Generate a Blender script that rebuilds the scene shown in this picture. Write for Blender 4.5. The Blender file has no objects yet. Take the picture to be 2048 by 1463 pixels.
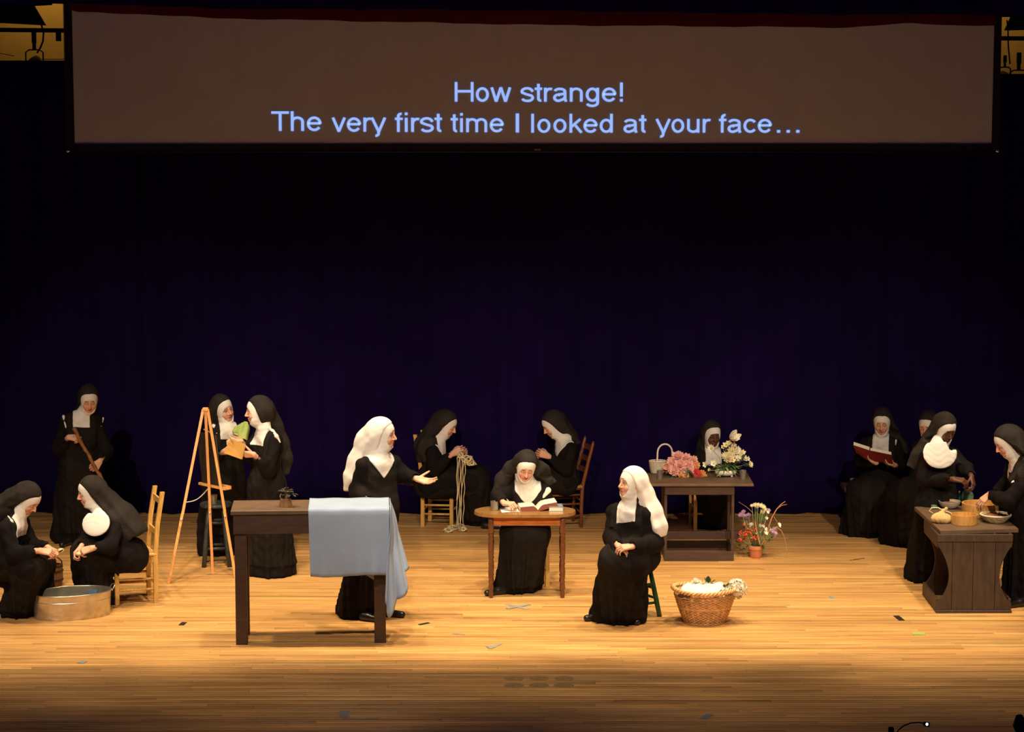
import bpy, bmesh, math, random
import numpy as np
from mathutils import Vector, Matrix

# ------------------------------------------------------------------ camera
F_PX, W_PX, H_PX = 5000.0, 2048, 1463
PITCH = math.radians(7.2)
CAM_H = 4.7
scene = bpy.context.scene
col = scene.collection
cam_d = bpy.data.cameras.new('camera')
cam_d.sensor_fit = 'HORIZONTAL'
cam_d.sensor_width = 36.0
cam_d.lens = F_PX / W_PX * 36.0
cam_d.clip_end = 200
cam = bpy.data.objects.new('camera', cam_d)
col.objects.link(cam)
cam.location = (0, 0, CAM_H)
cam.rotation_euler = (math.pi / 2 - PITCH, 0, 0)
scene.camera = cam

def ray(px, py):
    a = (px - W_PX / 2) / F_PX
    b = -(py - H_PX / 2) / F_PX
    return np.array([a, math.cos(PITCH) + b * math.sin(PITCH), -math.sin(PITCH) + b * math.cos(PITCH)])
def P(px, py, Y):
    d = ray(px, py); t = Y / d[1]
    return np.array([0, 0, CAM_H]) + d * t
def PZ(px, py, z):
    d = ray(px, py); t = (z - CAM_H) / d[2]
    return np.array([0, 0, CAM_H]) + d * t
def G(px, py):
    return PZ(px, py, 0.0)

# ------------------------------------------------------------------ world, light, exposure
world = bpy.data.worlds.new('dark_house'); scene.world = world
world.use_nodes = True
bg = world.node_tree.nodes['Background']
bg.inputs['Color'].default_value = (0.35, 0.12, 1.0, 1)
bg.inputs['Strength'].default_value = 0.030
scene.view_settings.view_transform = 'Standard'
scene.view_settings.look = 'None'
scene.view_settings.gamma = 1.0
scene.view_settings.use_curve_mapping = False
scene.view_settings.exposure = 0.0
WARM = (1.0, 0.76, 0.46)
FRONT = (1.0, 0.80, 0.56)

def spot(name, loc, target, power, half_deg, color=WARM, radius=0.12, blend=0.5):
    l = bpy.data.lights.new(name, 'SPOT'); l.energy = power; l.color = color
    l.spot_size = math.radians(2 * half_deg); l.spot_blend = blend; l.shadow_soft_size = radius
    o = bpy.data.objects.new(name, l); col.objects.link(o)
    o.location = loc
    d = Vector(target) - Vector(loc)
    o.rotation_euler = d.to_track_quat('-Z', 'Y').to_euler()
    return o
# overhead electric just behind the border curtains
for i, x in enumerate((-4.2, -2.5, -0.8, 0.9, 2.6, 4.3)):
    spot('overhead_light', (x, 19.90, 7.0), (x * 0.93, 20.25, 0), 960, 32, WARM, 0.16, 0.75)
# front of house lamps from the balcony rail and the ceiling coves
for x, tx in ((-4.5, -3.4), (-1.5, -1.1), (1.5, 1.1), (4.5, 3.4)):
    spot('front_light', (x, 7.0, 8.6), (tx, 25.2, 0.0), 4200, 9.0, FRONT, 0.10, 0.9)
# steep lamps from the ceiling cove over the audience
for x in (-4.8, -1.6, 1.6, 4.8):
    spot('cove_light', (x, 12.0, 11.0), (x * 0.95, 20.0, 0.0), 2800, 14.0, FRONT, 0.12, 1.0)
# work light that spills on the plaster above the upstage curtain
for x in (-5.0, 5.0):
    spot('upstage_work_light', (x, 26.75, 6.0), (x * 1.0, 27.75, 5.35), 34, 62, (1.0, 0.62, 0.18), 0.1, 1.0)

# ------------------------------------------------------------------ materials
def mat(name, color, rough=0.7, metal=0.0, var=0.0, scale=8.0, bump=0.0, bscale=40.0, spec=0.5, sheen=0.0,
        stretch=(1, 1, 1), color2=None, attr=None, emit=None, estr=0.0, sss=0.0, coat=0.0, trans=0.0):
    m = bpy.data.materials.new(name); m.use_nodes = True
    nt = m.node_tree; b = nt.nodes['Principled BSDF']
    b.inputs['Roughness'].default_value = rough
    b.inputs['Metallic'].default_value = metal
    b.inputs['Specular IOR Level'].default_value = spec
    b.inputs['Sheen Weight'].default_value = sheen
    b.inputs['Coat Weight'].default_value = coat
    b.inputs['Coat Roughness'].default_value = 0.2
    b.inputs['Transmission Weight'].default_value = trans
    if sss:
        b.inputs['Subsurface Weight'].default_value = sss
        b.inputs['Subsurface Radius'].default_value = (0.01, 0.004, 0.002)
        b.inputs['Subsurface Scale'].default_value = 1.0
    c = tuple(color) + (1,)
    b.inputs['Base Color'].default_value = c
    tc = nt.nodes.new('ShaderNodeTexCoord')
    mp = nt.nodes.new('ShaderNodeMapping'); mp.inputs['Scale'].default_value = stretch
    nt.links.new(tc.outputs['Object'], mp.inputs['Vector'])
    if attr:
        a = nt.nodes.new('ShaderNodeAttribute'); a.attribute_name = attr
        nt.links.new(a.outputs['Color'], b.inputs['Base Color'])
    if var > 0:
        n = nt.nodes.new('ShaderNodeTexNoise'); n.inputs['Scale'].default_value = scale
        n.inputs['Detail'].default_value = 5
        nt.links.new(mp.outputs['Vector'], n.inputs['Vector'])
        r = nt.nodes.new('ShaderNodeValToRGB')
        r.color_ramp.elements[0].position = 0.3; r.color_ramp.elements[1].position = 0.7
        c2 = color2 if color2 else tuple(min(1, x * (1 + var)) for x in color)
        c1 = color if color2 else tuple(x * (1 - var) for x in color)
        r.color_ramp.elements[0].color = tuple(c1) + (1,)
        r.color_ramp.elements[1].color = tuple(c2) + (1,)
        nt.links.new(n.outputs['Fac'], r.inputs['Fac'])
        nt.links.new(r.outputs['Color'], b.inputs['Base Color'])
    if bump > 0:
        n2 = nt.nodes.new('ShaderNodeTexNoise'); n2.inputs['Scale'].default_value = bscale
        n2.inputs['Detail'].default_value = 4
        nt.links.new(mp.outputs['Vector'], n2.inputs['Vector'])
        bp = nt.nodes.new('ShaderNodeBump'); bp.inputs['Strength'].default_value = bump
        bp.inputs['Distance'].default_value = 0.01
        nt.links.new(n2.outputs['Fac'], bp.inputs['Height'])
        nt.links.new(bp.outputs['Normal'], b.inputs['Normal'])
    if emit:
        b.inputs['Emission Color'].default_value = tuple(emit) + (1,)
        b.inputs['Emission Strength'].default_value = estr
    return m

M = {}
M['habit'] = mat('black_serge', (0.0092, 0.0070, 0.0075), 0.85, var=0.25, scale=6, bump=0.25, bscale=90, spec=0.1)
M['scapular'] = mat('black_wool', (0.0140, 0.0115, 0.0100), 0.9, var=0.2, scale=5, bump=0.25, bscale=110, spec=0.1)
M['veil'] = mat('black_veil_cloth', (0.0270, 0.0225, 0.0200), 0.8, var=0.25, scale=9, bump=0.3, bscale=60, spec=0.12)
M['white'] = mat('white_linen', (0.80, 0.78, 0.75), 0.85, var=0.05, scale=10, bump=0.12, bscale=40, spec=0.2)
M['whiteveil'] = mat('white_veil_cotton', (0.84, 0.80, 0.76), 0.85, var=0.05, scale=7, bump=0.18, bscale=18, spec=0.2)
M['skin'] = mat('skin', (0.6, 0.35, 0.25), 0.5, attr='Col', spec=0.35, sss=0.12)
M['shoe'] = mat('black_leather', (0.012, 0.010, 0.010), 0.3, spec=0.5)
M['curtain'] = mat('black_velour', (0.0078, 0.0030, 0.040), 0.95, spec=0.04, var=0.15, scale=3, sheen=0.0)
M['border'] = mat('black_border_velour', (0.016, 0.005, 0.10), 0.95, spec=0.03, var=0.1, scale=3)
M['maroon'] = mat('dark_maroon', (0.12, 0.015, 0.015), 0.95, spec=0.05, var=0.15, scale=3)
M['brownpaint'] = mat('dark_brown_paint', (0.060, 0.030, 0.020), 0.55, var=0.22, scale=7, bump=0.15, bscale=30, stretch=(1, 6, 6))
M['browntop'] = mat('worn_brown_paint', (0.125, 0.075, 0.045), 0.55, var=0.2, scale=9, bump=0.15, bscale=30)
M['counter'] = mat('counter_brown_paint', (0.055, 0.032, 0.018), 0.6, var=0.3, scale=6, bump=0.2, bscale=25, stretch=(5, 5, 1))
M['pine'] = mat('golden_pine', (0.62, 0.36, 0.10), 0.4, var=0.18, scale=14, stretch=(5, 5, 1), bump=0.05)
M['easel'] = mat('orange_beech', (0.78, 0.38, 0.13), 0.4, var=0.15, scale=14, stretch=(5, 5, 1))
M['redwood'] = mat('reddish_brown_wood', (0.20, 0.065, 0.025), 0.35, var=0.25, scale=12, stretch=(4, 4, 1))
M['rush'] = mat('woven_rush', (0.40, 0.24, 0.09), 0.8, var=0.3, scale=30, stretch=(1, 8, 1), bump=0.4)
M['oak'] = mat('varnished_oak_top', (0.30, 0.155, 0.050), 0.25, var=0.2, scale=10, stretch=(1, 7, 1), coat=0.4)
M['oakdark'] = mat('dark_turned_wood', (0.145, 0.050, 0.020), 0.35, var=0.3, scale=10, stretch=(3, 3, 1))
M['apron'] = mat('orange_pine_apron', (0.52, 0.17, 0.035), 0.35, var=0.3, scale=9, stretch=(1, 5, 6))
M['stoolblack'] = mat('worn_green_black_paint', (0.030, 0.038, 0.034), 0.5, var=0.4, scale=12, bump=0.2)
M['stoolgreen'] = mat('dark_green_paint', (0.012, 0.060, 0.022), 0.3, var=0.3, scale=12)
M['bluecloth'] = mat('pale_blue_cotton', (0.33, 0.425, 0.61), 0.9, var=0.06, scale=5, bump=0.15, bscale=120, spec=0.15)
M['zinc'] = mat('galvanised_steel', (0.60, 0.56, 0.47), 0.30, metal=0.85, var=0.12, scale=16, bump=0.05)
M['pewter'] = mat('pewter', (0.36, 0.34, 0.31), 0.38, metal=0.7, var=0.12, scale=20)
M['paper'] = mat('white_paper', (0.88, 0.86, 0.82), 0.8)
M['page'] = mat('cream_pages', (0.86, 0.80, 0.62), 0.8, var=0.05, scale=60, stretch=(1, 1, 12))
M['redbook'] = mat('red_brown_cover', (0.24, 0.065, 0.040), 0.5)
M['redcover'] = mat('dark_red_cover', (0.17, 0.012, 0.012), 0.5)
M['bluebook'] = mat('blue_grey_cover', (0.17, 0.22, 0.32), 0.6)
M['wicker'] = mat('honey_wicker', (0.74, 0.44, 0.19), 0.5, var=0.3, scale=25)
M['whitewicker'] = mat('white_painted_wicker', (0.72, 0.62, 0.48), 0.6, var=0.12, scale=25)
M['whitepaint'] = mat('white_painted_cane', (0.78, 0.70, 0.58), 0.5, var=0.08, scale=15)
M['bowlwood'] = mat('light_turned_wood', (0.60, 0.32, 0.09), 0.4, var=0.18, scale=10, stretch=(6, 6, 1))
M['stonebowl'] = mat('pale_grey_stoneware', (0.46, 0.40, 0.33), 0.55, var=0.12, scale=12)
M['strawbowl'] = mat('pale_straw', (0.62, 0.50, 0.28), 0.7, var=0.4, scale=40, bump=0.5)
M['grain'] = mat('mixed_grain', (0.38, 0.17, 0.08), 0.8, var=0.6, scale=120, bump=0.8, bscale=150)
M['burlap'] = mat('tan_cloth_sack', (0.62, 0.42, 0.18), 0.9, var=0.15, scale=20, bump=0.5)
M['glass'] = mat('green_glass', (0.55, 0.85, 0.72), 0.06, trans=0.85, spec=0.6)
M['cork'] = mat('cork', (0.45, 0.33, 0.2), 0.8, var=0.2, scale=40)
M['yarn'] = mat('cream_yarn', (0.75, 0.64, 0.38), 0.95, var=0.1, scale=60, bump=0.4)
M['greencloth'] = mat('green_cloth', (0.46, 0.62, 0.19), 0.9, var=0.12, scale=10, bump=0.2)
M['card'] = mat('tan_sketchbook_board', (0.58, 0.31, 0.08), 0.7, var=0.06)
M['canvas'] = mat('black_canvas_panel', (0.018, 0.013, 0.012), 0.6, var=0.2, scale=5)
M['canvasedge'] = mat('canvas_edge', (0.16, 0.13, 0.10), 0.7)
M['chain'] = mat('pale_chain', (0.75, 0.72, 0.66), 0.4, metal=0.5)
M['staff'] = mat('knotty_brown_stick', (0.27, 0.11, 0.035), 0.45, var=0.5, scale=25, stretch=(1, 1, 1), bump=0.5)
M['bucket'] = mat('brown_bucket_wood', (0.15, 0.065, 0.025), 0.5, var=0.35, scale=14, bump=0.2, stretch=(6, 6, 1))
M['iron'] = mat('dark_iron', (0.035, 0.030, 0.028), 0.5, metal=0.5)
M['potato'] = mat('peeled_potato', (0.72, 0.58, 0.30), 0.5, var=0.2, scale=40)
M['terracotta'] = mat('terracotta', (0.55, 0.20, 0.085), 0.8, var=0.15, scale=12)
M['soil'] = mat('dark_soil', (0.04, 0.025, 0.015), 0.95, bump=0.8)
M['leafgreen'] = mat('leaf_green', (0.085, 0.19, 0.055), 0.55, var=0.5, scale=30)
M['leafdark'] = mat('dark_leaf', (0.025, 0.07, 0.022), 0.5, var=0.4, scale=30)
M['palegreen'] = mat('pale_stem_green', (0.30, 0.36, 0.14), 0.6, var=0.25, scale=30)
M['petalwhite'] = mat('white_petal', (0.84, 0.80, 0.68), 0.7, var=0.06, scale=30)
M['petalcream'] = mat('cream_petal', (0.80, 0.72, 0.48), 0.7, var=0.1, scale=30)
M['petalpink'] = mat('pink_petal', (0.93, 0.50, 0.45), 0.7, var=0.18, scale=30)
M['petalred'] = mat('red_petal', (0.75, 0.075, 0.075), 0.6, var=0.25, scale=30)
M['petalorange'] = mat('orange_petal', (0.88, 0.45, 0.16), 0.6, var=0.15, scale=30)
M['petallilac'] = mat('lilac_petal', (0.50, 0.30, 0.48), 0.7, var=0.25, scale=30)
M['berry'] = mat('red_berry', (0.62, 0.085, 0.045), 0.35, var=0.3, scale=40)
M['blade'] = mat('dry_grass_blade', (0.55, 0.25, 0.12), 0.6, var=0.25, scale=10)
M['yellowcore'] = mat('yellow_green_centre', (0.42, 0.44, 0.09), 0.7)
M['plaster'] = mat('ochre_plaster', (0.62, 0.42, 0.14), 0.9, var=0.1, scale=2, bump=0.2, bscale=10)
M['blackmetal'] = mat('black_metal', (0.010, 0.008, 0.012), 0.6, spec=0.2)
M['blackpanel'] = mat('black_panel', (0.006, 0.004, 0.008), 0.9, spec=0.1)
M['chrome'] = mat('bright_metal', (0.8, 0.78, 0.72), 0.25, metal=1.0)
M['tapegrey'] = mat('grey_tape', (0.30, 0.29, 0.27), 0.6, var=0.2, scale=30)
M['tapeblack'] = mat('black_tape', (0.012, 0.010, 0.008), 0.6)
M['tapeblue'] = mat('blue_tape', (0.22, 0.30, 0.36), 0.7, var=0.2, scale=40)
M['tapegreen'] = mat('green_tape', (0.30, 0.48, 0.12), 0.7, var=0.2, scale=40)
M['stain'] = mat('worn_sticky_mark', (0.30, 0.19, 0.07), 0.6, var=0.4, scale=60)
M['screen'] = mat('projection_fabric', (0.47, 0.555, 0.525), 0.95, spec=0.0, var=0.03, scale=3)
M['text'] = mat('projected_blue_lettering', (0.3, 0.45, 0.8), 0.9, emit=(0.29, 0.47, 1.0), estr=0.98)
M['led'] = mat('led', (1, 1, 1), 0.5, emit=(0.6, 0.8, 1.0), estr=12.0)
M['plume'] = mat('dusty_green_plume', (0.050, 0.048, 0.028), 0.9, var=0.3, scale=60, bump=0.6)
M['leather'] = mat('tan_leather', (0.24, 0.13, 0.055), 0.6, var=0.3, scale=30, bump=0.3)
M['wrap_and_gap'] = mat('brown_ribbon_and_gap_shade', (0.05, 0.028, 0.015), 0.5)

# ------------------------------------------------------------------ object helpers
def tag(o, label=None, cat=None, group=None, kind=None):
    if label: o['label'] = label
    if cat: o['category'] = cat
    if group: o['group'] = group
    if kind: o['kind'] = kind
    return o
def empty(name, loc, label, cat, group=None, rz=0.0):
    o = bpy.data.objects.new(name, None); col.objects.link(o)
    o.location = loc; o.rotation_euler = (0, 0, rz); o.empty_display_size = 0.1
    return tag(o, label, cat, group)
def link(name, me, parent=None, loc=None):
    o = bpy.data.objects.new(name, me); col.objects.link(o)
    if parent is not None: o.parent = parent
    if loc is not None: o.location = loc
    return o
def mesh_np(name, V, Fq, m, smooth=True, colors=None):
    """mesh from arrays; Fq is (n,4) or (n,3) or a list of tuples"""
    me = bpy.data.meshes.new(name)
    if isinstance(Fq, np.ndarray):
        n = len(Fq); k = Fq.shape[1]
        me.vertices.add(len(V)); me.vertices.foreach_set('co', np.asarray(V, np.float32).ravel())
        me.loops.add(n * k); me.loops.foreach_set('vertex_index', Fq.astype(np.int32).ravel())
        me.polygons.add(n)
        me.polygons.foreach_set('loop_start', np.arange(0, n * k, k, dtype=np.int32))
        me.polygons.foreach_set('loop_total', np.full(n, k, np.int32))
        me.update(calc_edges=True)
    else:
        me.from_pydata([tuple(v) for v in V], [], Fq); me.update()
    if smooth:
        me.polygons.foreach_set('use_smooth', np.ones(len(me.polygons), dtype=bool))
    if colors is not None:
        a = me.color_attributes.new('Col', 'FLOAT_COLOR', 'POINT')
        a.data.foreach_set('color', np.asarray(colors, np.float32).ravel())
    if isinstance(m, (list, tuple)):
        for x in m: me.materials.append(x)
    else:
        me.materials.append(m)
    return me

def unit(v):
    v = np.asarray(v, float); return v / (np.linalg.norm(v) + 1e-12)
def frame_from(d):
    d = unit(d); h = np.array([0, 0, 1.0]) if abs(d[2]) < 0.9 else np.array([1.0, 0, 0])
    a = unit(np.cross(h, d)); b = np.cross(d, a)
    return a, b, d

class MB:
    def __init__(s): s.v = []; s.f = []; s.m = []; s.mi = 0
    def add(s, V, Fs):
        o = len(s.v); s.v.extend([tuple(map(float, x)) for x in V]); s.f.extend([tuple(i + o for i in f) for f in Fs])
        s.m.extend([s.mi] * len(Fs)); return s
    def box(s, c, size, rz=0.0, bev=0.0, R=None):
        c = np.asarray(c, float); h = np.asarray(size, float) / 2
        if R is None:
            R = np.array([[math.cos(rz), -math.sin(rz), 0], [math.sin(rz), math.cos(rz), 0], [0, 0, 1]])
        b = min(bev, min(h) * 0.6)
        if b <= 0:
            V = [c + R @ (h * np.array(q)) for q in ((-1,-1,-1),(1,-1,-1),(1,1,-1),(-1,1,-1),(-1,-1,1),(1,-1,1),(1,1,1),(-1,1,1))]
            return s.add(V, [(0,3,2,1),(4,5,6,7),(0,1,5,4),(1,2,6,5),(2,3,7,6),(3,0,4,7)])
        bm = bmesh.new(); bmesh.ops.create_cube(bm, size=1)
        for v in bm.verts: v.co = Vector((v.co.x * 2 * h[0], v.co.y * 2 * h[1], v.co.z * 2 * h[2]))
        bmesh.ops.bevel(bm, geom=list(bm.edges), offset=b, segments=1, affect='EDGES')
        bm.verts.index_update()
        V = [c + R @ np.array(v.co) for v in bm.verts]; Fs = [tuple(v.index for v in f.verts) for f in bm.faces]
        bm.free(); return s.add(V, Fs)
    def hexa(s, bot, top):
        """frustum-like block from four bottom and four top corners (both counter-clockwise from above)"""
        return s.add(list(bot) + list(top), [(0,3,2,1),(4,5,6,7),(0,1,5,4),(1,2,6,5),(2,3,7,6),(3,0,4,7)])
    def tube(s, pts, r, n=8, cap=True, closed=False):
        pts = [np.asarray(p, float) for p in pts]; k = len(pts)
        rr = r if hasattr(r, '__len__') else [r] * k
        V = []; Fs = []
        prev = None
        for i, p in enumerate(pts):
            if closed: d = pts[(i + 1) % k] - pts[i - 1]
            else: d = pts[min(i + 1, k - 1)] - pts[max(i - 1, 0)]
            d = unit(d)
            if prev is None: a, b, _ = frame_from(d)
            else:
                a = prev - d * np.dot(prev, d); a = unit(a); b = np.cross(d, a)
            prev = a
            for j in range(n):
                t = 2 * math.pi * j / n
                V.append(p + rr[i] * (math.cos(t) * a + math.sin(t) * b))
        m = k if closed else k - 1
        for i in range(m):
            i2 = (i + 1) % k
            for j in range(n):
                j2 = (j + 1) % n
                Fs.append((i * n + j, i * n + j2, i2 * n + j2, i2 * n + j))
        if cap and not closed:
            Fs.append(tuple(range(n))[::-1]); Fs.append(tuple((k - 1) * n + j for j in range(n)))
        return s.add(V, Fs)
    def bar(s, a, b, w, t, up=(0, 0, 1)):
        """rectangular bar from a to b, w across, t along 'up'"""
        a = np.asarray(a, float); b = np.asarray(b, float); d = unit(b - a)
        u = np.asarray(up, float); u = unit(u - d * np.dot(u, d)); x = np.cross(d, u)
        q = [(-1,-1),(1,-1),(1,1),(-1,1)]
        V = [a + x * i * w / 2 + u * j * t / 2 for i, j in q] + [b + x * i * w / 2 + u * j * t / 2 for i, j in q]
        return s.add(V, [(0,1,2,3),(7,6,5,4),(0,4,5,1),(1,5,6,2),(2,6,7,3),(3,7,4,0)])
    def lathe(s, prof, c=(0, 0, 0), n=24, sx=1.0, sy=1.0, cap0=True, cap1=True, wob=0.0):
        c = np.asarray(c, float); V = []; Fs = []
        for i, (r, z) in enumerate(prof):
            for j in range(n):
                t = 2 * math.pi * j / n
                q = r * (1 + wob * math.sin(3 * t + i))
                V.append(c + np.array([q * math.cos(t) * sx, q * math.sin(t) * sy, z]))
        for i in range(len(prof) - 1):
            for j in range(n):
                j2 = (j + 1) % n; Fs.append((i * n + j, i * n + j2, (i + 1) * n + j2, (i + 1) * n + j))
        if cap0: Fs.append(tuple(range(n))[::-1])
        if cap1: Fs.append(tuple((len(prof) - 1) * n + j for j in range(n)))
        return s.add(V, Fs)
    def turned(s, a, b, prof, n=12):
        """turned leg: prof = [(t, r)] along a->b"""
        a = np.asarray(a, float); b = np.asarray(b, float)
        return s.tube([a + (b - a) * t for t, r in prof], [r for t, r in prof], n)
    def ball(s, c, r, n=8, m=6, sc=(1, 1, 1)):
        V = []; Fs = []; c = np.asarray(c, float)
        for i in range(m + 1):
            ph = math.pi * i / m
            for j in range(n):
                t = 2 * math.pi * j / n
                V.append(c + r * np.array([math.sin(ph) * math.cos(t) * sc[0], math.sin(ph) * math.sin(t) * sc[1], -math.cos(ph) * sc[2]]))
        for i in range(m):
            for j in range(n):
                j2 = (j + 1) % n; Fs.append((i * n + j, i * n + j2, (i + 1) * n + j2, (i + 1) * n + j))
        return s.add(V, Fs)
    def grid(s, pts, thick=0.0):
        """pts[i][j] -> sheet; with thickness when given (offset along mean normal per vertex)"""
        A = np.asarray(pts, float); n, m = A.shape[:2]
        gu = np.gradient(A, axis=0); gv = np.gradient(A, axis=1)
        N = np.cross(gu, gv); N /= (np.linalg.norm(N, axis=2, keepdims=True) + 1e-9)
        def ix(i, j): return i * m + j
        Fs = [(ix(i, j), ix(i, j + 1), ix(i + 1, j + 1), ix(i + 1, j)) for i in range(n - 1) for j in range(m - 1)]
        if thick <= 0: return s.add(A.reshape(-1, 3), Fs)
        B = A - N * thick; o = n * m
        V = np.concatenate([A.reshape(-1, 3), B.reshape(-1, 3)])
        F2 = [tuple(q + o for q in f[::-1]) for f in Fs]
        rim = [ix(i, 0) for i in range(n)] + [ix(n - 1, j) for j in range(1, m)] + [ix(i, m - 1) for i in range(n - 2, -1, -1)] + [ix(0, j) for j in range(m - 2, 0, -1)]
        F3 = [(rim[i], rim[(i + 1) % len(rim)], rim[(i + 1) % len(rim)] + o, rim[i] + o) for i in range(len(rim))]
        return s.add(V, Fs + F2 + F3)
    def prism(s, poly, z0, z1, axis='z'):
        """extrude a 2-D outline; axis tells which coordinate is extruded"""
        n = len(poly)
        def mk(u, v, w):
            return (u, v, w) if axis == 'z' else ((u, w, v) if axis == 'y' else (w, u, v))
        V = [mk(u, v, z0) for u, v in poly] + [mk(u, v, z1) for u, v in poly]
        Fs = [tuple(range(n))[::-1], tuple(range(n, 2 * n))] + [(i, (i + 1) % n, (i + 1) % n + n, i + n) for i in range(n)]
        return s.add(V, Fs)
    def build(s, name, m, parent=None, smooth=False, loc=None, auto=None):
        me = bpy.data.meshes.new(name); me.from_pydata(s.v, [], s.f); me.update()
        bm = bmesh.new(); bm.from_mesh(me); bmesh.ops.recalc_face_normals(bm, faces=bm.faces)
        for f in bm.faces: f.smooth = smooth
        if auto:
            for f in bm.faces: f.smooth = True
            for e in bm.edges:
                if len(e.link_faces) == 2 and e.calc_face_angle(0) > math.radians(auto): e.smooth = False
        bm.to_mesh(me); bm.free()
        if isinstance(m, (list, tuple)):
            for x in m: me.materials.append(x)
            me.polygons.foreach_set('material_index', np.array(s.m, np.int32))
        else: me.materials.append(m)
        return link(name, me, parent, loc)
# ------------------------------------------------------------------ signed-distance modelling of figures and cloth
class Grid:
    def __init__(s, lo, hi, h, floor=None):
        s.h = h; s.o = np.asarray(lo, float) - 3 * h
        if floor is not None: s.o[2] = max(s.o[2], floor - 3 * h)
        s.n = np.maximum(np.ceil((np.asarray(hi) + 3 * h - s.o) / h).astype(int), 4)
        s.ax = [s.o[i] + h * np.arange(s.n[i]) for i in range(3)]
    def full(s): return s.ax[0][:, None, None].astype(np.float32), s.ax[1][None, :, None].astype(np.float32), s.ax[2][None, None, :].astype(np.float32)
    def new(s): return np.full(tuple(s.n), 0.5, np.float32)

class Sdf:
    def __init__(s): s.ops = []
    def cone(s, a, b, ra, rb, k=0.02, sq=None, sub=False):
        a = np.asarray(a, float); b = np.asarray(b, float); ab = b - a; L2 = float(ab @ ab) + 1e-9
        if sq is not None: n = unit(sq[0]); fac = sq[1]
        def f(X, Y, Z):
            x = X - a[0]; y = Y - a[1]; z = Z - a[2]
            t = np.clip((x * ab[0] + y * ab[1] + z * ab[2]) / L2, 0, 1)
            x = x - t * ab[0]; y = y - t * ab[1]; z = z - t * ab[2]
            d2 = x * x + y * y + z * z
            if sq is not None:
                c = x * n[0] + y * n[1] + z * n[2]
                d2 = d2 + c * c * (fac * fac - 1)
            d = np.sqrt(d2) - (ra + (rb - ra) * t)
            if sq is not None: d = d / math.sqrt(fac)
            return d
        lo = np.minimum(a - ra, b - rb); hi = np.maximum(a + ra, b + rb)
        s.ops.append((sub, f, lo, hi, k)); return s
    def ell(s, c, r, R=None, k=0.02, sub=False):
        c = np.asarray(c, float); r = np.asarray(r, float); R = np.eye(3) if R is None else np.asarray(R)
        def f(X, Y, Z):
            x = X - c[0]; y = Y - c[1]; z = Z - c[2]
            q = [(x * R[0, i] + y * R[1, i] + z * R[2, i]) for i in range(3)]
            k0 = np.sqrt((q[0] / r[0]) ** 2 + (q[1] / r[1]) ** 2 + (q[2] / r[2]) ** 2)
            k1 = np.sqrt((q[0] / r[0] ** 2) ** 2 + (q[1] / r[1] ** 2) ** 2 + (q[2] / r[2] ** 2) ** 2) + 1e-6
            return k0 * (k0 - 1) / k1
        m = float(max(r)); e = np.sqrt(((R * r) ** 2).sum(1))
        s.ops.append((sub, f, c - e, c + e, k)); return s
    def box(s, c, hs, R=None, rnd=0.01, k=0.01, sub=False):
        c = np.asarray(c, float); hs = np.asarray(hs, float); R = np.eye(3) if R is None else np.asarray(R)
        def f(X, Y, Z):
            x = X - c[0]; y = Y - c[1]; z = Z - c[2]
            q = [np.abs(x * R[0, i] + y * R[1, i] + z * R[2, i]) - (hs[i] - rnd) for i in range(3)]
            out = np.sqrt(sum(np.maximum(v, 0) ** 2 for v in q))
            return out + np.minimum(np.maximum(np.maximum(q[0], q[1]), q[2]), 0) - rnd
        e = np.abs(R) @ hs
        s.ops.append((sub, f, c - e, c + e, k)); return s
    def bounds(s):
        u = [o for o in s.ops if not o[0]]
        return np.min([o[2] for o in u], 0), np.max([o[3] for o in u], 0)
    def eval(s, g, extra=0.0):
        A = g.new()
        for sub, f, lo, hi, k in s.ops:
            m = k + 2.5 * g.h + extra
            i0 = np.clip(np.floor((lo - m - g.o) / g.h).astype(int), 0, g.n)
            i1 = np.clip(np.ceil((hi + m - g.o) / g.h).astype(int) + 1, 0, g.n)
            if np.any(i1 <= i0): continue
            X = g.ax[0][i0[0]:i1[0], None, None].astype(np.float32)
            Y = g.ax[1][None, i0[1]:i1[1], None].astype(np.float32)
            Z = g.ax[2][None, None, i0[2]:i1[2]].astype(np.float32)
            d = f(X, Y, Z)
            S = A[i0[0]:i1[0], i0[1]:i1[1], i0[2]:i1[2]]
            if sub:
                d = -d; h = np.maximum(k - np.abs(S - d), 0) / max(k, 1e-6)
                S[...] = np.maximum(S, d) + h * h * k * 0.25
            else:
                h = np.maximum(k - np.abs(S - d), 0) / max(k, 1e-6)
                S[...] = np.minimum(S, d) - h * h * k * 0.25
        return A

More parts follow.
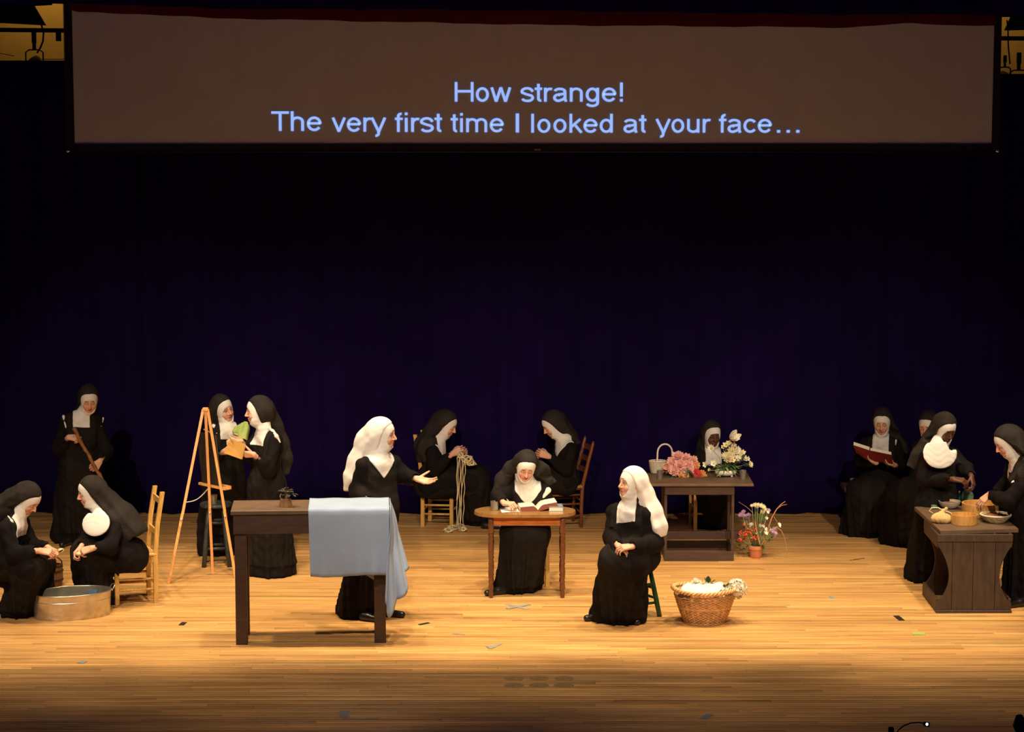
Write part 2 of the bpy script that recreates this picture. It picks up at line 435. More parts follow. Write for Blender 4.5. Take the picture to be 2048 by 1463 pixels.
_C = np.array([(0,0,0),(1,0,0),(0,1,0),(1,1,0),(0,0,1),(1,0,1),(0,1,1),(1,1,1)])
_E = [(0,1),(2,3),(4,5),(6,7),(0,2),(1,3),(4,6),(5,7),(0,4),(1,5),(2,6),(3,7)]
def surface(A, g):
    """surface nets: field -> vertices, quads"""
    for ax in range(3):
        sl = [slice(None)] * 3
        sl[ax] = 0; A[tuple(sl)] = np.maximum(A[tuple(sl)], 1e-3)
        sl[ax] = -1; A[tuple(sl)] = np.maximum(A[tuple(sl)], 1e-3)
    ins = A < 0
    nx, ny, nz = A.shape
    cnt = np.zeros((nx - 1, ny - 1, nz - 1), np.int8)
    for c in _C: cnt += ins[c[0]:nx - 1 + c[0], c[1]:ny - 1 + c[1], c[2]:nz - 1 + c[2]]
    act = (cnt > 0) & (cnt < 8)
    cells = np.argwhere(act)
    if len(cells) == 0: return np.zeros((0, 3)), np.zeros((0, 4), int)
    idx = np.full(act.shape, -1, np.int32); idx[act] = np.arange(len(cells))
    vals = [A[cells[:, 0] + c[0], cells[:, 1] + c[1], cells[:, 2] + c[2]] for c in _C]
    acc = np.zeros((len(cells), 3)); n = np.zeros(len(cells))
    for a, b in _E:
        m = (vals[a] < 0) != (vals[b] < 0)
        t = vals[a][m] / (vals[a][m] - vals[b][m])
        acc[m] += _C[a] + (_C[b] - _C[a]) * t[:, None]; n[m] += 1
    V = g.o + g.h * (cells + acc / n[:, None])
    Q = []
    for ax in range(3):
        o1, o2 = [(1, 2), (2, 0), (0, 1)][ax]
        s0 = [slice(1, -1)] * 3; s1 = [slice(1, -1)] * 3
        s0[ax] = slice(0, -1); s1[ax] = slice(1, None)
        a = ins[tuple(s0)]; b = ins[tuple(s1)]
        e = np.argwhere(a != b); fl = a[tuple(e.T)]
        base = e.copy(); base[:, o1] += 1; base[:, o2] += 1
        def cell(d1, d2):
            c = base.copy(); c[:, o1] += d1; c[:, o2] += d2
            return idx[tuple(c.T)]
        q = np.stack([cell(-1, -1), cell(0, -1), cell(0, 0), cell(-1, 0)], 1)
        q[~fl] = q[~fl][:, ::-1]
        Q.append(q)
    Q = np.concatenate(Q); Q = Q[(Q >= 0).all(1)]
    return V, Q

def rot_frame(yaw, pitch=0.0, roll=0.0):
    """columns: left, forward, up.  yaw 0 looks to the audience (-Y), 90 to +X; pitch > 0 looks down"""
    y = math.radians(yaw); p = math.radians(pitch); r = math.radians(roll)
    f = np.array([math.sin(y) * math.cos(p), -math.cos(y) * math.cos(p), -math.sin(p)])
    l0 = np.array([math.cos(y), math.sin(y), 0.0]); u0 = np.cross(f, l0)
    if u0[2] < 0: u0 = -u0
    l = l0 * math.cos(r) + u0 * math.sin(r); u = -l0 * math.sin(r) + u0 * math.cos(r)
    return np.stack([l, f, u], 1)

SKINS = {'fair': (0.74, 0.42, 0.29), 'warm': (0.66, 0.36, 0.24), 'dark': (0.115, 0.045, 0.024)}

def head_mesh(hc, R, skin, look_down, h=0.0036):
    T = lambda x, y, z: hc + R @ np.array([x, y, z])
    s = Sdf()
    s.ell(T(0, -0.012, 0.035), (0.072, 0.090, 0.083), R)
    s.ell(T(0, 0.024, -0.028), (0.058, 0.064, 0.082), R, k=0.03)
    s.ell(T(0, 0.054, -0.090), (0.028, 0.026, 0.020), R, k=0.035)
    s.cone(T(-0.030, 0.074, 0.026), T(0.030, 0.074, 0.026), 0.013, 0.013, k=0.02)
    for q in (-1, 1):
        s.ell(T(q * 0.034, 0.058, -0.034), (0.026, 0.024, 0.028), R, k=0.02)
        s.ell(T(q * 0.074, -0.010, -0.008), (0.010, 0.020, 0.030), R, k=0.008)      # ears
    for q in (-1, 1): s.ell(T(q * 0.031, 0.098, 0.005), (0.019, 0.016, 0.011), R, k=0.012, sub=True)
    for q in (-1, 1): s.ell(T(q * 0.030, 0.0735, 0.004), (0.0150, 0.0135, 0.0125), R, k=0.003)
    s.cone(T(0, 0.082, 0.020), T(0, 0.109, -0.026), 0.0075, 0.0105, k=0.012)
    for q in (-1, 1): s.ell(T(q * 0.0115, 0.094, -0.031), (0.008, 0.010, 0.0075), R, k=0.006)
    s.ell(T(0, 0.084, -0.056), (0.021, 0.012, 0.0065), R, k=0.006)
    s.ell(T(0, 0.082, -0.068), (0.018, 0.012, 0.0075), R, k=0.006)
    s.cone(T(-0.019, 0.097, -0.0620), T(0.019, 0.097, -0.0620), 0.0028, 0.0028, k=0.004, sub=True)
    s.cone(T(0, -0.015, -0.05), T(0, -0.04, -0.17), 0.050, 0.054, k=0.03)
    lo, hi = s.bounds(); g = Grid(lo, hi, h)
    V, Q = surface(s.eval(g), g)
    L = (V - hc) @ R
    x, y, z = np.abs(L[:, 0]), L[:, 1], L[:, 2]
    base = np.array(SKINS[skin]); Cc = np.tile(base, (len(V), 1))
    dark = skin == 'dark'
    front = y > 0.045
    def blend(w, c): 
        w = np.clip(w, 0, 1)[:, None]; Cc[:] = Cc * (1 - w) + np.array(c) * w
    if not dark:
        blend(front * 0.45 * np.exp(-((x - 0.036) ** 2 + (z + 0.036) ** 2) / 0.0004), (0.72, 0.26, 0.19))   # cheeks
        blend((y > 0.095) * 0.3, (0.72, 0.30, 0.22))
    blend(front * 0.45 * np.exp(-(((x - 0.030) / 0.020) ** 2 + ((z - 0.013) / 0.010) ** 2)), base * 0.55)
    lip = (0.42, 0.11, 0.10) if not dark else (0.16, 0.045, 0.035)
    blend(front * (y > 0.075) * np.exp(-((x / 0.019) ** 4 + ((z + 0.0615) / 0.0095) ** 4)) * 1.2, lip)
    brow = (0.09, 0.045, 0.025) if not dark else (0.02, 0.01, 0.006)
    zb = 0.031 - 0.18 * np.abs(x - 0.028)
    blend(front * (x > 0.012) * (x < 0.047) * (np.abs(z - zb) < 0.0038) * 0.85, brow)
    if look_down:
        blend(front * (np.abs(x - 0.030) < 0.015) * (np.abs(z + 0.0035) < 0.0030) * 0.9, (0.03, 0.015, 0.01))
    else:
        e = ((x - 0.030) / 0.0135) ** 2 + ((z - 0.002) / 0.0060) ** 2
        blend(front * (e < 1) * 1.0, (0.62, 0.58, 0.54))
        blend(front * (((x - 0.030) ** 2 + (z - 0.002) ** 2) < 0.0055 ** 2) * (e < 1.2), (0.035, 0.02, 0.012))
        blend(front * (np.abs(x - 0.030) < 0.016) * (np.abs(z - 0.0085) < 0.0026) * 0.9, (0.03, 0.015, 0.01))
    return V, Q, Cc

def hand_sdf(s, w, d, n, side, curl=0.35, spread=1.0, thumb=0.4, fc=None, k=0.006, sc=1.0):
    """w wrist, d towards the knuckles, n out of the palm"""
    d = unit(d); n = unit(n - d * np.dot(n, d)); t = np.cross(d, n) * (1 if side == 'R' else -1)
    p = lambda a, b, c: w + sc * (d * a + t * b + n * c)
    kn = [(0.084, 0.030), (0.088, 0.010), (0.083, -0.010), (0.074, -0.028)]
    for a, b in kn:
        s.cone(p(0.005, b * 0.5, 0), p(a, b, -0.001), 0.015 * sc, 0.0105 * sc, k=0.010)
    s.cone(p(0.0, 0.006, 0), p(0.05, 0.020, 0.006), 0.018 * sc, 0.012 * sc, k=0.012)
    Ls = [(0.041, 0.025, 0.020), (0.045, 0.028, 0.021), (0.041, 0.026, 0.020), (0.033, 0.020, 0.018)]
    for i, ((a, b), L) in enumerate(zip(kn, Ls)):
        c = curl if fc is None else fc[i]
        ang = 0; pos = p(a, b, 0); r = 0.0082 * sc
        dd = unit(d + t * b * 2.2 * spread)
        for j, l in enumerate(L):
            ang += (0.9, 1.25, 0.8)[j] * c * 1.15
            v = dd * math.cos(ang) + n * math.sin(ang)
            q = pos + v * l * sc
            s.cone(pos, q, r, r - 0.0007, k=0.0035)
            pos = q; r -= 0.0007
    pos = p(0.022, 0.026, 0.006); r = 0.0105 * sc
    ang = 0.85 - 0.5 * thumb
    for j, l in enumerate((0.038, 0.030, 0.024)):
        v = unit(d * math.cos(ang) + t * math.sin(ang) + n * (0.25 + 0.75 * thumb * (j + 1) / 2))
        q = pos + v * l * sc
        s.cone(pos, q, r, r - 0.001, k=0.005); pos = q; r -= 0.001; ang -= 0.55 * thumb
    return p(0.075, 0, 0.02)

NUNS = []
def march(A, g, px, py):
    """first point where the ray through a pixel meets a built cloth surface"""
    d = ray(px, py); o = np.array([0, 0, CAM_H])
    ys = np.arange(g.ax[1][0], g.ax[1][-1], g.h * 0.5)
    pts = o + d * (ys / d[1])[:, None]
    ii = np.round((pts - g.o) / g.h).astype(int)
    ok = ((ii >= 0) & (ii < g.n)).all(1)
    v = np.where(ok, A[tuple(np.clip(ii, 0, g.n - 1).T)], 1.0)
    j = np.argmax(v < 0)
    return pts[j] if v[j] < 0 else None

def isect(*fs):
    r = fs[0]
    for f in fs[1:]: r = np.maximum(r, f)
    return r

def nun(label, row, head, neck_sh, pel, torso_yaw, legs, arms, skin='fair', veil='black', drape=(), bib=None,
        slits=(), vneck=False, shoes=(), seated=False, look_down=True, hem=None, sh_w=0.140, fat=0.94, body_name='person',
        hood=1.0, cut=0.030, collar=None, hs=1.0, scap=True, chest=0.0, detail=1.0, seat_z=None):
    Y0 = G(1024, row)[1]
    W = lambda q: P(q[0], q[1], Y0 + (q[2] if len(q) > 2 else 0.0))
    hx, hy, hdy, hyaw, hpitch, hroll = head
    hc = W((hx, hy, hdy)); R = rot_frame(hyaw, hpitch, hroll)
    T = lambda x, y, z: hc + R @ np.array([x, y, z])
    S = W(neck_sh); B = W(pel)
    RT = rot_frame(torso_yaw); lf, fw = RT[:, 0], RT[:, 1]
    up = unit(S - B); fwc = unit(fw - up * np.dot(fw, up))
    SL = S + lf * sh_w; SR = S - lf * sh_w
    root = np.array([B[0], B[1], 0.0])
    person = empty(body_name, root, label, 'person', 'nuns on the stage')
    seed = (hash_i(label) % 97) * 0.1
    # ---------------- habit
    s = Sdf()
    C = S - up * 0.15
    s.cone(SL - up * 0.035, SR - up * 0.035, 0.058, 0.058, k=0.03)
    for q in (-1, 1):
        s.cone(S - up * 0.13 + lf * q * 0.075 * fat + fwc * 0.012, B + lf * q * 0.07 * fat, 0.094 * fat, 0.118 * fat, k=0.05, sq=(fwc, 1.10))
        if chest: s.ell(S - up * 0.20 + lf * q * 0.07 + fwc * (0.07 + chest), (0.07, 0.06, 0.08), k=0.06)
    s.cone(S - up * 0.02, hc + R @ np.array([0, -0.04, -0.13]), 0.085, 0.058, k=0.04)
    hem_c = []
    if not seated:
        hx0, hy0, hr, hflat = hem
        H = G(hx0, hy0) + np.array([0, 0, 0.03])
        for q in (-1, 1):
            s.cone(B + lf * q * 0.06, H + lf * q * 0.09 + np.array([0, 0, 0.02]), 0.145 * fat, hr * 0.80, k=0.08, sq=(fw, hflat))
            mid = (B + H) / 2
        s.cone(B * 0.5 + H * 0.5, H + np.array([0, 0, 0.02]), 0.15 * fat, hr * 0.95, k=0.06, sq=(fw, hflat))
        hem_c.append(H)
    else:
        for (kn, ft, r0, r1, r2) in legs:
            K = W(kn); Fp = G(ft[0], ft[1]) + np.array([0, 0, 0.03])
            s.cone(B + (K - B) * 0.02, K, r0, r1, k=0.07)
            s.cone(K, Fp, r1, r2, k=0.07)
            hem_c.append(Fp)
        if len(legs) == 2:
            K0, K1 = W(legs[0][0]), W(legs[1][0]); F0, F1 = hem_c
            s.cone((K0 + K1) / 2, (F0 + F1) / 2, legs[0][3] * 0.95, legs[0][4], k=0.08)
        s.ell(B + np.array([0, 0, 0.02]), (0.158 * fat, 0.145 * fat, 0.13), k=0.07)
    torso = Sdf(); torso.ops = list(s.ops)
    hands = []
    for a in arms:
        sh = SL if a['side'] == 'L' else SR
        E = W(a['el']); Wr = W(a['wr'])
        s.cone(sh - up * 0.04, E, 0.058, 0.064, k=0.03); torso.ops.append(s.ops[-1])
        back = unit(E - Wr)
        s.cone(E, Wr + back * 0.035, 0.064, a.get('cuff', 0.046), k=0.03)
        s.cone(Wr + back * 0.10 + np.array([0, 0, -0.028]), E + np.array([0, 0, -0.03]), a.get('cuff', 0.046) * 0.9, 0.055, k=0.03)
        # open end of the sleeve
        s.cone(Wr + back * 0.045, Wr - back * 0.03, 0.034, 0.034, k=0.006, sub=True)
        hands.append((a, sh, E, Wr, back))
    lo, hi = s.bounds(); g = Grid(lo, hi, 0.0125 / detail, floor=0.0)
    A = s.eval(g); Tq = torso.eval(g)
    X, Yg, Z = g.full()
    Zr = np.clip(1 - Z / 0.95, 0, 1)
    if seated: Zr = Zr * (Z < 0.46) * np.clip((0.46 - Z) / 0.15, 0, 1) + 0.15
    ang = np.arctan2(Yg - hem_c[0][1] - 0.0, X - np.mean([q[0] for q in hem_c]))
    fold = np.sin(ang * 9 + seed + 1.2 * np.sin(ang * 2 + seed)) * 0.6 + np.sin(ang * 15 + seed * 2) * 0.4
    fold = 1.2 * (0.5 - np.abs(fold)) + 0.5 * fold
    D = (0.026 * Zr) * fold.astype(np.float32)
    D = D + 0.0035 * np.sin(X * 43 + Z * 14 + 3 * np.sin(Yg * 9 + seed)) * np.sin(Yg * 37 - Z * 21 + seed) + 0.0022 * np.sin(Z * 61 + 5 * np.sin(X * 11 + seed) + 4 * np.sin(Yg * 9))
    A = A + D; Tq = Tq + D
    if seated and len(legs):
        K = W(legs[0][0]); kd = K - B; kd[2] = 0; dk = np.linalg.norm(kd); kd = kd / dk
        zs = seat_z if seat_z is not None else B[2] - 0.125
        carve = np.maximum(Z - zs, (X - B[0]) * kd[0] + (Yg - B[1]) * kd[1] - (min([dk] + [float((q[:2] - B[:2]) @ kd[:2]) for q in hem_c]) - 0.115))
        cv = -carve - 0.012 * np.clip(np.sin(ang * 7 + seed), 0, 1)
        A = np.maximum(A, cv); Tq = np.maximum(Tq, cv)
    A = np.maximum(A, -(Z - 0.008)).astype(np.float32)
    V, Q = surface(A.copy(), g)
    link('habit', mesh_np('habit', V - root, Q, M['habit']), person)
    # ---------------- scapular: the sleeveless over-panel, front and back
    def local(gx, gy, gz, o, ax):
        return (gx - o[0]) * ax[0] + (gy - o[1]) * ax[1] + (gz - o[2]) * ax[2]
    if scap:
        lx = local(X, Yg, Z, S, lf)
        arm_A = np.full(A.shape, 1.0, np.float32)
        sa = Sdf()
        for a, sh, E, Wr, back in hands:
            sa.cone(sh - up * 0.10 + (lf if a['side'] == 'L' else -lf) * 0.02, E, 0.060, 0.070, k=0.02)
            sa.cone(Wr, Wr + unit(a['d']) * 0.14, 0.055, 0.050, k=0.02)
        aA = sa.eval(g) if sa.ops else arm_A
        lowz = 0.10 if not seated else 0.05
        Sc = isect(Tq - 0.010, np.abs(lx) - 0.135 - 0.05 * np.clip((S[2] - Z) / 1.2, 0, 1), -(aA - 0.004), -(Z - lowz))
        V, Q = surface(Sc.astype(np.float32), g)
        if len(V): link('scapular', mesh_np('scapular', V - root, Q, M['scapular']), person)
    # ---------------- white slits at the shoulder
    for sl in slits:
        pts = [march(A, g, q[0], q[1]) for q in sl[:-1]]
        pts = [p for p in pts if p is not None]
        if len(pts) < 2: continue
        wdt = sl[-1] * 1.45
        ss = Sdf()
        for i in range(len(pts) - 1):
            ss.cone(pts[i], pts[i + 1], wdt * (0.8 if i == 0 else 1.0), wdt * (0.9 if i < len(pts) - 2 else 0.4), k=0.01)
        lo, hi = ss.bounds(); g2 = Grid(lo, hi, 0.006)
        Bf = ss.eval(g2)
        V, Q = surface(np.maximum(Bf, -1.0), g2)
        # keep only the layer just proud of the cloth: sample habit
        Ah = resample(A, g, g2)
        V, Q = surface(isect(Bf, Ah - 0.019), g2)
        if len(V): link('undersleeve', mesh_np('undersleeve', V - root, Q, M['white']), person)
    # ---------------- wimple: coif over the head, neck and chest panel
    w = Sdf()
    w.ell(T(0, -0.012, 0.035), (0.083, 0.103, 0.095), R)
    w.ell(T(0, 0.020, -0.032), (0.072, 0.073, 0.094), R, k=0.03)
    w.ell(T(0, 0.040, -0.093), (0.046, 0.040, 0.034), R, k=0.04)
    w.cone(T(0, -0.012, -0.06), S + fwc * 0.01 + up * 0.0, 0.060, 0.072, k=0.03)
    lo, hi = w.bounds(); lo = lo - 0.02; hi = hi + 0.02
    cs = S + fwc * 0.10 - up * 0.03
    lo = np.minimum(lo, cs - 0.16); hi = np.maximum(hi, cs + 0.12)
    if bib: bq = W(bib[:3]); lo = np.minimum(lo, bq - 0.2); hi = np.maximum(hi, bq + 0.2)
    gw = Grid(lo, hi, 0.0062)
    Wf = w.eval(gw)
    Ahw = resample(Tq.astype(np.float32), g, gw)
    X2, Y2, Z2 = gw.full()
    cx = local(X2, Y2, Z2, S, lf); cf = local(X2, Y2, Z2, S, fwc); cu = local(X2, Y2, Z2, S, up)
    if bib:
        Rb = rot_frame(bib[5], bib[6]); bp = W(bib[:3])
        bs = Sdf(); bs.ell(bp, (bib[3], 0.022, bib[4]), Rb)
        bs.cone(bp + Rb @ np.array([0, -0.075, bib[4] * 0.30]), T(0, -0.035, -0.08), 0.078, 0.046, k=0.05)
        pd = Rb.T @ (np.array([0, 0, 0.0])); disc = bs.ops[0]; d1 = Sdf(); d1.ops = [disc]; d2 = Sdf(); d2.ops = bs.ops[1:]
        qz = local(X2, Y2, Z2, bp, Rb[:, 2])
        panel = np.minimum(np.maximum(d1.eval(gw), qz - bib[4] * 0.72), d2.eval(gw))
        for q in bs.ops[:0]: pass
    elif vneck:
        panel = isect(Ahw - 0.017, np.abs(cx) - np.clip(0.115 + cu * 0.80, 0.0, 0.115), -(cf + 0.03), -(cu + 0.15))
    else:
        panel = isect(Ahw - 0.017, np.abs(cx) - 0.080, -(cf - 0.0), -(cu + 0.092))
    Wf = np.minimum(Wf, panel)
    # face opening: ellipse seen from the front
    fx = local(X2, Y2, Z2, hc, R[:, 0]); fy = local(X2, Y2, Z2, hc, R[:, 1]); fz = local(X2, Y2, Z2, hc, R[:, 2])
    face = (np.sqrt((fx / 0.056) ** 2 + ((fz + 0.028) / np.where(fz > -0.028, 0.072, 0.077)) ** 2) - 1) * 0.056
    face = np.maximum(face, -(fy - 0.022))
    face = np.maximum(face, fz - 0.040)      # straight lower edge of the forehead band
    Wf = np.maximum(Wf, -face) + 0.0008 * np.clip((-fz - 0.02) * 20, 0, 1) * (fz > -0.22) * np.sin(fz * 150 + 3 * np.sin(fx * 30))
    V, Q = surface(Wf.astype(np.float32), gw)
    link('wimple', mesh_np('wimple', V - root, Q, M['white']), person)
    # ---------------- veil
    v = Sdf()
    v.ell(T(0, -0.026, 0.043), (0.094 * hood, 0.112 * hood, 0.102 * hood), R)
    v.ell(T(0, -0.045, -0.02), (0.094 * hood, 0.090 * hood, 0.10), R, k=0.05)
    for seg in drape:
        pts = [W(q[:3]) if len(q) > 2 else W(q) for q in seg['pts']]
        rs = [q[3] for q in seg['pts']]
        if seg.get('from_head', True):
            pts = [T(*seg.get('h0', (0, -0.07, 0.0)))] + pts; rs = [seg.get('r0', 0.085)] + rs
        for i in range(len(pts) - 1):
            v.cone(pts[i], pts[i + 1], rs[i], rs[i + 1], k=0.045, sq=seg.get('sq'))
    lo, hi = v.bounds(); gv = Grid(lo, hi, 0.0085 / detail)
    Vf = v.eval(gv)
    X3, Y3, Z3 = gv.full()
    vy = local(X3, Y3, Z3, hc, R[:, 1]); vz = local(X3, Y3, Z3, hc, R[:, 2]); vx = local(X3, Y3, Z3, hc, R[:, 0])
    cutp = vy - (cut + 0.38 * vz - 0.25 * np.abs(vx))
    cutp = np.where(vz < -0.14, np.minimum(cutp, vy - (cut - 0.05) + (vz + 0.14) * 1.2), cutp)
    Vf = np.maximum(Vf, cutp)
    fa = np.arctan2(vy + 0.03, vx)
    low = np.clip(-(vz - 0.05) / 0.10, 0, 1)
    dp = unit(W(drape[0]['pts'][-1][:3]) - T(0, -0.05, 0.09)) if len(drape) else np.array([0, 0, -1.0])
    e1, e2, _ = frame_from(dp); a1 = X3 * e1[0] + Y3 * e1[1] + Z3 * e1[2]; a2 = X3 * e2[0] + Y3 * e2[1] + Z3 * e2[2]
    ridge = np.sin(a1 * 58 + seed + 1.2 * np.sin(a2 * 17)) + 0.7 * np.sin(a2 * 66 + seed * 2 + 1.2 * np.sin(a1 * 13))
    Vf = Vf + 0.0062 * low * ridge + 0.0010 * np.sin(vz * 75 + vx * 40 + seed) * np.sin(vy * 50 + seed)
    for sgm in drape:
        pe = W(sgm['pts'][-1][:3]); pp_ = W(sgm['pts'][-2][:3]) if len(sgm['pts']) > 1 else hc; re = sgm['pts'][-1][3]
        dv = unit(unit(pe - pp_) + np.array([0, 0, -0.8]))
        al = (X3 - pe[0]) * dv[0] + (Y3 - pe[1]) * dv[1] + (Z3 - pe[2]) * dv[2]
        rr_ = np.sqrt((X3 - pe[0]) ** 2 + (Y3 - pe[1]) ** 2 + (Z3 - pe[2]) ** 2)
        Vf = np.where(rr_ < re * 2.4 + 0.02, np.maximum(Vf, al - re * 0.35 + 0.008 * ridge), Vf)
    V, Q = surface(Vf.astype(np.float32), gv)
    link('veil', mesh_np('veil', V - root, Q, M['veil'] if veil == 'black' else M['whiteveil']), person)
    # ---------------- body: head, trunk, arms, hands and legs as one mesh
    VV, QQ, CC = [], [], []; off = 0
    def push(V, Q, Cx):
        nonlocal off
        VV.append(V); QQ.append(Q + off); CC.append(Cx); off += len(V)
    push(*head_mesh(hc, R, skin, look_down))
    b = Sdf()
    b.cone(SL - up * 0.05, SR - up * 0.05, 0.040, 0.040, k=0.03)
    for q in (-1, 1): b.cone(S - up * 0.10 + lf * q * 0.055, B + lf * q * 0.05, 0.075, 0.09, k=0.04)
    b.cone(S - up * 0.04, T(0, -0.035, -0.14), 0.055, 0.050, k=0.03)
    if not seated:
        for q in (-1, 1): b.cone(B + lf * q * 0.07, hem_c[0] + lf * q * 0.07 + np.array([0, 0, 0.03]), 0.08, 0.035, k=0.03)
    else:
        for (kn, ft, r0, r1, r2) in legs:
            K = W(kn); b.cone(B, K, 0.08, min(0.055, r1 * 0.6), k=0.03); b.cone(K, G(ft[0], ft[1]) + np.array([0, 0, 0.06]), min(0.055, r1 * 0.6), 0.035, k=0.02)
    for a, sh, E, Wr, back in hands:
        b.cone(sh - up * 0.04, E, 0.042, 0.036, k=0.02); b.cone(E, Wr + back * 0.02, 0.036, 0.026, k=0.02)
    lo, hi = b.bounds(); gb = Grid(lo, hi, 0.016)
    V, Q = surface(b.eval(gb), gb)
    push(V, Q, np.tile(np.array(SKINS[skin]), (len(V), 1)))
    for a, sh, E, Wr, back in hands:
        if a.get('nohand'): continue
        hsd = Sdf()
        hsd.cone(Wr + back * 0.09, Wr, 0.030, 0.0235, k=0.01)
        hand_sdf(hsd, Wr, np.array(a['d'], float), np.array(a['n'], float), a['side'], a.get('curl', 0.4), a.get('spread', 1.0), a.get('thumb', 0.5), a.get('fc'), sc=a.get('sc', 1.0))
        lo, hi = hsd.bounds(); gh = Grid(lo, hi, 0.0042)
        V, Q = surface(hsd.eval(gh), gh)
        Cx = np.tile(np.array(SKINS[skin]), (len(V), 1))
        dist = np.linalg.norm(V - Wr, axis=1)
        if skin != 'dark': Cx = Cx * (1 - 0.12 * np.clip((dist - 0.09) / 0.06, 0, 1))[:, None] * np.array([1.0, 0.97, 0.96])
        push(V, Q, Cx)
    V = np.concatenate(VV); Q = np.concatenate(QQ); Cx = np.concatenate(CC)
    link('body', mesh_np('body', V - root, Q, M['skin'], colors=np.concatenate([Cx, np.ones((len(Cx), 1))], 1)), person)
    # ---------------- shoes
    for q in shoes:
        p = G(q[0], q[1]) + np.array([0, 0, 0.035]); yaw = math.radians(q[2]); dv = np.array([math.sin(yaw), -math.cos(yaw), 0])
        ss = Sdf(); ss.cone(p - dv * 0.07, p + dv * 0.085 - np.array([0, 0, 0.008]), 0.036, 0.030, k=0.02, sq=((0, 0, 1), 1.1))
        ss.cone(p - dv * 0.08, p - dv * 0.03, 0.034, 0.036, k=0.02)
        lo, hi = ss.bounds(); gs = Grid(lo, hi, 0.008, floor=0.0)
        Af = ss.eval(gs); Af = np.maximum(Af, -(gs.full()[2] - 0.006)).astype(np.float32)
        V, Q = surface(Af, gs)
        link('shoe', mesh_np('shoe', V - root, Q, M['shoe']), person)
    NUNS.append(person)
    return dict(person=person, A=A, g=g, W=W, hands=hands, Y0=Y0)

def hash_i(s):
    v = 7
    for c in s: v = (v * 31 + ord(c)) % 1000003
    return v

def resample(A, g, g2):
    """trilinear values of field A (grid g) at the nodes of g2"""
    out_axes = []
    for i in range(3):
        t = (g2.ax[i] - g.o[i]) / g.h
        t = np.clip(t, 0, g.n[i] - 1.001); j = t.astype(int); out_axes.append((j, (t - j).astype(np.float32)))
    (ix, fx), (iy, fy), (iz, fz) = out_axes
    B = A[ix] * (1 - fx)[:, None, None] + A[ix + 1] * fx[:, None, None]
    B = B[:, iy] * (1 - fy)[None, :, None] + B[:, iy + 1] * fy[None, :, None]
    B = B[:, :, iz] * (1 - fz)[None, None, :] + B[:, :, iz + 1] * fz[None, None, :]
    # outside the source box the cloth is absent
    far = np.zeros(B.shape, np.float32)
    for i in range(3):
        o = np.maximum(g.ax[i][0] - g2.ax[i], g2.ax[i] - g.ax[i][-1]).clip(0).astype(np.float32)
        far += o.reshape([-1 if k == i else 1 for k in range(3)])
    return B + far
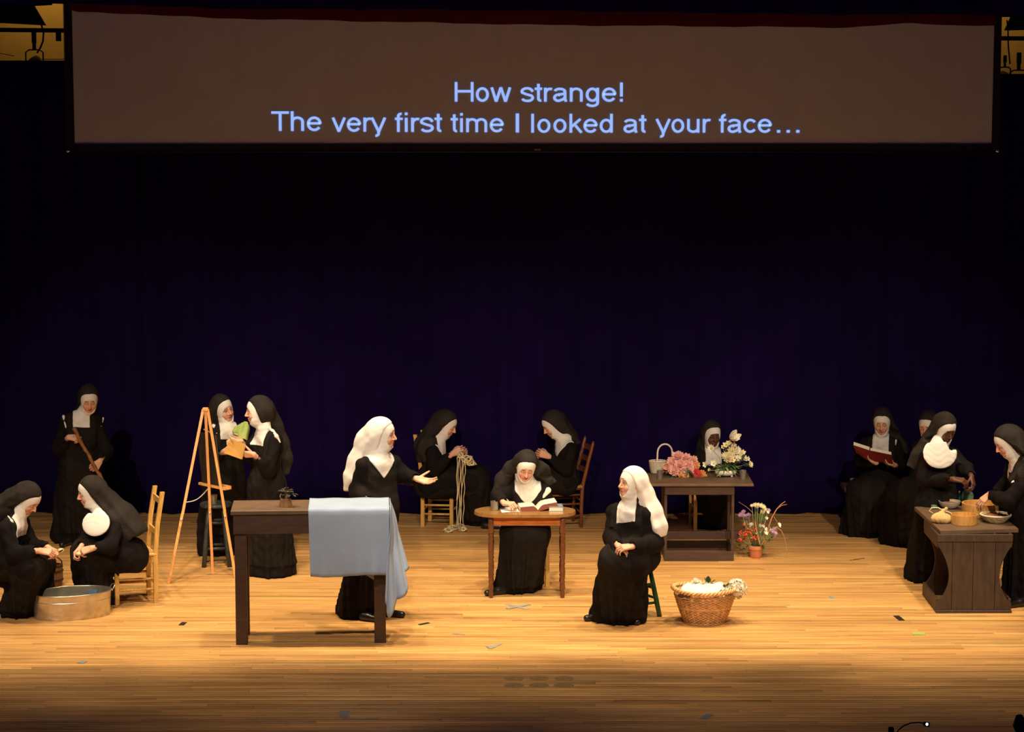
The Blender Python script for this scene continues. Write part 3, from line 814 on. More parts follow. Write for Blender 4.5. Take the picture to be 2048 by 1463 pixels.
# ------------------------------------------------------------------ setting: stage floor, walls, curtains, screen
STAGE_FRONT = 16.75; BACK_Y = 25.15
def build_floor():
    mb = MB(); mb.box((0, (STAGE_FRONT + 29) / 2, -0.11), (22, 29 - STAGE_FRONT, 0.18))
    fl = mb.build('floor', mat('dark_subfloor', (0.10, 0.045, 0.015), 0.8)); tag(fl, kind='structure')
    rng = np.random.RandomState(4)
    w = 0.0575; V = []; Q = []; Cc = []
    y = STAGE_FRONT
    base = np.array([0.70, 0.385, 0.135])
    while y < 27.6:
        x = -7.5 - rng.rand() * 1.5
        while x < 7.5:
            L = rng.uniform(0.7, 2.6)
            z = rng.uniform(-0.0003, 0.0003)
            x0, x1, y0, y1 = x + 0.0012, x + L - 0.0012, y + 0.0004, y + w - 0.0004
            o = len(V); e = 0.0007
            V += [(x0, y0, -0.02), (x1, y0, -0.02), (x1, y1, -0.02), (x0, y1, -0.02), (x0, y0, z - e), (x1, y0, z - e), (x1, y1, z - e), (x0, y1, z - e),
                  (x0 + e, y0 + e, z), (x1 - e, y0 + e, z), (x1 - e, y1 - e, z), (x0 + e, y1 - e, z)]
            Q += [tuple(o + i_ for i_ in q_) for q_ in [(8, 9, 10, 11), (4, 5, 9, 8), (5, 6, 10, 9), (6, 7, 11, 10), (7, 4, 8, 11), (0, 1, 5, 4), (1, 2, 6, 5), (2, 3, 7, 6), (3, 0, 4, 7)]]
            k = 1 + rng.normal() * 0.13; hue = rng.normal() * 0.03
            c = base * k * np.array([1, 1 + hue, 1 + 2 * hue])
            Cc += [tuple(c) + (1,)] * 12
            x += L
        y += w
    m = bpy.data.materials.new('maple_strip_floor'); m.use_nodes = True; nt = m.node_tree; b = nt.nodes['Principled BSDF']
    N = nt.nodes.new; Lk = nt.links.new
    at = N('ShaderNodeAttribute'); at.attribute_name = 'Col'
    tc = N('ShaderNodeTexCoord')
    mp = N('ShaderNodeMapping'); mp.inputs['Scale'].default_value = (0.5, 7, 1); Lk(tc.outputs['Object'], mp.inputs['Vector'])
    n1 = N('ShaderNodeTexNoise'); n1.inputs['Scale'].default_value = 2.4; n1.inputs['Detail'].default_value = 7; n1.inputs['Roughness'].default_value = 0.65; Lk(mp.outputs['Vector'], n1.inputs['Vector'])
    r1 = N('ShaderNodeMapRange'); r1.inputs['From Min'].default_value = 0.3; r1.inputs['From Max'].default_value = 0.7; r1.inputs['To Min'].default_value = 0.62; r1.inputs['To Max'].default_value = 1.18; Lk(n1.outputs['Fac'], r1.inputs['Value'])
    mp2 = N('ShaderNodeMapping'); mp2.inputs['Scale'].default_value = (0.55, 1.7, 1); Lk(tc.outputs['Object'], mp2.inputs['Vector'])
    n2 = N('ShaderNodeTexNoise'); n2.inputs['Scale'].default_value = 1.6; n2.inputs['Detail'].default_value = 5; Lk(mp2.outputs['Vector'], n2.inputs['Vector'])
    r2 = N('ShaderNodeMapRange'); r2.inputs['From Min'].default_value = 0.3; r2.inputs['From Max'].default_value = 0.72; r2.inputs['To Min'].default_value = 0.84; r2.inputs['To Max'].default_value = 1.12; Lk(n2.outputs['Fac'], r2.inputs['Value'])
    n3 = N('ShaderNodeTexNoise'); n3.inputs['Scale'].default_value = 9; n3.inputs['Detail'].default_value = 6
    mp3 = N('ShaderNodeMapping'); mp3.inputs['Scale'].default_value = (0.35, 4.0, 1); Lk(tc.outputs['Object'], mp3.inputs['Vector']); Lk(mp3.outputs['Vector'], n3.inputs['Vector'])
    r3 = N('ShaderNodeMapRange'); r3.inputs['From Min'].default_value = 0.62; r3.inputs['From Max'].default_value = 0.74; r3.inputs['To Min'].default_value = 1.0; r3.inputs['To Max'].default_value = 0.62; Lk(n3.outputs['Fac'], r3.inputs['Value'])
    mm = N('ShaderNodeMath'); mm.operation = 'MULTIPLY'; Lk(r1.outputs[0], mm.inputs[0]); Lk(r2.outputs[0], mm.inputs[1])
    m2 = N('ShaderNodeMath'); m2.operation = 'MULTIPLY'; Lk(mm.outputs[0], m2.inputs[0]); Lk(r3.outputs[0], m2.inputs[1])
    vm = N('ShaderNodeVectorMath'); vm.operation = 'SCALE'; Lk(at.outputs['Color'], vm.inputs[0]); Lk(m2.outputs[0], vm.inputs['Scale'])
    Lk(vm.outputs[0], b.inputs['Base Color'])
    b.inputs['Roughness'].default_value = 0.34
    b.inputs['Specular IOR Level'].default_value = 0.42
    rr = N('ShaderNodeMapRange'); rr.inputs['To Min'].default_value = 0.26; rr.inputs['To Max'].default_value = 0.46; Lk(n2.outputs['Fac'], rr.inputs['Value']); Lk(rr.outputs[0], b.inputs['Roughness'])
    bp = N('ShaderNodeBump'); bp.inputs['Strength'].default_value = 0.12; bp.inputs['Distance'].default_value = 0.004; Lk(n1.outputs['Fac'], bp.inputs['Height']); Lk(bp.outputs['Normal'], b.inputs['Normal'])
    me = mesh_np('floorboards', V, np.array(Q), m, smooth=False, colors=np.array(Cc))
    o = link('floorboards', me, fl); o['kind'] = 'stuff'
    mb = MB(); mb.box((0, STAGE_FRONT - 0.03, -0.6), (22, 0.05, 1.18))
    tag(mb.build('wall_front', M['brownpaint']), kind='structure')
    mb = MB(); mb.box((0, 14.2, -1.25), (22, 5.1, 0.1))
    tag(mb.build('floor_pit', M['blackpanel']), kind='structure')
build_floor()

def drape(x0, x1, y, z0, z1, amp, wl, thick=0.02, botf=None, nx=None, nz=10, ph=0.0, jit=0.4):
    nx = nx or int((x1 - x0) / wl * 9)
    pts = []
    for i in range(nx + 1):
        x = x0 + (x1 - x0) * i / nx
        u = x * 2 * math.pi / wl + ph
        rowp = []
        for j in range(nz + 1):
            t = j / nz
            zb = botf(x) if botf else z0
            yy = y + amp * (math.sin(u + jit * math.sin(u * 0.37)) + 0.35 * math.sin(u * 2.1 + 1.3)) * (1 - 0.3 * t)
            rowp.append((x, yy, zb + (z1 - zb) * t))
        pts.append(rowp)
    mb = MB(); mb.grid(pts, thick); return mb

# plaster wall far upstage, seen in the upper corners
mb = MB(); mb.box((0, 27.8, 3.2), (22, 0.2, 6.4)); tag(mb.build('wall_back', M['plaster']), kind='structure')
mb = MB(); mb.box((-10.9, 22.9, 3.2), (0.2, 12.2, 6.4)); tag(mb.build('wall_left', M['blackpanel']), kind='structure')
mb = MB(); mb.box((10.9, 22.9, 3.2), (0.2, 12.2, 6.4)); tag(mb.build('wall_right', M['blackpanel']), kind='structure')
# slanted ceiling plaster above the wall
mb = MB(); mb.add([(-10.9, 25.9, 6.2), (10.9, 25.9, 6.2), (10.9, 27.8, 6.25), (-10.9, 27.8, 6.25), (-10.9, 25.9, 6.3), (10.9, 25.9, 6.3), (10.9, 27.8, 6.35), (-10.9, 27.8, 6.35)],
                 [(0,3,2,1),(4,5,6,7),(0,1,5,4),(1,2,6,5),(2,3,7,6),(3,0,4,7)])
tag(mb.build('ceiling', M['plaster']), kind='structure')

# black upstage curtain in two widths meeting at the faint seam
xs = P(281, 500, BACK_Y)[0]
ztopL = P(60, 121, BACK_Y)[2]; ztopR = P(2030, 152, BACK_Y)[2]
o = drape(-7.6, xs + 0.05, BACK_Y + 0.05, 0.012, ztopL, 0.035, 0.42).build('backdrop_curtain', M['curtain'], smooth=True)
tag(o, 'narrow width of the black upstage curtain, left of its faint seam', 'curtain', 'black upstage curtains')
o = drape(xs, 7.6, BACK_Y, 0.012, ztopR + 0.02, 0.035, 0.42).build('backdrop_curtain', M['curtain'], smooth=True)
tag(o, 'wide black curtain hanging across the back of the stage behind the nuns', 'curtain', 'black upstage curtains')

# black border curtain and maroon strip above the stage front
BY = 19.50
def botline(pts, Y):
    q = [P(a, b, Y) for a, b in pts]; X = [p[0] for p in q]; Zs = [p[2] for p in q]
    return lambda x: float(np.interp(x, X, Zs)) + 0.003 * math.sin(x * 7) + 0.002 * math.sin(x * 17)
f1 = botline([(-400, 3), (135, 8), (260, 10), (420, 17), (1000, 20), (1750, 30), (1900, 27), (2048, 33), (2500, 33)], BY)
o = drape(-7.6, 7.6, BY, 5, 6.3, 0.03, 0.5, botf=f1, nz=4).build('border_curtain', M['border'], smooth=True)
tag(o, 'long black border curtain hanging along the very top of the stage', 'curtain', 'border curtains')
f2 = botline([(-400, 10), (130, 18), (150, 24), (280, 28), (420, 36), (800, 44), (1100, 50), (1700, 55), (1830, 46), (1900, 50), (1992, 52), (1996, 52), (2500, -10)], BY + 0.04)
x0, x1 = P(136, 30, BY + 0.04)[0], P(1996, 30, BY + 0.04)[0]
o = drape(x0, x1, BY + 0.09, 5, 6.2, 0.015, 0.6, botf=f2, nz=4).build('border_curtain', M['maroon'], smooth=True)  # dark maroon strip with a wavy lower edge, just below the black border
tag(o, 'dark maroon wavy-edged strip hanging just under the black border above the screen', 'curtain', 'border curtains')

# projection screen
SY = 23.5
scr = empty('projection_screen', (0, SY, P(1060, 288, SY)[2]), 'wide projection screen with black borders and two lines of blue surtitles', 'screen')
def rel(p, root): return np.asarray(p) - np.array(root.location)
zi = P(1060, 288, SY)[2]; zo = P(1060, 300.5, SY)[2]; xl = P(149.5, 287, SY)[0]; xr = P(1983, 288, SY)[0]; xol = P(134, 296, SY)[0]; xor_ = P(1997, 298, SY)[0]
ztop = 6.15
L = scr.location
def B3(name, m, x0, x1, y0, y1, z0, z1, par=scr):
    mb = MB(); mb.box(((x0 + x1) / 2 - L.x, (y0 + y1) / 2 - L.y, (z0 + z1) / 2 - L.z), (x1 - x0, y1 - y0, z1 - z0)); return mb.build(name, m, par)
B3('screen_fabric', M['screen'], xl, xr, SY, SY + 0.012, zi, ztop)
B3('border', M['blackmetal'], xol, xl, SY - 0.012, SY + 0.012, zo, ztop)
B3('border', M['blackmetal'], xr, xor_, SY - 0.012, SY + 0.012, zo, ztop)
B3('border', M['blackmetal'], xl, xr, SY - 0.012, SY + 0.012, zo, zi)
mb = MB(); mb.tube([(xol - 0.01, 0, zo - L.z - 0.012), (xor_ + 0.01, 0, zo - L.z - 0.012)], 0.007, 6); mb.build('bottom_batten', M['iron'], scr, smooth=True)
for x in (xol, xor_):
    mb = MB(); mb.tube([(x - 0.004, -0.01, zo - L.z), (x - 0.004, -0.01, ztop - L.z)], 0.003, 5); mb.build('edge_cord', M['iron'], scr)
for x in (xol + 0.01, xor_ - 0.01):
    mb = MB(); mb.ball((x, -0.02, zo - L.z - 0.005), 0.016, 8, 6, (1.5, 0.6, 0.8)); mb.build('corner_fitting', M['chrome'], scr, smooth=True)
q = P(1075, 299, SY)
mb = MB(); mb.box((q[0] - L.x, -0.014, q[2] - L.z), (0.062, 0.004, 0.020), bev=0.002); pl = mb.build('name_plate', mat('dull_silver_plate', (0.10, 0.10, 0.11), 0.5, metal=0.2), scr)
# small unreadable emblem strokes on the plate
mb = MB()
for i in range(5): mb.box((q[0] - L.x - 0.022 + i * 0.011, -0.0172, q[2] - L.z), (0.006, 0.001, 0.010))
mb.build('plate_lettering', mat('pale_plate_print', (0.35, 0.35, 0.36), 0.6), pl)

# strokes of a plain grotesque alphabet (unit = cap height): lines, arcs (cx, cy, rx, ry, from, to in degrees)
SW, XH = 0.125, 0.725
def arc(cx, cy, rx, ry, a0, a1, n=20):
    return [(cx + rx * math.cos(math.radians(a0 + (a1 - a0) * i / n)), cy + ry * math.sin(math.radians(a0 + (a1 - a0) * i / n))) for i in range(n + 1)]
h_ = SW / 2
OX, OY = 0.31 - h_, XH / 2                      # bowl radii (centre line)
def bowl(cx, a0=0, a1=360): return arc(cx, OY, 0.30 - h_, XH / 2 + 0.012 - h_, a0, a1, 28)
def arch(x0, w): return [(x0, XH - 0.30)] + arc(x0 + w / 2, XH - 0.255 , w / 2, 0.255 - h_ + 0.012, 180, 0, 16) + [(x0 + w, 0)]
GL = {
 'H': (0.94, [[(0.10, 0), (0.10, 1)], [(0.84, 0), (0.84, 1)], [(0.10, 0.53), (0.84, 0.53)]]),
 'o': (0.74, [bowl(0.37)]),
 'w': (0.96, [[(0.06, XH), (0.265, 0.0)], [(0.265, 0.0), (0.48, XH)], [(0.48, XH), (0.695, 0.0)], [(0.695, 0.0), (0.90, XH)]]),
 's': (0.66, [[(0.585, 0.525)] + arc(0.33, 0.535, 0.235, 0.165, 25, 205, 14)[1:] + [(0.13, 0.46), (0.30, 0.385), (0.47, 0.33)] + arc(0.345, 0.20, 0.24, 0.165, 50, -160, 16)]),
 't': (0.37, [[(0.185, 0.93), (0.185, 0.20)] + arc(0.285, 0.165, 0.10, 0.11, 180, 285, 8), [(0.02, XH - 0.05), (0.35, XH - 0.05)]]),
 'r': (0.43, [[(0.13, 0), (0.13, XH)], arc(0.345, 0.40, 0.215, 0.27, 180, 68, 12)]),
 'a': (0.74, [arc(0.355, 0.515, 0.235, 0.155, 165, 20, 12) + [(0.59, 0.45), (0.59, 0.15), (0.635, 0.0)], [(0.59, 0.42), (0.33, 0.37)] + arc(0.285, 0.205, 0.175, 0.16, 75, 300, 14) + [(0.52, 0.13), (0.59, 0.24)]]),
 'n': (0.74, [[(0.13, 0), (0.13, XH)], arch(0.13, 0.46)]),
 'g': (0.74, [bowl(0.35), [(0.59, XH), (0.59, -0.05)] + arc(0.345, -0.06, 0.245, 0.165, 0, -160, 14)]),
 'e': (0.74, [[(0.10, 0.385), (0.635, 0.385)] + arc(0.37, OY, 0.30 - h_ + 0.03, XH / 2 + 0.012 - h_, 5, 325, 26)]),
 '!': (0.37, [[(0.185, 0.27), (0.185, 1.0)], [(0.185, 0), (0.185, 0.135)]]),
 'T': (0.82, [[(0.02, 1 - h_), (0.80, 1 - h_)], [(0.41, 0), (0.41, 1)]]),
 'h': (0.74, [[(0.13, 0), (0.13, 1)], arch(0.13, 0.46)]),
 'v': (0.66, [[(0.06, XH), (0.335, 0.0)], [(0.325, 0.0), (0.60, XH)]]),
 'y': (0.66, [[(0.03, XH), (0.335, 0.02)], [(0.635, XH), (0.33, -0.05)] + arc(0.215, -0.085, 0.125, 0.125, 0, -100, 8)]),
 'f': (0.37, [[(0.17, 0), (0.17, 0.82)] + arc(0.285, 0.81, 0.115, 0.125, 180, 75, 8), [(0.02, XH - 0.05), (0.36, XH - 0.05)]]),
 'i': (0.30, [[(0.15, 0), (0.15, XH)], [(0.15, 0.87), (0.15, 1.0)]]),
 'm': (1.12, [[(0.13, 0), (0.13, XH)], arch(0.13, 0.425), arch(0.555, 0.425)]),
 'I': (0.37, [[(0.185, 0), (0.185, 1)]]),
 'l': (0.30, [[(0.15, 0), (0.15, 1)]]),
 'k': (0.67, [[(0.13, 0), (0.13, 1)], [(0.57, XH), (0.15, 0.30)], [(0.30, 0.44), (0.62, 0.0)]]),
 'd': (0.74, [bowl(0.35), [(0.59, 0), (0.59, 1)]]),
 'u': (0.74, [[(0.13, XH), (0.13, 0.30)] + arc(0.36, 0.245, 0.23, 0.245 - h_ + 0.012, 180, 360, 14) + [(0.59, 0.30)], [(0.59, 0), (0.59, XH)]]),
 'c': (0.67, [arc(0.365, OY, 0.30 - h_ + 0.02, XH / 2 + 0.012 - h_, 38, 322, 24)]),
 '.': (0.37, [[(0.185, 0), (0.185, 0.135)]])}
def word(txt, x0, x1, base, captop):
    x = 0; quads = []; allx = []
    for ch in txt:
        adv, strokes = GL[ch]
        for st in strokes:
            q = []
            for i, p in enumerate(st):
                a = np.array(st[max(i - 1, 0)]); b = np.array(st[min(i + 1, len(st) - 1)]); p = np.array(p)
                d = b - a; d = d / (np.linalg.norm(d) + 1e-9); n = np.array([-d[1], d[0]])
                s = 1.0
                if 0 < i < len(st) - 1:
                    e = p - a; e = e / np.linalg.norm(e); s = min(1.0 / max(abs(float(np.dot(n, [-e[1], e[0]]))), 0.35), 1.6)
                if len(st) > 10 and tuple(st[0]) != tuple(st[-1]) or len(st) <= 10: pass
                q.append((p + n * h_ * s, p - n * h_ * s))
            if len(st) > 20 and np.allclose(st[0], st[-1], atol=1e-6):
                q[0] = q[-1] = ((q[0][0] + q[-1][0]) / 2, (q[0][1] + q[-1][1]) / 2)
            quads.append([(a + [x, 0], b + [x, 0]) for a, b in q])
            allx += [v[0] + x for pr in q for v in (pr[0], pr[1])]
        x += adv
    mn, mx = min(allx), max(allx)
    a = P(x0, base, SY - 0.006); b = P(x1, base, SY - 0.006); c = P(x0, captop, SY - 0.006)
    sx = (b[0] - a[0]) / (mx - mn); sz = c[2] - a[2]
    mb = MB()
    for k, q in enumerate(quads):
        T = lambda v, y: (a[0] + (v[0] - mn) * sx - L.x, y, a[2] + v[1] * sz - L.z)
        y0 = -0.004 - 0.0002 * (k % 4)
        V = [T(v, y0) for pr in q for v in pr] + [T(v, y0 + 0.003) for pr in q for v in pr]; n = len(q) * 2
        Fs = []
        for i in range(len(q) - 1):
            o = 2 * i; Fs += [(o, o + 1, o + 3, o + 2), (o + n, o + 2 + n, o + 3 + n, o + 1 + n), (o, o + 2, o + 2 + n, o + n), (o + 1, o + 1 + n, o + 3 + n, o + 3)]
        mb.add(V, Fs)
    o = mb.build('surtitle_word', M['text'], scr); o['kind'] = 'stuff'
    return o
for w_ in (('How', 909.5, 1022.5, 203, 164), ('strange!', 1041, 1245.5, 203, 165), ('The', 543, 643.5, 261.5, 222.5), ('very', 663.5, 772.5, 263, 224.5),
           ('first', 790, 884, 263.5, 225), ('time', 901.5, 1008, 264, 226), ('I', 1031.5, 1038, 264.5, 227), ('looked', 1062.5, 1225.5, 265, 227.5),
           ('at', 1247, 1292.5, 265, 227.5), ('your', 1311, 1421.5, 265, 227.5), ('face', 1438, 1544, 265, 227.5), ('...', 1554, 1599, 265, 227.5)):
    word(*w_)

# lighting batten and lamps in the upper corners
PY = 26.2
zl, zr = P(0, 63, PY)[2], P(2048, 81, PY)[2]
bt = empty('lighting_batten', (0, PY, zl), 'black horizontal pipe crossing the plaster wall behind the screen', 'pipe')
mb = MB(); mb.tube([(-8, 0, 0.04), (0, 0, -0.03), (8, 0, zr - zl)], 0.024, 10); mb.build('pipe', M['blackmetal'], bt, smooth=True)
c = P(118, 66, PY) - np.array(bt.location)
mb = MB(); mb.box(c + [0, -0.03, -0.02], (0.05, 0.06, 0.13), bev=0.006); cl = mb.build('clamp', M['blackmetal'], bt)
mb = MB(); mb.ball(c + [0, -0.065, -0.07], 0.006, 6, 4); mb.build('bolt', M['chrome'], cl, smooth=True)
def lamp(px, py, label, s=1.0, tilt=0.0):
    p0 = P(px, py, PY - 0.05)
    e = empty('stage_light', p0, label, 'stage light', 'lamps hung from the batten')
    mb = MB(); mb.box((0, 0, 0.0), (0.045 * s, 0.07, 0.13 * s), bev=0.006); mb.build('hook_clamp', M['blackmetal'], e)
    mb = MB(); mb.tube([(0.0, 0, -0.04), (0.0, 0, -0.14 * s)], 0.022 * s, 8); mb.build('stem', M['blackmetal'], e, smooth=True)
    mb = MB(); mb.tube([(-0.10 * s, 0, -0.30 * s), (-0.10 * s, 0, -0.17 * s), (-0.06 * s, 0, -0.14 * s), (0.06 * s, 0, -0.14 * s), (0.10 * s, 0, -0.17 * s), (0.10 * s, 0, -0.30 * s)], 0.008, 6); mb.build('yoke', M['blackmetal'], e, smooth=True)
    a = np.array([0, 0.10, -0.25 * s]); b = np.array([tilt, -0.20, -0.42 * s])
    mb = MB(); mb.tube([a, a * 0.7 + b * 0.3, b * 0.8 + a * 0.2, b], [0.05 * s, 0.085 * s, 0.085 * s, 0.105 * s], 14); mb.build('housing', M['blackmetal'], e, smooth=True)
    mb = MB(); mb.tube([b - (b - a) * 0.02, b + (b - a) * 0.03], [0.10 * s, 0.10 * s], 14); mb.build('lens_ring', M['iron'], e, smooth=True)
    return e
lamp(68, 75, 'black stage lamp hanging from the pipe at the upper left corner', 0.9)
lamp(2010, 118, 'black stage lamp beside the right border of the screen', 0.6)
lamp(2038, 116, 'larger black stage lamp in the far upper right corner', 0.9)
# hanging cables
def cable(name, pts, r, label, m='blackmetal'):
    mb = MB(); root = np.array(pts[len(pts) // 2]); mb.tube([np.array(p) - root for p in pts], r, 6)
    o = mb.build(name, M[m], None, smooth=True, loc=tuple(root)); return tag(o, label, 'cable')
cable('cable', [P(83, 50, PY - .06), P(87, 66, PY - .08), P(86, 82, PY - .08), P(81, 95, PY - .08), P(74, 106, PY - .08)], 0.010, 'black cable drooping from the pipe beside the upper left lamp')
cable('rope', [P(2014, 40, PY - .1), P(2016, 62, PY - .1), P(2016.5, 90, PY - .1), P(2020, 128, PY - .1)], 0.008, 'dark rope hanging beside the right border of the screen')
cable('wire', [P(-20, 103, PY + .2), P(0, 106.5, PY + .2), P(29, 112, PY + .2)], 0.004, 'thin pale wire sloping in from the left edge below the pipe', 'canvasedge')
cable('wire', [P(70, 118.5, PY + .1), P(132, 118.5, PY + .1)], 0.004, 'thin pale wire running level above the curtain left of the screen', 'canvasedge')
# black masking panels in the corners
def panel(name, poly, Y, label, m='blackpanel', th=0.05, cat='panel'):
    q = [P(a, b, Y) for a, b in poly]; c = np.mean(q, 0); mb = MB()
    mb.prism([(p[0] - c[0], p[2] - c[2]) for p in q], 0, th, 'y')
    o = mb.build(name, M[m], None, loc=tuple(c)); return tag(o, label, cat)
panel('masking_panel', [(-220, 46), (0, 46), (91, 51), (68, 12), (103, 10), (103, -40), (-220, -40)], 26.5, 'black masking panel filling the upper left corner above the pipe')
panel('masking_panel', [(2010, 61), (2250, 55), (2250, -30), (2000, -30), (2000, 34), (2022, 34)], 26.5, 'black masking panel in the upper right corner above the pipe')
# ------------------------------------------------------------------ people
X_, Y_, Z_ = np.eye(3)
DN = (0, 0, -1)
N = {}
N['staff'] = nun('nun standing at the back left holding a knotty brown stick with both hands, head bowed', 1088,
    (178, 799, -0.05, 14, 22, 0), (163, 832, 0), (160, 935, 0), 8, [],
    [dict(side='R', el=(118, 895, -.02), wr=(137, 874, -.20), d=(1, -0.4, 0.0), n=(0.1, 0.6, -0.6), curl=0.95, thumb=0.8),
     dict(side='L', el=(212, 900, -.03), wr=(200, 922, -.18), d=(-0.55, -0.5, -0.75), n=(-0.4, 0.6, -0.2), curl=0.95, thumb=0.8)],
    hem=(160, 1080, 0.24, 1.1), slits=[((124, 815), (127, 832), (132, 855), .012), ((206, 836), (202, 853), .010)],
    drape=[dict(pts=[(170, 835, .14, .11), (165, 865, .17, .13), (164, 890, .17, .13)])], shoes=[(133, 1091, -20)], chest=0.015)
N['peeler_left'] = nun('nun leaning in from the left edge, peeling over the metal tub', 1236,
    (57, 998, 0, 62, 42, 0), (30, 1042, 0), (2, 1125, .05), 70,
    [((66, 1134, -.12), (36, 1230), .14, .11, .14), ((82, 1126, .16), (78, 1196), .13, .11, .13)],
    [dict(side='R', el=(26, 1104, -.16), wr=(80, 1101, -.2), d=(1, 0.1, -0.15), n=(0.15, 0.5, -.7), curl=0.75, thumb=0.7),
     dict(side='L', el=(62, 1090, .16), wr=(96, 1094, -.02), d=(0.85, -0.5, -0.2), n=(0, -0.4, -1), curl=0.75, thumb=0.7)],
    seated=True, slits=[((17, 1032), (23, 1042), (28, 1053), .010)],
    drape=[dict(pts=[(30, 1000, .05, .10), (2, 1018, .06, .10), (-20, 1035, .06, .10)])], shoes=[])
N['bib_left'] = nun('seated nun in a broad round white bib, in the golden chair left of the easel', 1212,
    (180, 984, 0, -74, 14, -4), (207, 1034, .02), (257, 1112, .05), -36,
    [((172, 1106, -.06), (205, 1206), .14, .11, .13), ((172, 1102, .12), (180, 1194), .14, .11, .13)],
    [dict(side='L', el=(222, 1090, -.2), wr=(184, 1096, -.24), d=(-1, 0, -0.30), n=(-.2, .6, -.7), curl=0.8, thumb=0.7),
     dict(side='R', el=(176, 1075, .10), wr=(163, 1092, -.14), d=(-0.6, -0.4, -0.6), n=(0.3, -0.3, -.8), curl=0.75, thumb=0.7)],
    seated=True, bib=(192, 1046, -.14, .142, .112, -28, -22),
    drape=[dict(pts=[(213, 1005, .04, .105), (243, 1036, .02, .125), (268, 1062, .0, .115)])],
    shoes=[])
N['green'] = nun('nun at the back with a pale green cloth, talking beside the easel', 1116,
    (447, 818, 0, 42, 4, 14), (455, 856, 0), (447, 960, 0), 15, [],
    [dict(side='L', el=(500, 900, .02), wr=(489, 884, -.20), d=(-0.6, -0.5, 0.2), n=(-.3, .8, 0), curl=0.6),
     dict(side='R', el=(414, 915, 0), wr=(448, 903, -.22), d=(0.8, -0.4, 0.2), n=(.2, .8, 0), curl=0.6)],
    hem=(446, 1106, 0.20, 1.2), look_down=False, slits=[((427, 851), (433, 866), .017), ((479, 828), (486, 836), (491, 848), .009)],
    drape=[dict(pts=[(437, 850, .14, .10), (436, 885, .17, .12)])])
N['sketcher'] = nun('tall nun standing in profile with a tan sketchbook and pen beside the easel', 1152,
    (515, 822, 0, -80, 6, 3), (534, 868, .02), (534, 975, .02), -52, [],
    [dict(side='L', el=(537, 938, -.16), wr=(508, 909, -.30), d=(-1, 0.1, 0.05), n=(0.1, .7, .5), curl=0.30, thumb=0.25, spread=0.6),
     dict(side='R', el=(497, 905, .02), wr=(482, 882, -.12), d=(-1, -0.2, 0.30), n=(-.2, -.2, -1), curl=0.75, thumb=0.8)],
    hem=(538, 1146, 0.225, 1.0), look_down=False,
    slits=[((535, 855), (545, 862), (553, 872), (560, 884), .013)],
    drape=[dict(pts=[(545, 852, .10, .09), (560, 885, .13, .08), (571, 915, .13, .055), (573, 945, .13, .03)])], vneck=False)
N['white_standing'] = nun('standing nun in a long white veil behind the blue-draped table, one arm out', 1238,
    (767, 868, 0, 72, 4, 5), (757, 918, 0), (752, 1015, 0), 32, [],
    [dict(side='R', el=(714, 980, -.02), wr=(737, 1001, -.33), d=(1, -0.25, -0.12), n=(0, 0, -1), curl=0.12, thumb=0.1),
     dict(side='L', el=(806, 948, .10), wr=(833, 957, -.05), d=(1, -0.15, -0.22), n=(0.1, -.55, .85), curl=0.22, thumb=0.0, spread=1.2, cuff=0.055)],
    hem=(728, 1230, 0.185, 1.05), veil='white', look_down=False, vneck=True,
    drape=[dict(pts=[(742, 880, .06, .115), (724, 925, .08, .11), (710, 955, .08, .090), (700, 976, .08, .050)], r0=.10)], hood=1.02,
    shoes=[(742, 1242, 60), (785, 1233, 70)])
N['knitter'] = nun('seated nun in profile holding tangled cream yarn, on the golden chair at the back', 1052,
    (893, 849, 0, 74, 26, 0), (872, 892, 0), (862, 966, 0), 76,
    [((948, 962, -.12), (958, 1046), .15, .135, .17), ((952, 956, .10), (945, 1040), .15, .13, .16)],
    [dict(side='R', el=(868, 936, -.20), wr=(905, 907, -.22), d=(1, 0.1, 0.45), n=(0.2, 1, -.1), curl=0.6, thumb=0.7),
     dict(side='L', el=(886, 930, .18), wr=(916, 907, -.05), d=(0.8, -0.4, 0.5), n=(.2, -.9, 0), curl=0.6, thumb=0.7)],
    seated=True,
    drape=[dict(pts=[(868, 868, .02, .11), (858, 892, 0, .135), (860, 912, 0, .13)], r0=.10)], shoes=[(984, 1057, 80)], hood=1.04, vneck=True)
N['sewer'] = nun('seated nun in profile facing left, hands raised together, on the reddish ladder-back chair', 1052,
    (1105, 849, 0, -74, 32, 0), (1133, 888, 0), (1125, 962, 0), -68,
    [((1066, 955, -.1), (1062, 1044), .14, .12, .15), ((1062, 955, .1), (1072, 1040), .14, .12, .15)],
    [dict(side='L', el=(1133, 936, -.18), wr=(1097, 912, -.20), d=(-1, 0.1, 0.35), n=(-.2, 1, 0), curl=0.65, thumb=0.7),
     dict(side='R', el=(1112, 925, .16), wr=(1088, 910, -.05), d=(-0.8, -0.5, 0.3), n=(0, -1, 0), curl=0.65, thumb=0.7)],
    seated=True, slits=[((1125, 885), (1121, 896), (1116, 905), .011)], vneck=True,
    drape=[dict(pts=[(1128, 862, .05, .08), (1143, 874, .06, .06), (1156, 886, .06, .03)])])
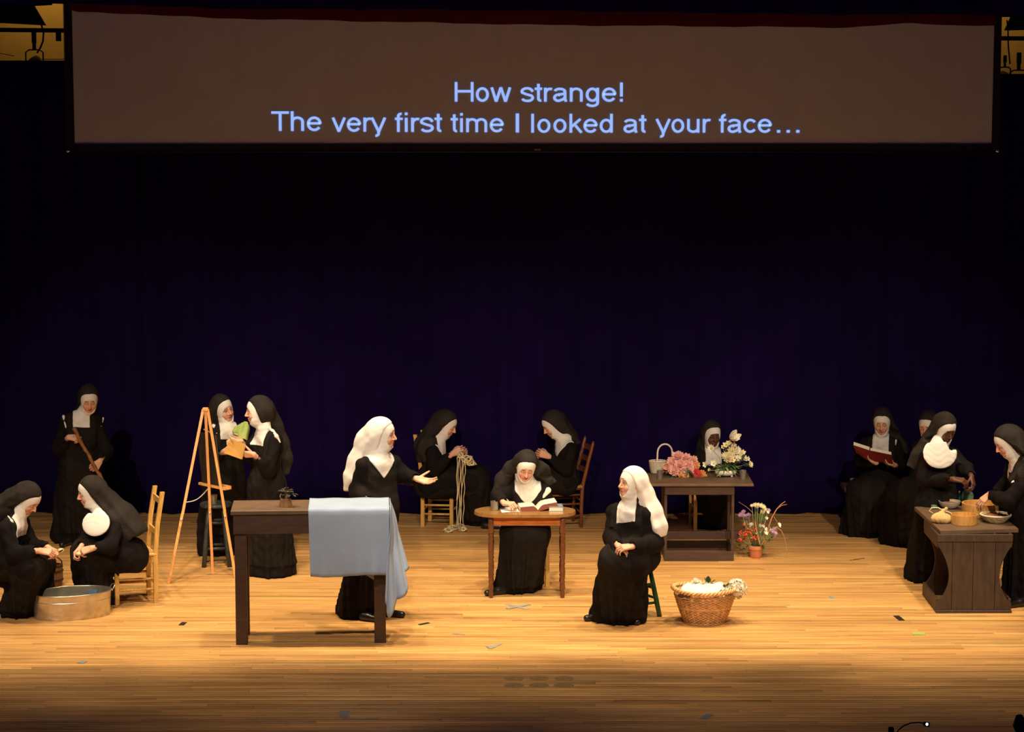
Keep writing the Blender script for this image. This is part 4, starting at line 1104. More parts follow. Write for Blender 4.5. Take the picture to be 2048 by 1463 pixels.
N['writer'] = nun('nun writing with a pen at the small oval-ended wooden table', 1187,
    (1052, 933, .02, 4, 29, -8), (1055, 972, .17), (1052, 1068, .36), 4,
    [((1030, 1066, -.02), (1020, 1183), .13, .115, .13), ((1072, 1066, .0), (1050, 1180), .13, .115, .13)],
    [dict(side='R', el=(996, 992, .08), wr=(1008, 1006, -.05), d=(0.75, -0.55, 0.05), n=(0.2, 0.1, -1), curl=0.8, thumb=0.8),
     dict(side='L', el=(1104, 1020, .25), wr=(1080, 1046, .12), d=(-0.8, -0.5, -0.1), n=(0, 0, -1), curl=0.4)],
    seated=True, vneck=True, slits=[((1101, 966), (1096, 980), (1086, 993), .024)],
    drape=[dict(pts=[(1024, 936, .15, .055), (1008, 960, .20, .065), (997, 986, .19, .060)], h0=(-.04, -.08, .0), r0=.06),
           dict(pts=[(1082, 938, .16, .055), (1099, 962, .22, .052)], h0=(.04, -.08, .0), r0=.06)], shoes=[(992, 1189, -60)], hood=1.0)
N['white_seated'] = nun('nun in a white veil seated on the green stool, looking to the left', 1243,
    (1261, 966, 0, -58, -4, 0), (1258, 1016, .02), (1277, 1110, .05), -22,
    [((1230, 1122, -.20), (1218, 1240), .155, .125, .155), ((1262, 1124, -.24), (1256, 1242), .155, .125, .155)],
    [dict(side='R', el=(1222, 1073, .02), wr=(1236, 1091, -.30), d=(0.8, -0.4, -0.35), n=(0.1, .3, -1), curl=0.5, thumb=0.5),
     dict(side='L', el=(1312, 1083, -.02), wr=(1266, 1092, -.35), d=(-1, -0.1, -0.1), n=(0, .5, -1), curl=0.45, cuff=0.06)],
    seated=True, veil='white', look_down=False,
    drape=[dict(pts=[(1285, 990, .04, .09), (1302, 1025, .02, .095), (1313, 1052, 0, .085), (1318, 1066, 0, .06)], r0=.095)], hood=1.02,
    shoes=[(1193, 1240, -70), (1276, 1245, -10)])
N['florist'] = nun('dark-skinned nun seated behind the table of flowers', 1050,
    (1424, 869, 0, 16, 11, 0), (1424, 905, .05), (1424, 985, .1), 8,
    [((1415, 990, -.3), (1414, 1054), .11, .105, .13), ((1442, 990, -.3), (1440, 1054), .12, .11, .14)],
    [dict(side='R', el=(1384, 938, -.05), wr=(1400, 945, -.26), d=(0.9, -0.5, 0.0), n=(0.2, 0.2, -1), curl=0.5),
     dict(side='L', el=(1466, 935, -.05), wr=(1450, 944, -.26), d=(-0.9, -0.5, 0), n=(0, 0.2, -1), curl=0.5)],
    skin='dark', seated=True, slits=[((1384, 890), (1388, 903), (1393, 917), .011)],
    drape=[dict(pts=[(1415, 895, .12, .10), (1412, 915, .14, .11)])])
N['reader'] = nun('nun seated on the back right bench reading an open dark red book', 1062,
    (1764, 844, 0, -12, 18, 0), (1762, 880, .05), (1757, 965, .12), -12,
    [((1722, 985, -.30), (1716, 1068), .15, .135, .16), ((1752, 988, -.30), (1746, 1070), .15, .13, .16)],
    [dict(side='R', el=(1722, 918, -.02), wr=(1753, 925, -.24), d=(-0.8, -0.2, 0.55), n=(0.1, -0.5, .7), curl=0.25, thumb=0.2),
     dict(side='L', el=(1804, 925, 0), wr=(1788, 930, -.2), d=(-0.7, -0.4, 0.2), n=(0, 0, 1), curl=0.3)],
    seated=True, slits=[((1730, 872), (1731, 886), .009), ((1792, 880), (1791, 890), .009)],
    drape=[dict(pts=[(1783, 868, .08, .07), (1800, 892, .08, .06), (1806, 912, .08, .045)])], shoes=[(1766, 1078, -10)])
N['hidden'] = nun('nun on the bench mostly hidden behind the nun in the round bib at the counter', 1082,
    (1856, 851, 0, -30, 20, 0), (1862, 888, .05), (1850, 975, .08), -25,
    [((1802, 990, -.30), (1796, 1086), .15, .14, .17), ((1840, 992, -.3), (1832, 1090), .15, .14, .17)],
    [], seated=True, drape=[dict(pts=[(1875, 880, .08, .08)])])
N['counter'] = nun('dark-skinned nun in a round white bib working over the jar at the counter', 1165,
    (1891, 857, 0, 24, 28, 0), (1880, 902, .03), (1872, 1005, .05), 26, [],
    [dict(side='R', el=(1848, 955, -.06), wr=(1907, 958, -.26), d=(1, -0.25, -0.1), n=(0.4, 0.3, -1), curl=0.6, thumb=0.6),
     dict(side='L', el=(1932, 937, 0), wr=(1943, 952, -.18), d=(0.15, -0.6, -0.9), n=(-.6, .3, -.2), curl=0.55, thumb=0.6)],
    skin='dark', hem=(1866, 1158, 0.21, 1.05), bib=(1880, 906, -.145, .163, .135, 16, -14),
    drape=[dict(pts=[(1866, 880, .10, .09), (1838, 910, .10, .07), (1822, 930, .10, .035)])])
N['bowl'] = nun('nun at the right edge reaching into the big wooden bowl', 1206,
    (2013, 884, 0, -80, 30, 0), (2042, 932, .02), (2055, 1020, .05), -66, [],
    [dict(side='L', el=(2016, 1000, -.12), wr=(1980, 988, .12), d=(-0.65, 0.1, -0.6), n=(-0.5, .1, -.5), curl=0.25),
     dict(side='R', el=(2020, 960, .2), wr=(1990, 985, .3), d=(-0.6, 0, -0.6), n=(0, -.8, -.4), curl=0.3, nohand=True)],
    hem=(2062, 1200, 0.23, 1.0),
    drape=[dict(pts=[(2036, 905, -.02, .12), (2046, 945, -.04, .12), (2046, 968, -.06, .09)], r0=.10)], hood=1.04, shoes=[(2035, 1213, -60)], scap=False)
# ------------------------------------------------------------------ furniture
def yawvec(y): y = math.radians(y); return np.array([math.sin(y), -math.cos(y), 0.0])
def golden_chair(c, yaw, label, w=0.36, d=0.37, sh=0.42, bh=0.96, rake=0.07, name='wooden_chair', m='pine'):
    e = empty(name, c, label, 'chair', 'wooden chairs', math.radians(yaw))
    t = 0.036
    for q in (-1, 1):
        mb = MB(); mb.box((q * (w / 2 - t / 2), -d / 2 + t / 2, (sh - 0.01) / 2), (t, t, sh - 0.01), bev=0.003); mb.build('front_leg', M[m], e)
        x = q * (w / 2 - t / 2); y = d / 2 - t / 2; mb = MB()
        prof = [(0.0, 0.0), (0, sh), (rake * 0.35, sh + (bh - sh) * 0.5), (rake, bh)]
        for (r0, z0), (r1, z1) in zip(prof[:-1], prof[1:]):
            b = [(x - t / 2, y + r0 - t / 2, z0), (x + t / 2, y + r0 - t / 2, z0), (x + t / 2, y + r0 + t / 2, z0), (x - t / 2, y + r0 + t / 2, z0)]
            tt = [(p[0], p[1] + r1 - r0, z1) for p in b]; mb.hexa(b, tt)
        mb.build('back_post', M[m], e)
    for z in (sh + (bh - sh) * 0.35, bh - 0.085):
        r = rake * ((z - sh) / (bh - sh)) ** 1.3
        mb = MB(); mb.box((0, d / 2 - t / 2 + r, z), (w - 2 * t + 0.004, 0.016, 0.055), bev=0.003); mb.build('back_rail', M[m], e)
    for (a, b) in (((0, -d / 2 + t / 2), (w - 2 * t, 0.02)), ((0, d / 2 - t / 2), (w - 2 * t, 0.02))):
        mb = MB(); mb.box((a[0], a[1], sh - 0.038), (b[0], b[1], 0.05)); mb.build('seat_rail', M[m], e)
    for q in (-1, 1):
        mb = MB(); mb.box((q * (w / 2 - t / 2), 0, sh - 0.038), (0.02, d - 2 * t, 0.05)); mb.build('seat_rail', M[m], e)
        for z in (0.13, 0.22):
            mb = MB(); mb.tube([(q * (w / 2 - t / 2), -d / 2 + t, z), (q * (w / 2 - t / 2), d / 2 - t, z - 0.005)], 0.011, 8); mb.build('rung', M[m], e, smooth=True)
    for y in (-d / 2 + t / 2, d / 2 - t / 2):
        mb = MB(); mb.tube([(-w / 2 + t, y, 0.17), (w / 2 - t, y, 0.17)], 0.011, 8); mb.build('rung', M[m], e, smooth=True)
    mb = MB(); mb.box((0, -0.008, sh + 0.004), (w + 0.006, d + 0.004, 0.026), bev=0.008); mb.build('seat', M['rush' if m == 'redwood' else m], e)
    return e
def feet_center(*pp): return np.mean([G(*p) for p in pp], 0)
cA = feet_center((311, 1205), (232, 1211)) + np.array([-0.045, 0.155, 0])
golden_chair(cA, -71, 'golden wooden chair under the nun in the round bib, left of the easel')
cB = feet_center((844, 1051), (906, 1054)) + np.array([0.03, 0.14, 0])
golden_chair(cB, 78, 'golden wooden chair under the nun holding the cream yarn', w=0.34, d=0.33, sh=0.405, bh=0.92, rake=0.075)
cC = G(1052, 1166)
golden_chair(cC, 6, 'golden wooden chair mostly hidden behind the nun writing at the table', w=0.38, d=0.36, sh=0.42, bh=0.80)
cD = P(1420, 1050, 24.42); cD[2] = 0
golden_chair(cD, 4, 'golden wooden chair seen through the frame of the flower table', w=0.38, d=0.36, sh=0.43, bh=0.60)

# reddish ladder-back chair
c = feet_center((1140, 1054), (1100, 1056)) + np.array([0.0, 0.15, 0])
e = empty('ladder_back_chair', c, 'reddish brown ladder-back chair with a rush seat, right of the writing table', 'chair', 'wooden chairs', math.radians(-78))
w, d, sh, bh = 0.38, 0.36, 0.41, 0.86
for q in (-1, 1):
    x = q * (w / 2 - 0.02)
    mb = MB(); mb.tube([(x, d / 2, 0), (x, d / 2, 0.2), (x, d / 2 + 0.01, sh), (x, d / 2 + 0.07, sh + 0.25), (x, d / 2 + 0.115, bh - 0.03), (x, d / 2 + 0.12, bh)], [0.016, 0.019, 0.020, 0.018, 0.016, 0.009], 10); mb.build('back_post', M['redwood'], e, smooth=True)
    mb = MB(); mb.tube([(x, -d / 2 + 0.02, 0), (x, -d / 2 + 0.02, 0.2), (x, -d / 2 + 0.02, sh + 0.01)], [0.014, 0.019, 0.019], 10); mb.build('front_leg', M['redwood'], e, smooth=True)
    for z in (0.12, 0.24, 0.33):
        mb = MB(); mb.tube([(x, -d / 2 + 0.02, z), (x, d / 2, z)], 0.0105, 8); mb.build('rung', M['redwood'], e, smooth=True)
for z, y in ((0.15, 0), (0.27, 0)):
    for yy in (-d / 2 + 0.02, d / 2):
        mb = MB(); mb.tube([(-w / 2 + 0.02, yy, z), (w / 2 - 0.02, yy, z)], 0.0105, 8); mb.build('rung', M['redwood'], e, smooth=True)
for z in (0.55, 0.66, 0.77):
    y = d / 2 + 0.12 * ((z - sh) / (bh - sh)) ** 0.9
    mb = MB(); mb.grid([[(xx, y + 0.02 * (1 - (2 * xx / w) ** 2), z + zz) for zz in (-0.025, 0, 0.028)] for xx in np.linspace(-w / 2 + 0.02, w / 2 - 0.02, 8)], 0.010); mb.build('back_slat', M['redwood'], e)
mb = MB(); mb.box((0, 0.0, sh), (w, d + 0.03, 0.032), bev=0.014); st = mb.build('seat', M['rush'], e)
for q in (-1, 1):
    mb = MB(); mb.tube([(-w / 2 + 0.01, q * (d / 2), sh - 0.018), (w / 2 - 0.01, q * (d / 2), sh - 0.018)], 0.012, 8); mb.build('seat_rail', M['redwood'], e, smooth=True)
    mb = MB(); mb.tube([(q * (w / 2 - 0.005), -d / 2, sh - 0.018), (q * (w / 2 - 0.005), d / 2, sh - 0.018)], 0.012, 8); mb.build('seat_rail', M['redwood'], e, smooth=True)

def stool(c, r, h, spread, label, m, rz=0.0, leg=0.017, thick=0.032, r0=0.62, rungs=((0.16, 0), (0.30, 1))):
    e = empty('stool', c, label, 'stool', 'round stools', rz)
    mb = MB(); mb.lathe([(r * 0.90, h - thick), (r, h - thick * 0.7), (r, h - thick * 0.25), (r * 0.96, h), (0.001, h + 0.001)], n=32, cap1=False); mb.build('seat', M[m], e, auto=40)
    tops, bots = [], []
    for k in range(4):
        a = math.pi / 4 + k * math.pi / 2
        t = np.array([math.cos(a) * r * r0, math.sin(a) * r * r0, h - thick]); b = np.array([math.cos(a) * spread, math.sin(a) * spread, 0.0])
        tops.append(t); bots.append(b)
        mb = MB(); mb.turned(b, t, [(0, leg * 1.05), (0.3, leg * 1.15), (0.7, leg * 1.1), (1, leg * 0.9)], 10); mb.build('leg', M[m], e, smooth=True)
    for z, par in rungs:
        for k in range(4):
            if (k % 2) != par and len(rungs) > 1: zz = z + 0.035
            else: zz = z
            k2 = (k + 1) % 4; f = zz / (h - thick)
            mb = MB(); mb.tube([bots[k] + (tops[k] - bots[k]) * f, bots[k2] + (tops[k2] - bots[k2]) * f], leg * 0.62, 8); mb.build('rung', M[m], e, smooth=True)
    return e
c1 = np.mean([G(392, 1134), G(453, 1137), G(417, 1121), G(474, 1122)], 0)
hs1 = P(432.7, 1005, c1[1])[2]
stool(c1, 0.150, hs1, 0.165, 'worn dark green-black round stool standing behind the easel', 'stoolblack', 0.10, leg=0.021, rungs=((0.17, 0), (0.37, 1)))
c2 = np.mean([G(1311, 1240), G(1323, 1224)], 0) + np.array([-0.17, 0.04, 0])
stool(c2, 0.150, 0.475, 0.185, 'glossy dark green stool under the seated nun in the white veil', 'stoolgreen', 0.55, leg=0.019, thick=0.05, rungs=((0.12, 0), (0.24, 1)))

# bench at the back right
by = 24.08; bz = P(1690, 970, by)[2]
x0, x1 = P(1685, 975, by)[0], P(1885, 975, by)[0]
e = empty('bench', ((x0 + x1) / 2, by, 0), 'dark brown bench under the two nuns at the back right', 'bench')
mb = MB(); mb.box((0, 0, bz - 0.02), (x1 - x0, 0.34, 0.04), bev=0.004); mb.build('seat', M['brownpaint'], e)
for q in (-1, 1):
    mb = MB(); mb.box((q * ((x1 - x0) / 2 - 0.10), 0, (bz - 0.04) / 2), (0.04, 0.28, bz - 0.04)); mb.build('leg', M['brownpaint'], e)
mb = MB(); mb.box((0, 0, bz * 0.5), (x1 - x0 - 0.24, 0.03, 0.08)); mb.build('stretcher', M['brownpaint'], e)

# tall dark table, front left
A0, A1 = G(472, 1289), G(772, 1285)
ux = unit(A1 - A0); uy = np.array([-ux[1], ux[0], 0]); Lt = np.linalg.norm(A1 - A0)
YF = A0[1]; zt = P(467, 1020.5, YF - 0.01)[2]
ang1 = math.atan2(ux[1], ux[0])
T1 = empty('tall_table', tuple(A0), 'tall dark brown table at the front left, half covered by a pale blue cloth', 'table', rz=ang1)
lw = 0.092; dep = 0.44
for x in (lw / 2, Lt - lw / 2):
    for y in (lw / 2, dep - lw / 2 - 0.01):
        mb = MB(); mb.box((x, y, (zt - 0.04) / 2), (lw, lw, zt - 0.04), bev=0.004); mb.build('leg', M['brownpaint'], T1)
ap = 0.155
for y in (0.004, dep - 0.02):
    mb = MB(); mb.box((Lt / 2, y - 0.008 if y < 0.1 else y + 0.004, zt - 0.035 - ap / 2), (Lt + 0.016, 0.022, ap), bev=0.003); mb.build('apron_board', M['brownpaint'], T1)
for x in (0.002, Lt - 0.002):
    mb = MB(); mb.box((x, dep / 2 - 0.01, zt - 0.035 - ap / 2), (0.020, dep - 0.05, ap), bev=0.003); mb.build('apron_board', M['brownpaint'], T1)
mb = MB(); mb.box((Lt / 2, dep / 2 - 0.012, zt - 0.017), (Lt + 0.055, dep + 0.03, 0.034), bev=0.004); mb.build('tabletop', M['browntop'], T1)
yb1, yf1 = dep + 0.005, -0.028
def T1w(x, y, z): return A0 + ux * x + uy * y + np.array([0, 0, z])
def T1l(p): q = np.asarray(p) - A0; return np.array([q @ ux, q @ uy, q[2]])
# blue cloth
xl1 = T1l(P(616.5, 1015, YF))[0]; xr1 = Lt + 0.034
zb1 = P(700, 1151, YF - 0.03)[2]
pts = []
prof = [(yb1 + 0.012, zt - 0.02)] + [(y, zt + 0.007) for y in np.linspace(yb1, 0.0, 6)] + [(yf1 + 0.008, zt + 0.007), (yf1 - 0.004, zt + 0.002), (yf1 - 0.009, zt - 0.012)]
nf = 16
for i in range(1, nf + 1): prof.append((yf1 - 0.012, zt - 0.012 - (zt - 0.012 - zb1) * i / nf))
NX = 46
rg = random.Random(5)
for i in range(NX + 1):
    u = i / NX; row = []
    for j, (y, z) in enumerate(prof):
        t = max(0.0, (zt - z) / (zt - zb1))
        x = xl1 + (xr1 - xl1) * u + (0.012 * t if u < 0.02 else 0.0)
        yy = y - t * (0.012 * math.sin(u * 9 + 1) * t + 0.006 * math.sin(u * 31 + 2) * t + 0.02 * t)
        zz = z - t * (0.012 * math.sin(u * 6) + 0.012 * u)
        if z > zt: zz = z + 0.002 * math.sin(u * 17 + y * 20)
        row.append((x, yy, zz))
    pts.append(row)
cloth = empty('tablecloth', tuple(T1w(0, 0, 0)), 'pale blue cloth draped over the right half of the tall dark table', 'tablecloth', rz=ang1)
mb = MB(); mb.grid(pts, 0.005); mb.build('front_fall', M['bluecloth'], cloth, smooth=True)
# end fall with a hanging corner
top_e = [np.array([xr1, yf1 - 0.010, zt + 0.004]), np.array([xr1 + 0.002, yf1 + 0.06, zt + 0.007]), np.array([xr1 + 0.002, 0.12, zt + 0.007]), np.array([xr1 + 0.002, 0.22, zt + 0.007]), np.array([xr1 + 0.002, 0.32, zt + 0.007]), np.array([xr1, yb1, zt + 0.005])]
bot_e = [T1l(P(769, 1204, YF - 0.05)), T1l(P(778, 1235, YF - 0.06)), T1l(P(797, 1198, YF + 0.02)), T1l(P(817, 1184, YF + 0.06)), T1l(P(807, 1148, YF + 0.20)), T1l(P(817, 1132, YF + 0.34))]
pts = []
nu = 40
for i in range(nu + 1):
    s_ = i / nu * 5; k = min(int(s_), 4); f = s_ - k; f2 = f * f * (3 - 2 * f)
    tp = top_e[k] * (1 - f) + top_e[k + 1] * f; bt_ = bot_e[k] * (1 - f2) + bot_e[k + 1] * f2
    row = []
    for j in range(25):
        v = j / 24
        p = tp * (1 - v) + bt_ * v
        bulge = math.sin(math.pi * min(v * 2.2, 1.0)) * 0.012
        fold = 0.020 * v * math.sin(s_ * 2 * math.pi * 0.9 + 0.6)
        p = p + np.array([bulge + 0.5 * fold, -fold * 0.8, 0])
        if p[0] < xr1 + 0.006 and p[1] > yf1 - 0.012: p[0] = xr1 + 0.006
        row.append(p)
    pts.append(row)
mb = MB(); mb.grid(pts, 0.004); mb.build('end_fall', M['bluecloth'], cloth, smooth=True)
# lower corner of the back fall
pts = []
for i in range(14):
    u = i / 13; px_ = 722 + (774 - 722) * u
    zb_ = P(px_, 1148 + 30 * u, YF + dep)[2]; xx = T1l(P(px_, 1150, YF + dep))[0]
    pts.append([(xx, yb1 + 0.014 + 0.010 * math.sin(u * 8) * (j / 9), zt - 0.01 - (zt - 0.01 - zb_) * j / 9) for j in range(10)])
mb = MB(); mb.grid(pts, 0.004); mb.build('back_fall', M['bluecloth'], cloth, smooth=True)

# small pot with a dusty plume on the tall table
pc = PZ(571, 1014, zt)
e = empty('plume_pot', tuple(pc + np.array([0, 0.03, 0])), 'small tan pot holding a dark dusty plume on the tall table', 'ornament')
mb = MB(); mb.lathe([(0.046, 0), (0.045, 0.008), (0.040, 0.028), (0.036, 0.056), (0.032, 0.058), (0.030, 0.03)], n=14, cap1=False, sy=0.85); mb.build('pot', M['leather'], e, auto=40)
mb = MB(); mb.tube([(0.004, 0, 0.03), (0.008, 0, 0.075), (0.014, 0, 0.112)], [0.017, 0.016, 0.013], 8); mb.build('cork_stem', M['leather'], e, smooth=True)
mb = MB(); mb.tube([(-0.03, 0, 0.05), (-0.038, 0, 0.075), (-0.03, 0, 0.092)], 0.004, 6); mb.build('tie_loop', M['cork'], e, smooth=True)
mb = MB(); rg = random.Random(3)
for i in range(46):
    a = rg.uniform(0, 6.283); q = rg.uniform(0.2, 1); ctr = np.array([math.cos(a) * 0.040 * q + 0.006 + (0.02 if i % 3 == 0 else 0), math.sin(a) * 0.03 * q, 0.110 + 0.022 * (1 - q) - (0.022 if i % 3 == 0 else 0)])
    dd = unit(ctr - np.array([0.005, 0, 0.085])); aa, bb, _ = frame_from(dd)
    pts = [[ctr + aa * sgn * 0.012 * wv + dd * 0.022 * t + np.array([0, 0, -0.012 * t * t]) for sgn in (-1, 0, 1)] for t, wv in ((0, 0.5), (0.5, 1), (1, 0.6))]
    mb.grid(pts, 0.0015)
e.scale = (1.2, 1.2, 1.15); o = mb.build('plume', M['plume'], e); o['kind'] = 'stuff'
for k in range(3):
    mb = MB(); mb.ball((0.004 + 0.018 * (k - 1), 0.0, 0.106 - 0.006 * k), 0.022, 10, 8, (1, 0.8, 0.8)); mb.build('plume_tuft', M['plume'], e, smooth=True)

# writing table with stadium top and turned legs
fl, fr, br = G(982, 1196), G(1125, 1196), G(1118, 1182)
zw = 0.745
yF = fl[1]; ytF = PZ(1050, 1029, zw)[1]; ytB = PZ(1050, 1011.5, zw)[1]
xL, xR = PZ(949, 1020, zw)[0], PZ(1151, 1020, zw)[0]
cx = (xL + xR) / 2; cyt = (ytF + ytB) / 2
WT = empty('writing_table', (cx, cyt, 0), 'small wooden writing table with oval-ended top and turned legs', 'table')
r = (ytB - ytF) / 2; hx = (xR - xL) / 2 - r
out = [(hx + r * math.cos(t), r * math.sin(t)) for t in np.linspace(-math.pi / 2, math.pi / 2, 18)] + [(-hx + r * math.cos(t), r * math.sin(t)) for t in np.linspace(math.pi / 2, 3 * math.pi / 2, 18)]
mb = MB(); mb.prism(out, zw - 0.016, zw); mb.prism([(x * 1.008, y * 1.015) for x, y in out], zw - 0.026, zw - 0.014); tt = mb.build('tabletop', M['oak'], WT)
lx0, lx1 = fl[0] - cx, fr[0] - cx; lyf, lyb = fl[1] - cyt + 0.02, fl[1] - cyt + 0.30
tprof = [(0, .016), (.02, .019), (.05, .021), (.09, .017), (.13, .024), (.18, .019), (.20, .025), (.22, .018), (.25, .023), (.33, .024), (.40, .019), (.42, .025), (.44, .018), (.48, .022), (.58, .025), (.66, .024), (.70, .018), (.72, .026), (.75, .020), (.77, .026), (.79, .022)]
for x in (lx0, lx1):
    for y in (lyf, lyb):
        mb = MB(); mb.turned((x, y, 0), (x, y, zw - 0.026), tprof, 12); mb.box((x, y, zw - 0.026 - 0.075), (0.046, 0.046, 0.15), bev=0.003); mb.build('leg', M['oakdark'], WT, auto=50)
for y in (lyf, lyb):
    mb = MB(); mb.box(((lx0 + lx1) / 2, y, zw - 0.026 - 0.042), (lx1 - lx0 - 0.046, 0.018, 0.082)); mb.build('apron_board', M['apron'], WT)
for x in (lx0, lx1):
    mb = MB(); mb.box((x, (lyf + lyb) / 2, zw - 0.026 - 0.042), (0.018, lyb - lyf - 0.046, 0.082)); mb.build('apron_board', M['apron'], WT)

# flower table
fy = G(1396, 1120)[1]; z3 = P(1396, 967.5, fy - 0.07)[2]
x0, x1 = P(1328, 1118, fy)[0], P(1467, 1118, fy)[0]
tx0, tx1 = PZ(1283, 968, z3)[0], PZ(1508, 968, z3)[0]; tyf = PZ(1400, 967.5, z3)[1]; tyb = PZ(1400, 945, z3)[1]
cx = (x0 + x1) / 2; cy = (tyf + tyb) / 2
FT = empty('flower_table', (cx, cy, 0), 'dark brown table with a boxy open frame, covered in flowers', 'table')
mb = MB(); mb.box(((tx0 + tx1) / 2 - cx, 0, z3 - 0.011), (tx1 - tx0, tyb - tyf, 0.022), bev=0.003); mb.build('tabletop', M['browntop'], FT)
hy = (tyb - tyf) / 2 - 0.06; wx = (x1 - x0) / 2
for q in (-1, 1):
    xx = q * (wx - 0.012)
    mb = MB(); mb.prism([(-hy, 0), (-hy + 0.09, 0), (-hy + 0.09, z3 - 0.022), (-hy, z3 - 0.022)], xx - 0.012, xx + 0.012, 'x'); mb.build('side_post', M['brownpaint'], FT)
    mb = MB(); mb.prism([(hy - 0.09, 0), (hy, 0), (hy, z3 - 0.022), (hy - 0.09, z3 - 0.022)], xx - 0.012, xx + 0.012, 'x'); mb.build('side_post', M['brownpaint'], FT)
    mb = MB(); mb.box((xx, 0, z3 - 0.065), (0.022, 2 * hy - 0.18, 0.085)); mb.build('side_rail', M['brownpaint'], FT)
    mb = MB(); mb.box((xx, 0, 0.045), (0.022, 2 * hy - 0.18, 0.085)); mb.build('side_rail', M['brownpaint'], FT)
for y in (-hy - 0.010, hy + 0.010):
    mb = MB(); mb.box((0, y, z3 - 0.022 - 0.043), (2 * wx, 0.018, 0.086), bev=0.002); mb.build('rail_board', M['brownpaint'], FT)
    mb = MB(); mb.box((0, y, 0.045), (2 * wx, 0.018, 0.088), bev=0.002); mb.build('rail_board', M['brownpaint'], FT)
zs = P(1400, 1069, cy)[2]
mb = MB(); mb.box((0.02, 0, zs), (2 * wx + 0.10, 0.03, 0.078), bev=0.003); mb.build('stretcher', M['brownpaint'], FT)

# plank counter on the right
cyf = G(1946, 1225)[1]; z4 = P(1950, 1062, cyf - 0.02)[2]
xa, xb = P(1872, 1223, cyf)[0], P(2022, 1223, cyf)[0]; cx = (xa + xb) / 2; W4 = xb - xa
CT = empty('plank_counter', (cx, cyf + 0.45, 0), 'dark brown counter with a waisted end of upright planks, at the right', 'counter')
Lc = np.array(CT.location)
def edge_in(z):
    t = z / (z4 - 0.03)
    if t < 0.13: return 0.0
    if t > 0.86: return 0.0
    u = (t - 0.13) / 0.73
    return 0.115 * (math.sin(math.pi * u) ** 0.75) * (1.15 - 0.3 * u) * 0.9
def end_panel(y):
    seams = [xa - cx - 0.001, P(1904, 1150, cyf)[0] - cx, P(1946, 1150, cyf)[0] - cx, P(1990, 1150, cyf)[0] - cx, xb - cx + 0.001]
    zs_ = list(np.linspace(0.0, z4 - 0.03, 34))
    for k in range(4):
        s0, s1 = seams[k] + 0.002, seams[k + 1] - 0.002
        L_, R_ = [], []
        for z in zs_:
            l = max(s0, xa - cx + edge_in(z)); r_ = min(s1, xb - cx - edge_in(z))
            if r_ - l > 0.002: L_.append((l, z)); R_.append((r_, z))
            elif L_:
                if z < 0.4: pass
        # outer planks are cut through by the waist: keep the run in one or two pieces
        runs = []; cur = []
        for z in zs_:
            l = max(s0, xa - cx + edge_in(z)); r_ = min(s1, xb - cx - edge_in(z))
            if r_ - l > 0.002: cur.append((l, r_, z))
            else:
                if len(cur) > 1: runs.append(cur)
                cur = []
        if len(cur) > 1: runs.append(cur)
        mb = MB()
        for run in runs:
            for a, b in zip(run[:-1], run[1:]):
                mb.hexa([(a[0], y - 0.012, a[2]), (a[1], y - 0.012, a[2]), (a[1], y + 0.012, a[2]), (a[0], y + 0.012, a[2])],
                        [(b[0], y - 0.012, b[2]), (b[1], y - 0.012, b[2]), (b[1], y + 0.012, b[2]), (b[0], y + 0.012, b[2])])
        bmname = mb.build('plank', M['counter'], CT)
yrear = PZ(1836, 1189, 0.0)[1] - Lc[1]
yfr = cyf - Lc[1] + 0.012
end_panel(yfr); end_panel(yrear)
for q in (-1, 1):
    xx = (xa - cx + 0.010) if q < 0 else (xb - cx - 0.010)
    mb = MB(); mb.box((xx, (yfr + yrear) / 2, 0.06), (0.022, yrear - yfr - 0.026, 0.115), bev=0.002); mb.build('bottom_rail', M['counter'], CT)
    mb = MB(); mb.box((xx, (yfr + yrear) / 2, z4 - 0.030 - 0.06), (0.022, yrear - yfr - 0.026, 0.115), bev=0.002); mb.build('apron_board', M['counter'], CT)
mb = MB(); mb.box((0, yfr - 0.018, z4 - 0.03 - 0.030), (W4, 0.012, 0.060), bev=0.002); mb.build('end_rail', M['counter'], CT)
mb = MB(); mb.box((0, yfr - 0.02, 0.012), (W4 + 0.006, 0.014, 0.024), bev=0.002); mb.build('foot_strip', M['counter'], CT)
q = [PZ(1881, 1061, z4), PZ(2037, 1057, z4), None, PZ(1829, 1013, z4)]
q[2] = q[3] + (q[1] - q[0])
mb = MB(); mb.hexa([p - Lc - np.array([0, 0, 0.03]) for p in q], [p - Lc for p in q]); mb.build('countertop', M['browntop'], CT)

